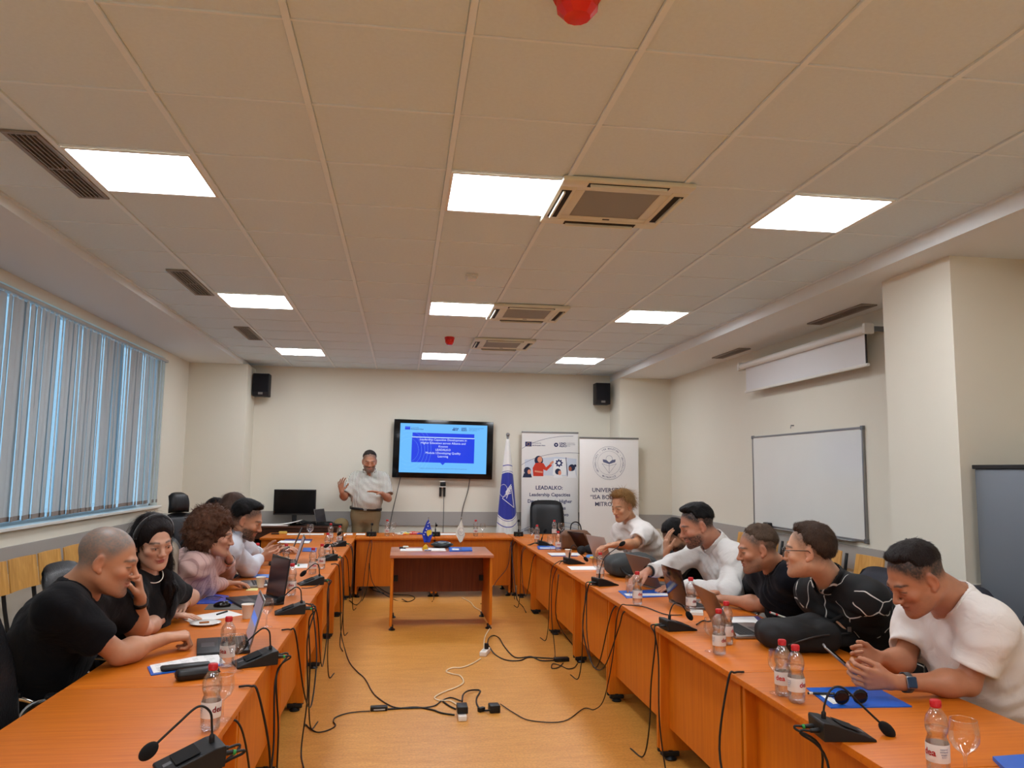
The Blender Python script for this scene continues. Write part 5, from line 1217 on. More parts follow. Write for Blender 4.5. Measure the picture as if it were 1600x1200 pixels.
# ---------------- floor power strips, adapters and cables
def box_thing(name, label, cat, p, rz, sz, m, rad=.006, part='case'):
    t = thing(name, label, cat, p, rz); MB().bbox((-sz[0]/2, -sz[1]/2, 0), (sz[0]/2, sz[1]/2, sz[2]), rad).obj(part, m, t, True); return t
t = box_thing('power_strip', 'white power strip in the aisle, nearest to the camera', 'power strip', atz(721, 1120, 0), PI/2, (.20, .055, .035), CUPM)
for k in range(2): MB().cyl((-.05+.05*k, 0, .035), (-.05+.05*k, 0, .0355), .018, n=16).obj('socket', LGREY, t)
t = box_thing('power_plug', 'black power plug block on the nearest white power strip', 'plug', atz(722, 1112, .036), PI/2, (.11, .07, .045), BLACK); t.location.z = .036
t = box_thing('power_adapter', 'square black power adapter in the aisle right of the white strip', 'power adapter', atz(772, 1112, 0), .1, (.07, .08, .05), BLACK); t = box_thing('power_plug', 'small black plug lying beside the square adapter', 'plug', atz(752, 1112, 0), .6, (.05, .03, .03), BLACK)
t = box_thing('power_adapter', 'flat oblong black laptop adapter in the left of the aisle', 'power adapter', atz(592, 1110, 0), .05, (.115, .05, .03), BLACK); MB().box((-.035, -.026, .008), (.04, -.0255, .016)).obj('adapter_label', LGREY, t)
t = box_thing('power_strip', 'white power strip farther up the aisle toward the centre table', 'power strip', atz(758, 1022, 0), 1.25, (.20, .06, .04), CUPM); 
for k in range(2): MB().cyl((-.05+.06*k, 0, .04), (-.05+.06*k, 0, .0405), .018, n=16).obj('socket', LGREY, t)
p = atz(760, 1014, .042); p.z = .042; t = box_thing('power_plug', 'black plug standing in the farther white power strip', 'plug', p, .2, (.035, .03, .05), BLACK)
t = box_thing('power_adapter', 'black power adapter tangled in cables under the right table foot', 'power adapter', atz(877, 1033, 0), .1, (.13, .06, .032), BLACK)
Fz = .006
def fl_c(label, px, r=.0045, m=None, pre=(), post=(), k=6): return cable(label, list(pre)+[atz(x, y, z) for x, y, z in [(p[0], p[1], p[2] if len(p) > 2 else Fz) for p in px]]+list(post), r, m, k=k)
fl_c('cream extension cable winding from the centre table foot to the farther power strip', [(722, 934), (735, 941), (742, 949), (752, 955), (758, 962), (765, 972), (766, 980), (760, 990), (757, 998), (756, 1008), (757, 1014)], .006, CABW)
fl_c('cream extension cable winding between the two white power strips', [(751, 1029), (738, 1037), (722, 1043), (706, 1044), (697, 1049), (706, 1053), (719, 1056), (724, 1066), (713, 1074), (697, 1080), (684, 1086), (679, 1091), (688, 1095), (703, 1095), (714, 1101)], .006, CABW)
fl_c('black cable running from the oblong adapter to the nearest power strip', [(606, 1108), (622, 1107), (650, 1105), (675, 1109), (690, 1114), (710, 1117)], .006)
fl_c('thin black cable curling from the oblong adapter under the left tables', [(578, 1111), (560, 1112), (540, 1115), (524, 1121), (521, 1127), (524, 1134), (512, 1141), (496, 1144), (484, 1138), (478, 1132), (476, 1134)], .004)
fl_c('thin black cable from the left tables crossing the aisle to the power strip', [(533, 990, .03), (544, 1030), (557, 1048), (570, 1060), (580, 1078), (588, 1088), (605, 1100), (622, 1106), (655, 1106), (678, 1103), (690, 1095), (704, 1090), (720, 1095)], .0045, pre=[(-.62, 7.3, .757), (-.572, 7.31, .757), (-.545, 7.32, .70), (-.53, 7.42, .35)])
fl_c('thin black cable doubled beside the plug block', [(692, 1096), (702, 1103), (712, 1108)], .006)
fl_c('black cable arching from the plug block to the square adapter', [(722, 1096, .07), (724, 1085, .05), (733, 1079, .02), (750, 1079), (745, 1090), (745, 1100), (752, 1109), (766, 1110, .02)], .006)
fl_c('black cable looping from the farther plug toward the right table foot', [(761, 1008, .07), (764, 997, .03), (771, 993), (780, 997), (788, 1010), (805, 1027), (830, 1026), (845, 1032), (866, 1032)], .0055)
fl_c('second black cable from the farther power strip to the adapter under the right foot', [(763, 1008, .05), (773, 1022), (790, 1031), (812, 1032), (826, 1027), (850, 1028), (868, 1029)], .0055)
fl_c('thin black cable tangled around the adapter under the right tables', [(880, 1036), (872, 1043), (862, 1044), (864, 1037), (876, 1040), (888, 1045), (900, 1040), (903, 1020)], .004, post=[(1.40, 7.0, .3), (1.405, 6.95, .7)])
fl_c('thin black cable hanging at the right corner of the back row onto the floor', [(806, 925, .25), (810, 940, .12), (817, 948), (822, 957)], .005, pre=[(1.40, 10.03, .7)])
fl_c('black cable looped on the floor behind the centre table left leg', [(628, 936), (638, 940), (648, 935), (640, 930), (610, 928), (588, 916), (582, 921), (600, 927)], .005)
fl_c('black cable loop by the back row behind the left tables', [(546, 938), (556, 945), (566, 938), (574, 915, .2), (577, 880, .5)], .005)
cable('long black cable hanging in front of the nearest right side table', [(1.50, 3.33, .756), (1.455, 3.32, .757), (1.425, 3.32, .73), (1.37, 3.30, .45), (1.36, 3.15, .25), (1.34, 2.9, .05), (1.3, 2.7, .008), (1.2, 2.5, .008)], .005)
cable('black cable hanging off the left tables beside the nearest left microphone', [(-.62, 3.30, .756), (-.575, 3.30, .757), (-.545, 3.3, .73), (-.50, 3.35, .5), (-.50, 3.5, .2), (-.47, 3.7, .04), (-.45, 3.3, .008), (-.44, 2.6, .008)], .005)
cable('black cable drooping between the second and third left tables', [(-.62, 4.4, .756), (-.575, 4.4, .757), (-.545, 4.4, .73), (-.5, 4.5, .4), (-.49, 4.8, .25), (-.5, 5.1, .45), (-.545, 5.2, .72), (-.575, 5.2, .757), (-.62, 5.2, .756)], .0045)
cable('black cable drooping at the fourth right side table', [(1.50, 5.9, .756), (1.45, 5.9, .757), (1.42, 5.9, .73), (1.37, 5.85, .45), (1.38, 5.6, .25), (1.39, 5.3, .30), (1.42, 5.05, .6), (1.44, 5.0, .714), (1.49, 4.98, .714)], .0045)
cable('thin cable with ring plug lying on the left table before the third microphone', [atz(471, 919, .757), atz(480, 919, .756), atz(492, 917, .756), (-.56, 6.2, .756), (-.53, 6.15, .70), (-.52, 6.1, .4)], .003)

# ------------------------------------------------------------------ people
def V(v): return Vector(v)
def cone(S, a, b, r0, r1, k=.01, op='u', rnd=.004, flat=(1., 1.)):
    # flat ended tapered sleeve
    a = A(a); b = A(b); ax = b-a; L = float(np.linalg.norm(ax)); ax = ax/L; R = max(r0, r1)
    def fn(P):
        q = P-a; t = q@ax; rad = np.linalg.norm(q-t[..., None]*ax, axis=-1); r = r0+(r1-r0)*np.clip(t/L, 0, 1)
        d1 = rad-r+rnd; d2 = np.abs(t-L/2)-L/2+rnd
        return np.minimum(np.maximum(d1, d2), 0)+np.sqrt(np.maximum(d1, 0)**2+np.maximum(d2, 0)**2)-rnd
    return S.put(np.minimum(a, b)-R, np.maximum(a, b)+R, fn, k, op)
def hframe(yaw, pitch, roll=0):
    y = math.radians(yaw); p = math.radians(pitch); f = Vector((math.cos(y)*math.cos(p), math.sin(y)*math.cos(p), math.sin(p)))
    rt = f.cross(Vector((0, 0, 1))).normalized(); up = rt.cross(f)
    if roll: q = Matrix.Rotation(math.radians(roll), 3, f); rt = q @ rt; up = q @ up
    return np.array([rt[:], f[:], up[:]], dtype=np.float32).T      # columns: right, forward, up
def head_sdf(S, c, R, s, fem=False, jaw=1.0, nose=1.0):
    c = A(c)
    def W(x, y, z): return c+R@(np.array([x, y, z], dtype=np.float32)*s)
    def el(p, r, k=.012, op='u', RR=None): S.ell(W(*p), [q*s for q in r], R if RR is None else RR, k*s, op)
    def cp(a, b, r0, r1=None, k=.012, op='u'): S.cap(W(*a), W(*b), r0*s, None if r1 is None else r1*s, k*s, op)
    jw = jaw*(.93 if fem else 1)
    el((0, -.014, .036), (.076, .095, .083), .01); el((0, .028, -.022), (.062, .062, .083), .03)
    el((0, .036, -.070), (.045*jw, .048, .040), .03)
    for q in (-1, 1):
        cp((q*.050*jw, .004, -.056), (q*.018, .074, -.094), .017, .014, .03)
        el((q*.040, .064, -.022), (.022, .020, .017), .02); 
    el((0, .082, -.098), (.017, .014, .014), .018)
    cp((-.030, .083, .020), (.030, .083, .020), .009 if fem else .0115, None, .018)
    for q in (-1, 1): el((q*.031, .098, .000), (.017, .014, .0115), .012, 's')
    for q in (-1, 1): el((q*.031, .0775, .0), (.0150, .0140, .0125), .005)
    n = nose
    cp((0, .086, .012), (0, .086+.021*n, -.026), .0075, .0100, .010); el((0, .086+.023*n, -.030), (.0095, .010, .009), .008)
    for q in (-1, 1): el((q*.012, .094+.005*n, -.034), (.0075, .010, .007), .006)
    cp((0, .092, -.045), (0, .092, -.050), .007, .006, .01)
    el((0, .0895, -.0560), (.0225, .0105, .0056), .004); el((0, .0885, -.0665), (.0195, .0105, .0066), .004)
    el((0, .100, -.0612), (.024, .010, .0013), .003, 's')
    for q in (-1, 1):
        ER = R@np.array(Matrix.Rotation(q*.35, 3, 'Z')@Matrix.Rotation(-.15, 3, 'X'), dtype=np.float32)
        el((q*.0775, -.010, -.003), (.0075, .0185, .031), .006, 'u', ER); el((q*.076, .001, -.030), (.007, .009, .010), .006)
        el((q*.0855, -.006, .000), (.0055, .0105, .019), .004, 's', ER)
    return W
def hand(S, w, d, n, side, s=1.0, curl=(.4, .5, .5), spread=.10, thumb=.5, tcurl=.3, kn=.0035, point=None):
    # w wrist, d direction of the hand, n palm normal (out of the palm), side: unit vector toward the thumb
    w = V(w); d = V(d).normalized(); n = V(n); n = (n-d*n.dot(d)).normalized(); sd = d.cross(n)
    if sd.dot(V(side)) < 0: sd = -sd
    fs = [(.030, .090, .044, .0092), (.010, .094, .048, .0094), (-.011, .090, .045, .0090), (-.031, .082, .036, .0080)]
    tips = []
    for i, (o, kx, L, r) in enumerate(fs):
        k0 = w + (sd*o*.45 + d*.012)*s; k1 = w + (sd*o + d*kx)*s
        S.cap(k0, k1, .0145*s, .0115*s, .012*s)
        cs = curl if not isinstance(curl[0], (tuple, list)) else curl[i]
        dd = (d + sd*spread*(o/.03)).normalized(); p = k1; Ls = (L, L*.62, L*.50); a = 0; rr = r*s
        for j in range(3):
            a += cs[j]; q = dd*math.cos(a)+n*math.sin(a); e = p+q*Ls[j]*s
            S.cap(p, e, rr, rr*.90, kn*s); p = e; rr *= .90
        tips.append(p)
    t0 = w + (sd*.014+d*.018)*s; td = (d*.75+sd*thumb+n*.25).normalized(); t1 = t0+td*.045*s + sd*.012*s
    S.cap(t0, t1, .0155*s, .0125*s, .014*s)
    td2 = (td*math.cos(tcurl)+(d*.5+n*.5-sd*.5).normalized()*math.sin(tcurl)).normalized(); t2 = t1+td2*.034*s; S.cap(t1, t2, .0108*s, .0100*s, .004*s)
    td3 = (td2*math.cos(tcurl*.8)+(d*.5+n*.4-sd*.6).normalized()*math.sin(tcurl*.8)).normalized(); t3 = t2+td3*.026*s; S.cap(t2, t3, .0098*s, .0085*s, .004*s)
    tips.append(t3); return tips
def skin_mat(name, c):
    m = D.materials.new(name); m.use_nodes = True; t = NT(m); b = t.b
    at = t.n('ShaderNodeAttribute', attribute_name='Tint'); tc = t.n('ShaderNodeTexCoord'); nz = t.n('ShaderNodeTexNoise'); nz.inputs['Scale'].default_value = 38; nz.inputs['Detail'].default_value = 4
    t.l(tc.outputs['Object'], nz.inputs['Vector']); mr = t.n('ShaderNodeMapRange'); mr.inputs[3].default_value = .88; mr.inputs[4].default_value = 1.10; t.l(nz.outputs['Fac'], mr.inputs[0])
    mx = t.n('ShaderNodeMix', data_type='RGBA', blend_type='MULTIPLY'); mx.inputs[0].default_value = 1; t.l(at.outputs['Color'], mx.inputs[6]); t.l(mr.outputs[0], mx.inputs[7]); t.l(mx.outputs[2], b.inputs['Base Color'])
    b.inputs['Roughness'].default_value = .48; b.inputs['Subsurface Weight'].default_value = .06; b.inputs['Subsurface Radius'].default_value = (.01, .004, .002); b.inputs['Subsurface Scale'].default_value = 1
    return m
SKM = skin_mat('skin', None)
def hairm(name, c, rough=.5):
    if name in MATS: return MATS[name]
    m = mat(name, c, max(rough, .5), spec=.22, noise=.5, nscale=26, stretch=(1, 1, 1)); t = NT(m)
    tc = t.n('ShaderNodeTexCoord'); mp = t.n('ShaderNodeMapping'); mp.inputs['Scale'].default_value = (120, 120, 25); t.l(tc.outputs['Object'], mp.inputs[0])
    n2 = t.n('ShaderNodeTexNoise'); n2.inputs['Scale'].default_value = 3; n2.inputs['Detail'].default_value = 4; t.l(mp.outputs[0], n2.inputs['Vector'])
    bp = t.n('ShaderNodeBump'); bp.inputs['Strength'].default_value = .7; bp.inputs['Distance'].default_value = .006; t.l(n2.outputs['Fac'], bp.inputs['Height']); t.l(bp.outputs[0], t.b.inputs['Normal'])
    return m
def stepn(x, a, b): t = np.clip((x-a)/(b-a), 0, 1); return t*t*(3-2*t)
def person(label, sp):
    s = sp.get('s', 1.1); hc = V(sp['head']); R = hframe(*sp['look']); N = V(sp['N']); SLv, SRv = V(sp['SL']), V(sp['SR']); P = V(sp['P']); h = sp.get('h', .005)
    bs = sp.get('bs', 1.05); bw = sp.get('bw', 1.0); fem = sp.get('fem', False)
    Lv = (SLv-SRv).normalized(); up = (N-P).normalized(); Lv = (Lv-up*Lv.dot(up)).normalized(); fw = Lv.cross(up)
    RT_ = np.array([Lv[:], fw[:], up[:]], dtype=np.float32).T; TL = (N-P).length
    root = thing('person', label, 'person', (P.x, P.y, 0))
    # ---- body (one continuous surface)
    pts = [hc, N, SLv, SRv, P] + [V(sp[k]) for k in ('eL', 'eR', 'wL', 'wR')]
    hd = {k: sp['hand'+k] for k in 'LR'}
    for k in 'LR': pts.append(V(sp['w'+k])+V(hd[k]['d']).normalized()*.2*bs)
    lo = [min(p[i] for p in pts)-.17 for i in range(3)]; hi = [max(p[i] for p in pts)+.17 for i in range(3)]
    def new(h_): return SDF(lo, hi, h_)
    S = new(h)
    W = head_sdf(S, hc, R, s, fem, sp.get('jaw', 1), sp.get('nose', 1))
    nr = (.052 if fem else .066)*bs*sp.get('nk', 1); skull = V(W(0, -.030, -.045))
    S.cap(N-up*.04, skull, nr*1.1, nr*.92, .03)
    def torso(S, g, loose=0):
        a = P+up*TL*.05; S.ell(a, [(.165*bw+g), (.125*bw+g), .13+g], RT_, .06)
        S.ell(P+up*TL*.36+fw*.01*bw, [(.150*bw+g+loose), (.112*bw+g+loose+sp.get('belly', 0)), .17], RT_, .08)
        S.ell(P+up*TL*.66, [(.165*bw+g+loose*.5), (.112*bw+g+loose*.5), .19], RT_, .08)
        if fem:
            for q in (-1, 1): S.ell(P+up*TL*.66+fw*.085+Lv*q*.075, [.065+g, .06+g, .065+g], RT_, .04)
        for sh in (SLv, SRv):
            S.cap(sh-up*.03, P+up*TL*.60+(sh-N)*.40, .056*bs+g, .095*bs+g, .10)
            S.cap(N-up*.03, sh, .052*bs+g, .050*bs+g, .05); S.cap(N-up*.02+ (sh-N)*.15, N+(sh-N)*.75, .050*bs+g, .050*bs+g, .04)
            S.ell(sh, [(.054 if not fem else .045)*bs+g]*3, None, .07)
    torso(S, -.012)
    ar = (.80 if fem else 1.0)*bs*sp.get('arm', 1)
    for k, sh in (('L', SLv), ('R', SRv)):
        e, w = V(sp['e'+k]), V(sp['w'+k])
        lg = sp['top'].get('sleeve', .6) > 1; ab = ar*(.82 if lg else 1)
        S.cap(sh, e, (.047 if not lg else .040)*ar, .040*ab, .03); S.cap(e, w, .041*ab, .026*ar, .02); S.ell(e.lerp(w, .28), [.043*ab]*3, None, .05)
        H = hd[k]; H['tips'] = hand(S, w, H['d'], H['n'], H['t'], s=bs*(.9 if fem else 1.0)*H.get('s', 1), curl=H.get('curl', (.4, .5, .4)), spread=H.get('spread', .1), thumb=H.get('thumb', .5), tcurl=H.get('tcurl', .3))
    sk = np.array(srgb(sp['skin'])); lip = np.array(srgb(sp.get('lip', (170, 92, 80)))); st = sp.get('beard'); sc = sp.get('scalp'); hcM = np.array(srgb(sp['haircol']))
    c_ = A(hc)
    def color(v):
        q = ((v-c_)@R)/s; x, y, z = q[:, 0], q[:, 1], q[:, 2]; ax = np.abs(x)
        col = np.tile(sk, (len(v), 1)).astype(np.float64); nr_ = (np.abs(q).max(1) < .17)
        nz = vnoise(v, 60, 2)[:, None]; nz2 = vnoise(v, 220, 3)
        def mixc(w, c): 
            w = (w*nr_)[:, None]; return col*(1-w)+c*w
        chk = np.exp(-((ax-.042)**2+(y-.07)**2+(z+.028)**2)/.0006); col = mixc(.30*chk, sk*np.array([1.15, .78, .74]))
        er = stepn(ax, .072, .080)*np.exp(-((y+.01)**2)/.002); col = mixc(.35*er, sk*np.array([1.15, .75, .7])); ns = np.exp(-(x**2+(y-.115)**2+(z+.03)**2)/.0003); col = mixc(.3*ns, sk*np.array([1.12, .78, .74]))
        if st:
            bc = np.array(srgb(st[0])); wgt = stepn(y, -.005, .03)*stepn(-z, .028, .048)*(1-stepn(-z, .115, .135)); wgt = wgt*(1-.9*np.exp(-((ax)**2/.0009+(z+.061)**2/.00009))*(y > .08)); wgt *= 1-stepn(ax, .2, .3)
            mus = np.exp(-((z+.045)**2)/.00006)*(ax < .03)*(y > .08); wgt = np.maximum(wgt, mus)
            if len(st) > 2 and st[2] == 'goatee': wgt = wgt*np.exp(-((ax)**2/.0014)); wgt = np.maximum(wgt, mus*.7)
            col = mixc(np.clip(wgt*st[1]*(1+.8*nz2), 0, 1), bc)
        lw = np.exp(-((z+.0612)**2/.00009+(ax)**2/.0005))*(y > .082); col = mixc(np.clip(lw*1.3, 0, 1)*(.9 if fem else .6), lip)
        brz = .023+.006*np.clip(ax/.03, 0, 1)-.012*np.clip((ax-.035)/.02, 0, 1); bw_ = np.exp(-((z-brz)**2)/.000014)*stepn(ax, .010, .016)*(1-stepn(ax, .048, .056))*(y > .05); col = mixc(np.clip(bw_*1.2, 0, 1)*.85, hcM*.7)
        ew = np.exp(-((z-.0005-.004*(1-((ax-.031)/.014)**2))**2)/.0000035)*(np.abs(ax-.031) < .016)*(y > .07); col = mixc(np.clip(ew*1.3, 0, 1)*.9, np.array([.02, .012, .01]))
        if sc is not None:
            line = np.interp(y, [-.12, -.06, -.02, .01, .03, .07, .09], sc[0]); wgt = stepn(z, line-.015, line+.045); wgt *= (1-.75*er); col = mixc(np.clip(wgt*sc[1]*(1+.6*nz2), 0, 1), np.array(srgb(sc[2])))
        return np.concatenate([col, np.ones((len(v), 1))], 1)
    body = S.obj('body', SKM, root, color)
    # ---- eyes: seen only where the lids are open
    for q in (-1, 1):
        e = MB().ell((0, 0, 0), (.0125*s, .0125*s, .0125*s), 10, None).obj('eye', mat('eye_white', (206, 200, 192), .2), root, 'all'); e.location = V(W(q*.031, .0768, -.0025))-root.location
        if sp.get('open', 0):
            ii = MB().ell((0, 0, 0), (.0062*s, .0062*s, .0062*s), 8).obj('iris', mat('iris_dark', (30, 20, 14), .1), e, 'all'); ii.location = V(R@np.array([0, .0092*s, .001*s], dtype=np.float32))
    # ---- hair
    hs = sp.get('hair')
    if hs:
        H = SDF([hc[i]-.30 for i in range(3)] if hs[0] != 'long' else [hc.x-.30, hc.y-.30, hc.z-.50], [hc[i]+.28 for i in range(3)], sp.get('hh', .005)); Hc = A(hc)
        def he(p, r, k=.015, op='u'): H.ell(W(*p), [q*s for q in r], R, k*s, op)
        style = hs[0]; t = hs[1]
        def keep(ys, zs, soft=0, amp=.009, side=None):
            sl, Pp = H._sub(H.lo, H.lo+H.h*(H.n-1), 0); q = ((Pp-Hc)@R)/s; ln = np.interp(q[..., 1], ys, zs)+amp*2*vnoise(q, 60, 7)
            ax = np.abs(q[..., 0]); ear = .0
            H.F[sl] += ((t+.004+(.012 if len(hs) > 3 else 0)) if style == 'short' else t*.9)*s*(1-stepn(q[..., 2]-ln, -.004, .055 if style == 'short' else .034))*(q[..., 1] < .2)
            H.F[sl] = np.maximum(H.F[sl], (ln-q[..., 2])*s*.8)
            if side: H.F[sl] = np.maximum(H.F[sl], (q[..., 1]-side(ax, q[..., 2]))*s*.9)
        if style == 'short':
            he((0, -.020, .040), (.0765+t*.5, .0945+t*.4, .084+t), .01)
            if len(hs) > 3:
                for p, r in hs[3]: he(p, r, .03)
            keep([-.12, -.085, -.05, -.015, .012, .018, .05, .075, .10], hs[2])
            S2 = lambda Pp: .0035*vnoise(((Pp-Hc)@R)*np.array([1.0, .35, 1.0], dtype=np.float32), 120, 5)+.006*vnoise(((Pp-Hc)@R), 32, 6)
            H.disp(S2)
        elif style == 'curly':
            rc = random.Random(4); he((0, -.03, .03), (.098, .112, .105), .02)
            for i in range(hs[2]):
                a = rc.uniform(0, 2*PI); z = rc.uniform(-1.0, 1); rr = math.sqrt(max(0, 1-z*z)); x, y, zz = rr*math.cos(a), rr*math.sin(a), z
                if y > .35 and zz < .35: continue
                if y > .1 and zz < -.1 and abs(x) < .75: continue
                p = (x*(.085+t), -.03+y*(.095+t)*(1 if y < 0 else .8), .02+zz*(.10+t*(1 if zz > 0 else 1.0))); r = rc.uniform(.016, .030); he(p, (r, r, r), .006)
            he((0, .125, -.03), (.062, .06, .085), .01, 's')
            H.disp(lambda Pp: .016*vnoise(Pp, 55, 8)+.008*vnoise(Pp, 110, 9))
        elif style == 'long':
            he((0, -.018, .040), (.0765+t*.6, .096+t*.8, .084+t), .01)
            if hs[2] == 'back':
                H.cap(W(-.045, -.07, 0), W(-.05, -.095, -.22), .05*s, .045*s, .03); H.cap(W(.045, -.07, 0), W(.05, -.095, -.22), .05*s, .045*s, .03); H.cap(W(0, -.09, 0), W(0, -.105, -.24), .045*s, .04*s, .03)
                for q in (-1, 1): H.cap(W(q*.074, -.01, .02), W(q*.075, -.02, -.15), .026*s, .03*s, .03)
            else:
                for q in (-1, 1):
                    H.cap(W(q*.070, -.03, .02), W(q*.078, -.03, -.12), .028*s, .032*s, .03); H.cap(W(q*.078, -.03, -.12), W(q*.085, .03, -.24), .032*s, .030*s, .03); H.cap(W(q*.085, .03, -.24), W(q*.078, .055, -.36), .030*s, .016*s, .03)
                H.cap(W(0, -.08, 0), W(0, -.09, -.20), .055*s, .045*s, .04)
            he((0, .115, -.045), (.058, .06, .115), .012, 's'); he((0, .06, -.13), (.05, .07, .09), .02, 's')
            keep([-.2, .02, .045, .07, .085, .12], [-.6, -.6, -.35 if hs[2] != 'back' else -.02, .072, .098, .12], amp=.001)
            H.disp(lambda Pp: .005*vnoise(((Pp-Hc)@R)*np.array([1, 1, .15], dtype=np.float32), 90, 5)+.010*vnoise(Pp, 16, 6))
        ho = H.obj('hair', hairm(*sp['hairmat']), root)
        strands(ho, Hc, R, s, style, hs, sp)
    if st and len(st) > 3:           # beard with volume
        B = SDF([hc[i]-.16 for i in range(3)], [hc[i]+.16 for i in range(3)], .004)
        for q in (-1, 1): B.cap(W(q*.062, .012, -.040), W(q*.052, .030, -.072), .006*s, .014*s, .015*s); B.cap(W(q*.052, .030, -.072), W(q*.018, .078, -.098), .014*s, .014*s, .015*s)
        B.ell(W(0, .078, -.100), [.030*s, .022*s, .018*s], R, .02*s); B.disp(lambda Pp: .006*vnoise(Pp, 110, 3)); B.obj('beard', hairm(*sp['hairmat']), root)
    # ---- shirt
    c = sp['top']; T = new(sp.get('ht', .007)); g = c.get('g', .012); torso(T, g, c.get('loose', .012))
    for k, sh in (('L', SLv), ('R', SRv)):
        e, w = V(sp['e'+k]), V(sp['w'+k]); f = c.get('sleeve', .62); sw = c.get('sw', .018)
        if f <= 1:
            q = sh.lerp(e, f); T.cap(sh+(N-sh)*.24-up*.012, sh.lerp(e, f*.55), .048*ar+g, .048*ar+sw*.7, .07); cone(T, sh.lerp(e, f*.3), q, .048*ar+sw*.8, .045*ar+sw*1.2, .03); cone(T, sh.lerp(e, f-.10), sh.lerp(e, f+.06), .045*ar+sw*.5, .045*ar+sw*.8, .004, 's')
        else:
            q = e.lerp(w, f-1); T.cap(sh+(N-sh)*.2-up*.012, e, .048*ar+sw*.8, .044*ar+sw, .05); cone(T, e, q, .044*ar+sw*.9, .030*ar+sw*.55, .02); T.ell(e, [.050*ar+sw]*3, None, .03)
    wa = c.get('wr', .006)*1.5; cf = c.get('wf', 13)
    def folds(Pp):
        q = (Pp-A(P))@RT_; n1 = vnoise(Pp, 5, 11); a = np.sin((q[..., 2]*1.1+q[..., 0]*.7+.25*n1)*cf*4)*.5+vnoise(Pp*np.array([1, 1, 1.6], dtype=np.float32), cf, 12)*1.6
        return wa*(a*.6-.4)
    T.disp(folds)
    na, nb, nra, nrb = A(N+up*.002+fw*.010), A(N+(skull-N)*1.6), nr*1.10+.004, nr*1.15+.012
    def dneck(Pp):
        ba = nb-na; t_ = np.clip(((Pp-na)@ba)/float(ba@ba), 0, 1); return np.linalg.norm(Pp-na-t_[..., None]*ba, axis=-1)-(nra+(nrb-nra)*t_)
    ck = c.get('collar'); CB = None
    if ck:
        sl, Pp = T._sub(N-V((.17, .17, .17)), N+V((.17, .17, .17)), 0); dn = dneck(Pp); CB = SDF(Pp[0, 0, 0]-T.h*.001, Pp[-1, -1, -1], T.h); fx = T.F[sl][:CB.n[0], :CB.n[1], :CB.n[2]]; dn = dn[:CB.n[0], :CB.n[1], :CB.n[2]]; Pp = Pp[:CB.n[0], :CB.n[1], :CB.n[2]]; CB.F = CB.F[:fx.shape[0], :fx.shape[1], :fx.shape[2]]; CB.n = np.array(CB.F.shape)
        if ck == 'rib': CB.F[...] = np.maximum(np.abs(dn-.004)-.009, np.maximum(fx-.0035, -fx-.012))
        else:
            q = Pp-A(N); fr_ = (q@A(fw)); lt = np.abs(q@A(Lv)); CB.F[...] = np.maximum(np.abs(dn-.003-.18*np.clip(.03-fx, 0, .03))-.0055, np.maximum(fx-.030, -fx-.010)); CB.F[...] = np.maximum(CB.F, np.minimum(fr_-.03, .022-lt))
        CB.F[...] = np.maximum(CB.F, -((Pp-A(N-up*.10))@A(up)))
    T.cap(N+up*.002+fw*.010, N+(skull-N)*1.6, nra, nrb, .008, 's')
    if c.get('open'):   # open collar
        T.cap(N+fw*.05-up*.09*c['open'], N+fw*.07+up*.1, .010, .036, .012, 's')
    T.cutplane(P-up*.07, -up)
    if sp.get('stand'): T.cutplane(P+V((0, 0, .095)), (0, 0, -1), P-V((.4, .4, .3)), P+V((.4, .4, .12)))
    shirt = T.obj(c.get('name', 't_shirt'), c['m'], root)
    if CB is not None and (CB.F < 0).any(): CB.obj('neckband' if ck == 'rib' else 'collar', c['m'], root)
    axn = ((skull-N).normalized()*.35+up*.65).normalized()
    def ring(rx, ry, z0, z1, f0, f1, gap, m, name, th=.004, n=34):
        vs = []; side = Lv; fwd = (fw-axn*fw.dot(axn)).normalized(); sd = axn.cross(fwd)
        for i in range(n+1):
            a = gap+(2*PI-2*gap)*i/n; ca, sa = math.cos(a), math.sin(a); dip = (1-ca)*0
            for (rr, z) in ((f0, z0), (f1, z1), (f1+th, z1), (f0+th, z0)):
                vs.append(N+axn*(z-.014*ca*1.0)+fwd*(ca*ry*rr)+sd*(sa*rx*rr)+fwd*.012)
        fs = [(i*4+j, i*4+(j+1) % 4, (i+1)*4+(j+1) % 4, (i+1)*4+j) for i in range(n) for j in range(4)]
        if gap: fs += [(0, 1, 2, 3), (n*4, n*4+3, n*4+2, n*4+1)]
        vs = [v-root.location for v in vs]; return MB().add(vs, fs).obj(name, m, shirt if False else root, 'all')
    # ---- trousers, shoes
    tm_ = sp.get('trousers', mat('trousers_dark', (26, 28, 38), .8)); 
    if sp.get('stand'):
        G = SDF((P.x-.35, P.y-.35, -.01), (P.x+.35, P.y+.35, P.z+.16), .009); G.ell(P+V((0, 0, .0)), (.175*bw, .125*bw, .15), RT_, .05); G.ell(P+V((0, 0, .07)), (.17*bw, .125*bw, .07), RT_, .05)
        for q in (-1, 1):
            hp = P+Lv*q*.09; kn = P+Lv*q*.11+V((0, 0, -(P.z-.5))); an = V((P.x, P.y, .09))+Lv*q*.12; cone(G, an-V((0, 0, .03)), kn, .062, .075, .03); G.cap(kn, hp, .078, .10, .05)
        G.disp(lambda Pp: .010*vnoise(Pp*np.array([1, 1, .6], dtype=np.float32), 12, 2)); G.cutplane(P+V((0, 0, .115)), (0, 0, 1)); G.obj('trousers', tm_, root)
        bl_ = MB(); vs = []
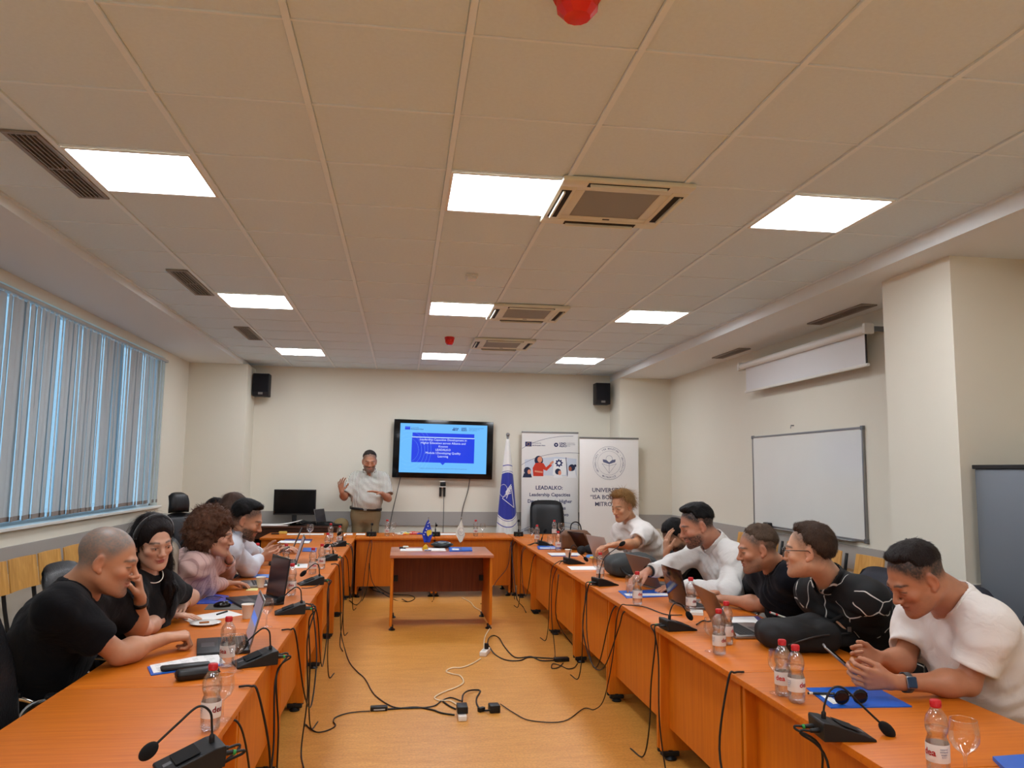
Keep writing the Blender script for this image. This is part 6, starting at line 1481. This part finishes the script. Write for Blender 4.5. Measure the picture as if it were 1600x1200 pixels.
        for i in range(41):
            a = i*2*PI/40
            for rr, z in ((1, .085), (1, .118), (1.03, .118), (1.03, .085)):
                vs.append(P+V((0, 0, z))+Lv*math.cos(a)*(.183*bw+.004)*rr+fw*math.sin(a)*(.140*bw+.018)*rr-root.location)
        bl_.add(vs, [(i*4+j, i*4+(j+1) % 4, i*4+4+(j+1) % 4, i*4+4+j) for i in range(40) for j in range(4)]).obj('belt', LEATH, root, 'all')
        MB().bbox((-.02, -.006, -.014), (.02, .006, .014), .002).obj('belt_buckle', STEEL, root, False, P+V((0, 0, .10))+fw*(.140*bw+.024)-root.location)
        feet = [(V((P.x, P.y, 0))+Lv*q*.12, fw) for q in (-1, 1)]
    else:
        ff = V((fw.x, fw.y, 0)).normalized(); ll = V((Lv.x, Lv.y, 0)).normalized(); hz = .585
        G = SDF((P.x-.62, P.y-.62, 0.0), (P.x+.62, P.y+.62, .78), .013); Pz = V((P.x, P.y, hz)); G.ell(Pz, (.17*bw, .15*bw, .10), RT_, .05); feet = []
        for q in (-1, 1):
            hp = Pz+ll*q*.09; kn = Pz+ll*q*.13+ff*.42+V((0, 0, -.02)); kn.z = .555; an = V((kn.x, kn.y, .09))+ff*sp.get('foot', -.03)
            G.cap(hp, kn, .085, .066, .04); cone(G, kn, an-V((0, 0, .02)), .066, .052, .03); feet.append((V((an.x, an.y, 0)), ff))
        G.disp(lambda Pp: .010*vnoise(Pp, 12, 2)); G.obj('trousers', tm_, root)
    for p_, f_ in feet:
        yw = math.atan2(f_.y, f_.x); F = SDF((p_.x-.22, p_.y-.22, -.01), (p_.x+.22, p_.y+.22, .13), .009); Rz = np.array(Matrix.Rotation(yw, 3, 'Z'), dtype=np.float32)
        F.ell(p_+f_*.05+V((0, 0, .035)), (.145, .048, .045), Rz, .02); F.ell(p_+V((0, 0, .06)), (.055, .042, .05), Rz, .02); F.cutplane((0, 0, .002), (0, 0, -1)); F.obj('shoe', sp.get('shoe', BLACK), root)
    return root, W, R, s
def strands(ho, c, R, s, style, hs, sp):
    me = ho.data; n = len(me.vertices); co = np.empty(n*3, np.float32); me.vertices.foreach_get('co', co); co = co.reshape(-1, 3); no = np.empty(n*3, np.float32); me.vertex_normals.foreach_get('vector', no); no = no.reshape(-1, 3)
    rs = np.random.RandomState(3); off = A(ho.location); cl = c; q = (co-cl)@R/s
    near = sp.get('h', .005) < .0052; N_ = {'short': 5200, 'curly': 6000, 'long': 4200}[style] if near or style == 'curly' else 2600
    okv = np.nonzero((q[:, 1] < -.005) | (np.abs(q[:, 0]) > .072))[0] if style == 'long' else np.arange(n)
    idx = okv[rs.randint(0, len(okv), N_)]; p = co[idx]; nn = no[idx]; ql = q[idx]; rn = rs.normal(size=(N_, 3)).astype(np.float32)
    cr = np.array([0, -.045, .125], dtype=np.float32); f = ql-cr; f = (f/np.maximum(np.linalg.norm(f, axis=1), 1e-5)[:, None])@R.T
    if style == 'short':
        wl = sp.get('wild', 1); L = (.010+.8*hs[1])*wl*s*(.5+rs.rand(N_)); fr = (ql[:, 1] > .03)&(ql[:, 2] > .065); up_ = .12*wl+.15*fr; w = .0011; jit = .16*wl
        f = np.where(fr[:, None], (R@np.array([.25, -.1, 1.0], dtype=np.float32))[None], f); L = L*np.where(fr, .6, 1)
    elif style == 'curly': L = .030*s*(.4+rs.rand(N_)); up_ = np.full(N_, .35); w = .0013; jit = .9
    else: f = np.tile(np.array([0, 0, -1], dtype=np.float32), (N_, 1))*.8+f*(ql[:, 2] > .02)[:, None]; L = .07*s*(.4+rs.rand(N_)); up_ = np.full(N_, .03); w = .0016; jit = .05
    f = f-nn*(f*nn).sum(1)[:, None]; f = f/np.maximum(np.linalg.norm(f, axis=1), 1e-4)[:, None]+nn*up_[:, None]+rn*jit; f /= np.linalg.norm(f, axis=1)[:, None]
    sd = np.cross(f, nn); sd /= np.maximum(np.linalg.norm(sd, axis=1), 1e-4)[:, None]; L = L[:, None]; p = p-nn*.002
    mid = p+f*L*.55+nn*L*.06; tip = p+f*L-nn*L*.06
    vs = np.stack([p-sd*w, p+sd*w, mid+sd*w*.8, mid-sd*w*.8, tip], 1).reshape(-1, 3); b = np.arange(N_)[:, None]*5
    me2 = D.meshes.new('hair_strands'); me2.from_pydata(vs.tolist(), [], [tuple(x) for x in (b+[0, 1, 2, 3]).tolist()]+[tuple(x) for x in (b+[3, 2, 4]).tolist()]); me2.materials.append(me.materials[0]); me2.polygons.foreach_set('use_smooth', [True]*len(me2.polygons))
    o = D.objects.new('hair_strands', me2); COL.objects.link(o); o.parent = ho; o['kind'] = 'stuff'
def wear(root, name, mb, m, smooth='all'):
    mb.v = [tuple(V(v)-root.location) for v in mb.v]; return mb.obj(name, m, root, smooth)
def band(root, w, e, r, name, m, width=.014, t=.12):
    w, e = V(w), V(e); d = (e-w).normalized(); c = w.lerp(e, t); a = d.orthogonal().normalized(); b = d.cross(a); vs = []
    for i in range(25):
        an = i*2*PI/24; q = a*math.cos(an)+b*math.sin(an)
        for rr, z in ((r, -width/2), (r, width/2), (r+.003, width/2), (r+.003, -width/2)): vs.append(c+q*rr+d*z)
    mb = MB().add(vs, [(i*4+j, i*4+(j+1) % 4, i*4+4+(j+1) % 4, i*4+4+j) for i in range(24) for j in range(4)]); return wear(root, name, mb, m), c, d
def wrinkle(m, st=.22, sc=4.5):
    t = NT(m)
    if any(n.label == 'wrk' for n in m.node_tree.nodes): return m
    tc = t.n('ShaderNodeTexCoord'); nz = t.n('ShaderNodeTexNoise'); nz.inputs['Scale'].default_value = sc; nz.inputs['Detail'].default_value = 3; nz.inputs['Distortion'].default_value = 1.5; t.l(tc.outputs['Object'], nz.inputs['Vector'])
    cr = t.n('ShaderNodeMath', operation='PINGPONG'); cr.inputs[1].default_value = .12; t.l(nz.outputs['Fac'], cr.inputs[0])
    bp = t.n('ShaderNodeBump'); bp.label = 'wrk'; bp.inputs['Strength'].default_value = st; bp.inputs['Distance'].default_value = .06; t.l(cr.outputs[0], bp.inputs['Height'])
    nm = t.b.inputs['Normal']
    if nm.is_linked: t.l(nm.links[0].from_socket, bp.inputs['Normal'])
    t.l(bp.outputs[0], nm); return m
def cloth(name, c, bump=.15, sheen=.03, noise=.04): return wrinkle(mat(name, c, .9, spec=.25, bump=bump, bscale=500, sheen=sheen, noise=noise, nscale=10))
def stripes(name, c1, c2, freq, ax, w=.25, rough=.8):
    m = mat(name, c1, rough); t = NT(m); tc = t.n('ShaderNodeTexCoord'); sp_ = t.n('ShaderNodeVectorMath', operation='DOT_PRODUCT'); sp_.inputs[1].default_value = ax; t.l(tc.outputs['Object'], sp_.inputs[0])
    nz = t.n('ShaderNodeTexNoise'); nz.inputs['Scale'].default_value = 4; t.l(tc.outputs['Object'], nz.inputs['Vector'])
    a = t.n('ShaderNodeMath', operation='MULTIPLY_ADD'); a.inputs[1].default_value = .03; t.l(nz.outputs['Fac'], a.inputs[0]); t.l(sp_.outputs['Value'], a.inputs[2])
    f = t.n('ShaderNodeMath', operation='MULTIPLY'); f.inputs[1].default_value = freq; t.l(a.outputs[0], f.inputs[0]); fr_ = t.n('ShaderNodeMath', operation='FRACT'); t.l(f.outputs[0], fr_.inputs[0])
    l = t.n('ShaderNodeMath', operation='LESS_THAN'); l.inputs[1].default_value = w; t.l(fr_.outputs[0], l.inputs[0]); mx = t.n('ShaderNodeMix', data_type='RGBA'); mx.inputs[6].default_value = (*srgb(c1), 1); mx.inputs[7].default_value = (*srgb(c2), 1)
    t.l(l.outputs[0], mx.inputs[0]); t.l(mx.outputs[2], t.b.inputs['Base Color']); return m
def linepat(name, c1, c2, scale=6.2):
    m = mat(name, c1, .8); t = NT(m); tc = t.n('ShaderNodeTexCoord'); vo = t.n('ShaderNodeTexVoronoi', feature='DISTANCE_TO_EDGE'); vo.inputs['Scale'].default_value = scale
    nz = t.n('ShaderNodeTexNoise'); nz.inputs['Scale'].default_value = 5; t.l(tc.outputs['Object'], nz.inputs['Vector']); mx0 = t.n('ShaderNodeMix', data_type='RGBA'); mx0.inputs[0].default_value = .10; t.l(tc.outputs['Object'], mx0.inputs[6]); t.l(nz.outputs['Color'], mx0.inputs[7]); t.l(mx0.outputs[2], vo.inputs['Vector'])
    l = t.n('ShaderNodeMath', operation='LESS_THAN'); l.inputs[1].default_value = .016; t.l(vo.outputs['Distance'], l.inputs[0])
    n2 = t.n('ShaderNodeTexNoise'); n2.inputs['Scale'].default_value = 9; t.l(tc.outputs['Object'], n2.inputs['Vector']); g = t.n('ShaderNodeMath', operation='GREATER_THAN'); g.inputs[1].default_value = .44; t.l(n2.outputs['Fac'], g.inputs[0])
    mu = t.n('ShaderNodeMath', operation='MULTIPLY'); t.l(l.outputs[0], mu.inputs[0]); t.l(g.outputs[0], mu.inputs[1])
    mx = t.n('ShaderNodeMix', data_type='RGBA'); mx.inputs[6].default_value = (*srgb(c1), 1); mx.inputs[7].default_value = (*srgb(c2), 1); t.l(mu.outputs[0], mx.inputs[0]); t.l(mx.outputs[2], t.b.inputs['Base Color']); return m
TWHITE = cloth('cloth_white', (228, 222, 216)); TSHIRTW = cloth('cloth_shirt_white', (222, 220, 216), .1); TBLACK = cloth('cloth_black', (6, 6, 10)); TNAVY = cloth('cloth_navy', (6, 8, 18)); TCHAR = cloth('cloth_charcoal', (16, 16, 18)); TPALE = cloth('cloth_pale_blue', (206, 210, 218), .1)
PINK = stripes('cloth_pink_stripe', (206, 172, 164), (176, 140, 136), 26, (.25, 1, 0), .16); STRP = stripes('cloth_white_stripe', (222, 220, 212), (84, 88, 78), 54, (1, .1, 0), .38); PATT = linepat('cloth_black_lines', (10, 10, 12), (206, 204, 198)); [wrinkle(m_) for m_ in (PINK, STRP)]
MSH = [-.062, -.058, -.045, -.010, -.012, .045, .062, .082, .110]          # short hair line, nape to forehead
MSF = [-.02, -.005, .008, .022, .030, .055, .068, .085, .110]               # faded sides
# 1 bald man in black
SK1, SK2, SK3 = (196, 142, 108), (206, 156, 124), (178, 120, 88)
# R1 phone user
eL, wL = atz(1512, 1068, .80), atz(1396, 1066, .81)
eR, wR = atz(1412, 1034, .80), atz(1374, 1028, .83)
ph = V((wL+wR)/2)+V((-.13, .0, .07))
root, W, R, s = person('man in a plain white t-shirt with a faded haircut bent over his phone', dict(
    head=aty(1432, 903, 3.0), look=(176, -32, -3), s=1.16, bs=1.13, bw=1.22, N=aty(1486, 930, 3.10), SL=aty(1546, 978, 2.88), SR=aty(1434, 964, 3.36), P=(2.62, 3.12, .60), belly=.03,
    eL=eL, wL=wL, eR=eR, wR=wR, handL=dict(d=(-.95, .16, .12), n=(.0, .9, .25), t=(0, 0, 1), curl=(.55, .85, .6), thumb=.35, tcurl=.3), handR=dict(d=(-.95, -.12, .05), n=(.0, -.9, .35), t=(0, 0, 1), curl=(.5, .9, .6), thumb=.35, tcurl=.3),
    skin=SK3, haircol=(26, 20, 18), h=.0042, ht=.0065, nk=1.12, jaw=1.12, nose=1.05, lip=(150, 84, 72), scalp=([-.03, -.03, -.02, .0, .004, .064, .10], 1.0, (46, 34, 28)), beard=((110, 78, 62), .25),
    hair=('short', .007, [.0, .004, .010, .020, .034, .056, .072, .086, .106], [((0, .015, .104), (.055, .055, .020))]), hairmat=('hair_black_brown', (34, 26, 24), .45), top=dict(m=TWHITE, collar='rib', sleeve=.72, sw=.026, g=.016, loose=.03, wr=.0055), trousers=cloth('trousers_grey', (60, 60, 64))))
o, c_, d_ = band(root, wL, eL, .036, 'watch_strap', mat('strap_grey', (70, 72, 74), .6), .024, .17)
fwd_ = V((0, -1, .25)).normalized(); fwd_ = (fwd_-d_*fwd_.dot(d_)).normalized(); Mw = Matrix((d_, fwd_.cross(d_), fwd_)).transposed().to_4x4(); Mw.translation = c_+fwd_*.040
wear(root, 'watch_face', MB().bbox((-.019, -.021, -.006), (.019, .021, .006), .005, Mw), mat('watch_blue', (20, 50, 80), .1), False); wear(root, 'watch_case', MB().bbox((-.021, -.023, -.007), (.021, .023, .003), .006, Mw), STEEL, True)
pp = aty(1307, 1028, 3.12); q0, q1 = aty(1290, 1011, 3.12), aty(1334, 1050, 3.08); ax_ = (q1-q0).normalized(); nn = V((.62, -.25, .70)); nn = (nn-ax_*nn.dot(ax_)).normalized(); Mp = Matrix((ax_, nn.cross(ax_), nn)).transposed().to_4x4(); Mp.translation = (q0+q1)/2
t = thing('mobile_phone', 'dark mobile phone held in both hands by the man in the white t-shirt', 'phone', Mp.translation); M0 = Mp.copy(); M0.translation = (0, 0, 0)
MB().bbox((-.08, -.038, -.005), (.08, .038, .005), .0045, M0).obj('case', STEEL, t, True); MB().box((-.076, -.035, .0045), (.076, .035, .0055), M0).obj('screen', BLACKG, t)
# R2 glasses, patterned shirt
eL, wL = atz(1338, 984, .83), atz(1268, 986, .83); eR, wR = atz(1300, 962, .83), atz(1250, 972, .85)
root, W, R, s = person('young man with round black glasses in a black shirt with white lines, looking back', dict(
    head=aty(1264, 862, 3.75), look=(146, -2, 0), s=1.13, bs=1.08, bw=1.12, N=aty(1298, 906, 3.84), SL=aty(1358, 934, 3.60), SR=aty(1268, 926, 4.06), P=(2.62, 3.98, .60),
    eL=eL, wL=wL, eR=eR, wR=wR, handL=dict(d=(-1, .1, -.15), n=(0, 0, -1), t=(0, 1, 0), curl=(.3, .3, .2)), handR=dict(d=(-.75, -.25, .1), n=(-.2, -.3, -1), t=(0, -1, .3), curl=(.8, .9, .5)),
    skin=SK2, haircol=(50, 36, 28), h=.0048, nk=.95, scalp=([-.06, -.06, -.05, .0, .01, .066, .10], .6, (66, 48, 36)), beard=((120, 90, 70), .2),
    hair=('short', .013, [-.060, -.055, -.040, .0, .02, .050, .070, .086, .10], [((.01, .036, .098), (.055, .045, .026)), ((0, -.055, .02), (.068, .05, .066))]), hairmat=('hair_brown', (64, 46, 34), .5), hh=.005, open=1, top=dict(m=PATT, name='shirt', collar='shirt', sleeve=.85, sw=.02, loose=.03, wr=.006, open=.7)))
for q in (-1, 1):
    wear(root, 'glasses_frame', MB().tube([W(q*.033+.023*math.cos(k*PI/12), .107, -.002+.021*math.sin(k*PI/12)) for k in range(25)], .0022, 6), BLACKG); wear(root, 'glasses_temple', MB().tube([W(q*.056, .105, .008), W(q*.078, .05, .010), W(q*.084, -.005, .010), W(q*.082, -.02, -.006)], .0020, 6), BLACKG)
wear(root, 'glasses_bridge', MB().tube([W(-.010, .107, .003), W(0, .110, .006), W(.010, .107, .003)], .002, 6), BLACKG)
band(root, wR, eR, .033, 'wrist_watch', STEEL, .022, .2)
pb = V(wR)+V((-.10, -.04, .03)); t = thing('pen', 'red and white pen held above the white sheet by the glasses wearer', 'pen', pb); a_ = aty(1204, 957, pb.y-.02)-pb; MB().cyl((0, 0, 0), a_, .005, .005, 10).obj('barrel', WHITE, t, True); MB().cyl(a_*.55, a_*1.05, .0056, .0035, 10).obj('grip', RED, t, True)
# R3 navy t-shirt
eL, wL = atz(1192, 945, .80), atz(1128, 936, .80); eR, wR = atz(1172, 922, .80), atz(1132, 925, .81)
root, W, R, s = person('man in a navy t-shirt with greying short hair leaning on folded arms', dict(
    head=aty(1184, 858, 4.45), look=(168, -12, 0), s=1.13, bs=1.08, bw=1.15, N=aty(1213, 882, 4.55), SL=aty(1238, 905, 4.32), SR=aty(1190, 897, 4.78), P=(2.55, 4.66, .60),
    eL=eL, wL=wL, eR=eR, wR=wR, handL=dict(d=(-.9, .4, 0), n=(0, 0, -1), t=(0, 1, 0), curl=(.7, .9, .6)), handR=dict(d=(-.9, -.2, 0), n=(0, 0, -1), t=(0, -1, 0), curl=(.5, .6, .5)),
    skin=(188, 130, 98), haircol=(60, 46, 36), h=.005, scalp=([-.05, -.04, -.02, .0, .01, .066, .10], .85, (84, 68, 56)), beard=((100, 80, 68), .55),
    hair=('short', .009, [-.02, -.005, .008, .022, .035, .058, .070, .086, .110]), hairmat=('hair_greying', (84, 66, 52), .6), top=dict(m=TNAVY, collar='rib', sleeve=.75, sw=.022, loose=.02)))
# R4 long sleeved white shirt
eL, wL = atz(1142, 925, .815), atz(1060, 915, .80); eR, wR = aty(1052, 884, 5.75), aty(1012, 893, 5.55)
root, W, R, s = person('bearded man in a long sleeved white shirt reaching over his laptop', dict(
    head=aty(1089, 821, 5.45), look=(176, -20, 0), s=1.24, bs=1.18, bw=1.22, N=aty(1117, 847, 5.55), SL=aty(1148, 872, 5.28), SR=aty(1090, 862, 5.85), P=(2.62, 5.62, .60),
    eL=eL, wL=wL, eR=eR, wR=wR, handL=dict(d=(-1, .1, -.15), n=(0, 0, -1), t=(0, 1, 0), curl=(.35, .4, .3), spread=.2), handR=dict(d=(-1, -.2, -.4), n=(0, 0, -1), t=(0, -1, 0), curl=(.3, .4, .3)),
    skin=(192, 134, 106), haircol=(16, 12, 12), h=.0055, ht=.007, scalp=([-.05, -.05, -.04, .0, .01, .066, .10], 1.0, (34, 26, 24)), beard=((48, 34, 30), .8),
    hair=('short', .010, [-.03, -.02, -.01, .008, .022, .052, .068, .084, .110], [((0, .028, .108), (.05, .05, .022))]), hairmat=('hair_black', (12, 9, 9), .5), top=dict(m=TSHIRTW, name='shirt', collar='shirt', sleeve=1.86, sw=.020, loose=.025, wr=.008, wf=16, open=.6)))
band(root, wR, eR, .040, 'wrist_watch', BLACK, .024, .05)
# R5 hiding his face
eR, wR = atz(1043, 893, .80), aty(1041, 866, 6.28); eL, wL = atz(1058, 893, .80), aty(1050, 880, 6.1)
root, W, R, s = person('dark haired man in black hiding his bowed face in his hand', dict(
    head=aty(1057, 838, 6.55), look=(178, -48, 0), s=1.15, bs=1.05, bw=1.1, N=aty(1075, 848, 6.75), SL=aty(1088, 866, 6.5), SR=aty(1058, 862, 7.0), P=(2.70, 6.85, .60),
    eL=eL, wL=wL, eR=eR, wR=wR, handL=dict(d=(-.6, .5, -.2), n=(0, 0, -1), t=(0, 1, 0)), handR=dict(d=(.05, .1, 1), n=(1, .1, 0), t=(0, -1, 0), curl=(.25, .3, .3), s=1.1),
    skin=(190, 140, 108), haircol=(20, 16, 16), h=.007, ht=.01, beard=((40, 30, 28), .8), scalp=([-.06, -.06, -.05, .0, .01, .05, .07], .8, (40, 32, 30)),
    hair=('short', .015, MSH), hairmat=('hair_black', (12, 9, 9), .5), hh=.007, top=dict(m=TBLACK, sleeve=1.4, loose=.02)))
# R6 woman in white
eL, wL = aty(992, 850, 7.28), aty(960, 851, 7.12); eR, wR = aty(975, 852, 7.75), aty(952, 852, 7.45)
root, W, R, s = person('woman with short blond hair in a loose white top at the far right table', dict(
    head=aty(973, 791, 7.6), look=(208, -18, 0), s=1.18, bs=1.10, bw=1.12, N=aty(986, 814, 7.65), SL=aty(1006, 832, 7.42), SR=aty(968, 832, 7.86), P=(2.62, 7.78, .60), fem=True, arm=1.15, wild=2.2,
    eL=eL, wL=wL, eR=eR, wR=wR, handL=dict(d=(-1, .2, -.2), n=(0, 0, -1), t=(0, 1, 0)), handR=dict(d=(-1, -.2, -.2), n=(0, 0, -1), t=(0, -1, 0)),
    skin=(198, 144, 108), haircol=(110, 80, 50), h=.006, ht=.009, hair=('short', .024, [-.055, -.05, -.035, .0, .03, .060, .070, .075, .085], [((.01, .030, .098), (.062, .055, .028)), ((0, -.05, .05), (.074, .062, .065))]), hairmat=('hair_blond', (150, 112, 66), .5), top=dict(m=TWHITE, name='blouse', sleeve=.72, sw=.03, loose=.04, wr=.009, open=.5)))
# presenter
Pz = aty(571, 806, 11.08)
root, W, R, s = person('standing bearded man in a striped short sleeved shirt explaining with both hands', dict(stand=True,
    head=aty(577.5, 721, 11.0), look=(-84, -16, 0), s=1.20, bs=1.10, bw=1.16, N=aty(577, 740, 11.1), SL=aty(598.5, 748, 11.1), SR=aty(556, 748, 11.1), P=(Pz.x, 11.12, Pz.z), belly=.03,
    eR=aty(538, 777, 11.0), wR=aty(533.5, 768.5, 10.78), eL=aty(607, 779, 11.0), wL=aty(597, 771, 10.78), handR=dict(d=(-.1, -.25, 1), n=(.6, -.8, .1), t=(1, .3, .2), curl=(.25, .3, .2), spread=.3, thumb=1.0), handL=dict(d=(-1, -.35, .25), n=(0, -.1, -1), t=(0, -1, .3), curl=(.1, .15, .1), spread=.2, thumb=.9),
    skin=(176, 122, 92), haircol=(44, 36, 32), h=.0065, ht=.009, beard=((84, 74, 66), .75), scalp=([-.04, -.03, -.02, .0, .01, .066, .10], .6, (60, 50, 44)), hair=('short', .008, MSF), hairmat=('hair_dark_grey', (50, 42, 38), .5),
    top=dict(m=STRP, name='shirt', collar='shirt', sleeve=.80, sw=.03, loose=.025, wr=.006), trousers=cloth('trousers_khaki', (138, 122, 92))))
# L1 bald man in black
eR, wR = atz(186, 1022, .802), atz(256, 998, .815); eL, wL = atz(212, 984, .80), aty(219, 935, 4.12)
root, W, R, s = person('bald grey haired man in a black t-shirt with one hand at his mouth', dict(
    head=aty(168, 876, 3.72), look=(6, -16, 0), s=1.22, bs=1.14, bw=1.2, N=aty(122, 918, 3.78), SR=aty(92, 952, 3.52), SL=aty(158, 932, 4.02), P=(-1.62, 3.82, .60),
    eR=eR, wR=wR, eL=eL, wL=wL, handR=dict(d=(.75, .45, .05), n=(-.1, .1, -1), t=(-.3, 1, 0), curl=(1.2, 1.35, .8), thumb=.3, tcurl=.7), handL=dict(d=(-.05, -.30, 1), n=(-.8, -.3, .3), t=(-.3, -1, 0), curl=(1.0, .9, .5), thumb=.5, tcurl=.5, s=1.05),
    skin=(190, 134, 100), haircol=(90, 80, 70), h=.0045, ht=.007, nk=1.05, nose=1.2, scalp=([-.06, -.05, -.03, .0, .015, .065, .085], .85, (112, 106, 100)), beard=((70, 64, 58), .75, 'goatee'),
    top=dict(m=TBLACK, collar='rib', sleeve=.66, sw=.026, loose=.025)))
band(root, wL, eL, .036, 'fitness_band', BLACK, .02, .12)
# L2 headband woman
eL, wL = atz(298, 936, .81), atz(287, 944, .80); eR, wR = atz(226, 982, .80), atz(262, 962, .79)
wL = atz(286, 946, .80); eL = atz(300, 932, .83)
root, W, R, s = person('woman with a black headband and long dark hair in a black short sleeved top', dict(
    head=aty(239, 846, 4.38), look=(-46, -16, 6), s=1.12, bs=1.03, bw=1.02, fem=True, arm=1.12, N=aty(229, 898, 4.50), SR=aty(196, 922, 4.28), SL=aty(262, 920, 4.76), P=(-1.46, 4.62, .60),
    eR=eR, wR=wR, eL=eL, wL=wL, handL=dict(d=(.0, -1, -.15), n=(0, 0, -1), t=(-1, 0, 0), curl=(.12, .15, .1), spread=.12), handR=dict(d=(.9, .2, 0), n=(0, 0, -1), t=(0, 1, 0), curl=(.2, .2, .1)),
    skin=(204, 156, 130), haircol=(20, 14, 14), lip=(168, 74, 74), h=.0045, ht=.007, open=1, nose=.85, hair=('long', .012, 'front'), hairmat=('hair_dark_long', (22, 16, 16), .35), top=dict(m=TCHAR, name='blouse', sleeve=.6, sw=.014, loose=.008)))
hb = [W(.084*math.cos(a)*1.03, .0+.010*math.sin(a), .028+.101*math.sin(a)) for a in [k*PI/16 for k in range(17)]]; wear(root, 'headband', MB().tube(hb, .013, 8), mat('velvet_black', (12, 10, 12), .9, sheen=.6))
for q in (-1, 1): wear(root, 'earring', MB().ell(W(q*.084, .004, -.040), (.004, .004, .004), 8), STEEL)
wear(root, 'necklace', MB().tube([V(W(.05*math.cos(a), .02+.055*math.sin(a)*.9, -.150-.03*math.sin(a))) for a in [k*PI/12 for k in range(13)]], .003, 5), mat('pearl', (220, 214, 200), .3))
band(root, wL, eL, .028, 'bracelet', mat('gold', (196, 150, 60), .3, 1), .004, .25)
# L3 curly hair pink blouse
eR, wR = atz(322, 916, .815), atz(356, 911, .80); eL, wL = atz(352, 895, .80), aty(359, 873, 5.66)
root, W, R, s = person('woman with big curly auburn hair in a pink striped blouse resting chin on hand', dict(
    head=aty(336, 836, 5.45), look=(2, -12, 0), s=1.12, bs=1.06, bw=1.24, fem=True, arm=1.1, N=aty(322, 862, 5.52), SR=aty(307, 884, 5.35), SL=aty(334, 878, 5.74), P=(-1.66, 5.62, .60),
    eR=eR, wR=wR, eL=eL, wL=wL, handR=dict(d=(.85, .4, -.05), n=(0, 0, -1), t=(0, 1, 0), curl=(.3, .4, .3)), handL=dict(d=(-.35, -.2, 1), n=(-.6, -.2, .4), t=(-.2, -1, 0), curl=(.7, .6, .4), s=1.05),
    skin=(200, 146, 118), haircol=(70, 44, 30), lip=(160, 80, 74), h=.0055, ht=.007, hair=('curly', .034, 330), hairmat=('hair_auburn', (86, 56, 40), .6), hh=.006, top=dict(m=PINK, name='blouse', collar='shirt', sleeve=1.72, sw=.022, loose=.03, wr=.008)))
band(root, wL, eL, .031, 'wrist_watch', BLACK, .022, .06)
# L4 bearded man pale shirt with phone
eR, wR = atz(388, 886, .83), atz(407, 872, .86); eL, wL = atz(398, 868, .84), atz(412, 862, .87)
root, W, R, s = person('bearded dark haired man in a pale long sleeved shirt holding a phone', dict(
    head=aty(385, 813, 6.4), look=(0, -22, 0), s=1.20, bs=1.12, bw=1.12, N=aty(367, 835, 6.48), SR=aty(358, 858, 6.22), SL=aty(378, 852, 6.76), P=(-1.70, 6.58, .60),
    eR=eR, wR=wR, eL=eL, wL=wL, handR=dict(d=(.9, .3, .15), n=(0, .9, .3), t=(0, 0, 1), curl=(.5, .6, .4)), handL=dict(d=(.9, -.1, .15), n=(0, -.9, .3), t=(0, 0, 1), curl=(.4, .6, .4)),
    skin=(188, 134, 102), haircol=(18, 14, 12), h=.006, ht=.008, beard=((40, 30, 26), .85), scalp=([-.06, -.06, -.05, .0, .01, .05, .07], .8, (40, 30, 28)),
    hair=('short', .014, [-.05, -.045, -.03, .005, .02, .050, .066, .078, .090], [((0, .032, .105), (.05, .05, .026)), ((0, -.04, .07), (.072, .066, .056))]), hairmat=('hair_black', (12, 9, 9), .5), top=dict(m=TPALE, name='shirt', collar='shirt', sleeve=1.8, sw=.022, loose=.025, wr=.008)))
p_ = V(wR).lerp(V(wL), .5)+V((.16, .05, .03)); t = thing('mobile_phone', 'mobile phone held in both hands by the bearded man in the pale shirt', 'phone', p_, .3); MB().bbox((-.07, -.036, -.004), (.07, .036, .004), .004, Matrix.Rotation(-.5, 4, 'Y')).obj('case', BLACK, t, True); MB().box((-.066, -.033, .0038), (.066, .033, .0046), Matrix.Rotation(-.5, 4, 'Y')).obj('screen', BLACKG, t)
# L5 and L6 behind
def hidden(label, hx, hy, Y, look, hair, hm, hc_, px, topm, fem=True, s=1.15):
    h_ = aty(hx, hy, Y); n_ = h_+V((-.08, .02, -.20)); return person(label, dict(head=h_, look=look, s=s, bs=1.04, bw=1.0, fem=fem, N=n_, SR=n_+V((-.02, -.19, -.06)), SL=n_+V((.02, .20, -.06)), P=(n_.x-.22, n_.y+.02, .60),
        eR=n_+V((.12, -.22, -.27)), wR=(-1.2, n_.y-.1, .80), eL=n_+V((.12, .24, -.27)), wL=(-1.2, n_.y+.1, .80), handR=dict(d=(1, .3, 0), n=(0, 0, -1), t=(0, 1, 0)), handL=dict(d=(1, -.3, 0), n=(0, 0, -1), t=(0, -1, 0)),
        skin=(200, 150, 122), haircol=hc_, h=.007, ht=.01, hair=hair, hairmat=hm, hh=.007, top=dict(m=topm, sleeve=1.5, sw=.015)))
hidden('person with long straight brown hair seen behind the bearded man', 367, 797, 7.45, (30, -15, 0), ('long', .016, 'back'), ('hair_long_brown', (70, 50, 40), .45), (60, 44, 36), 0, cloth('cloth_slate', (90, 96, 104)))
hidden('person of whom only dark hair shows above the curly haired woman', 337, 803, 8.3, (0, -25, 0), ('short', .018, MSH), ('hair_black', (12, 9, 9), .5), (20, 16, 16), 0, TCHAR, False)
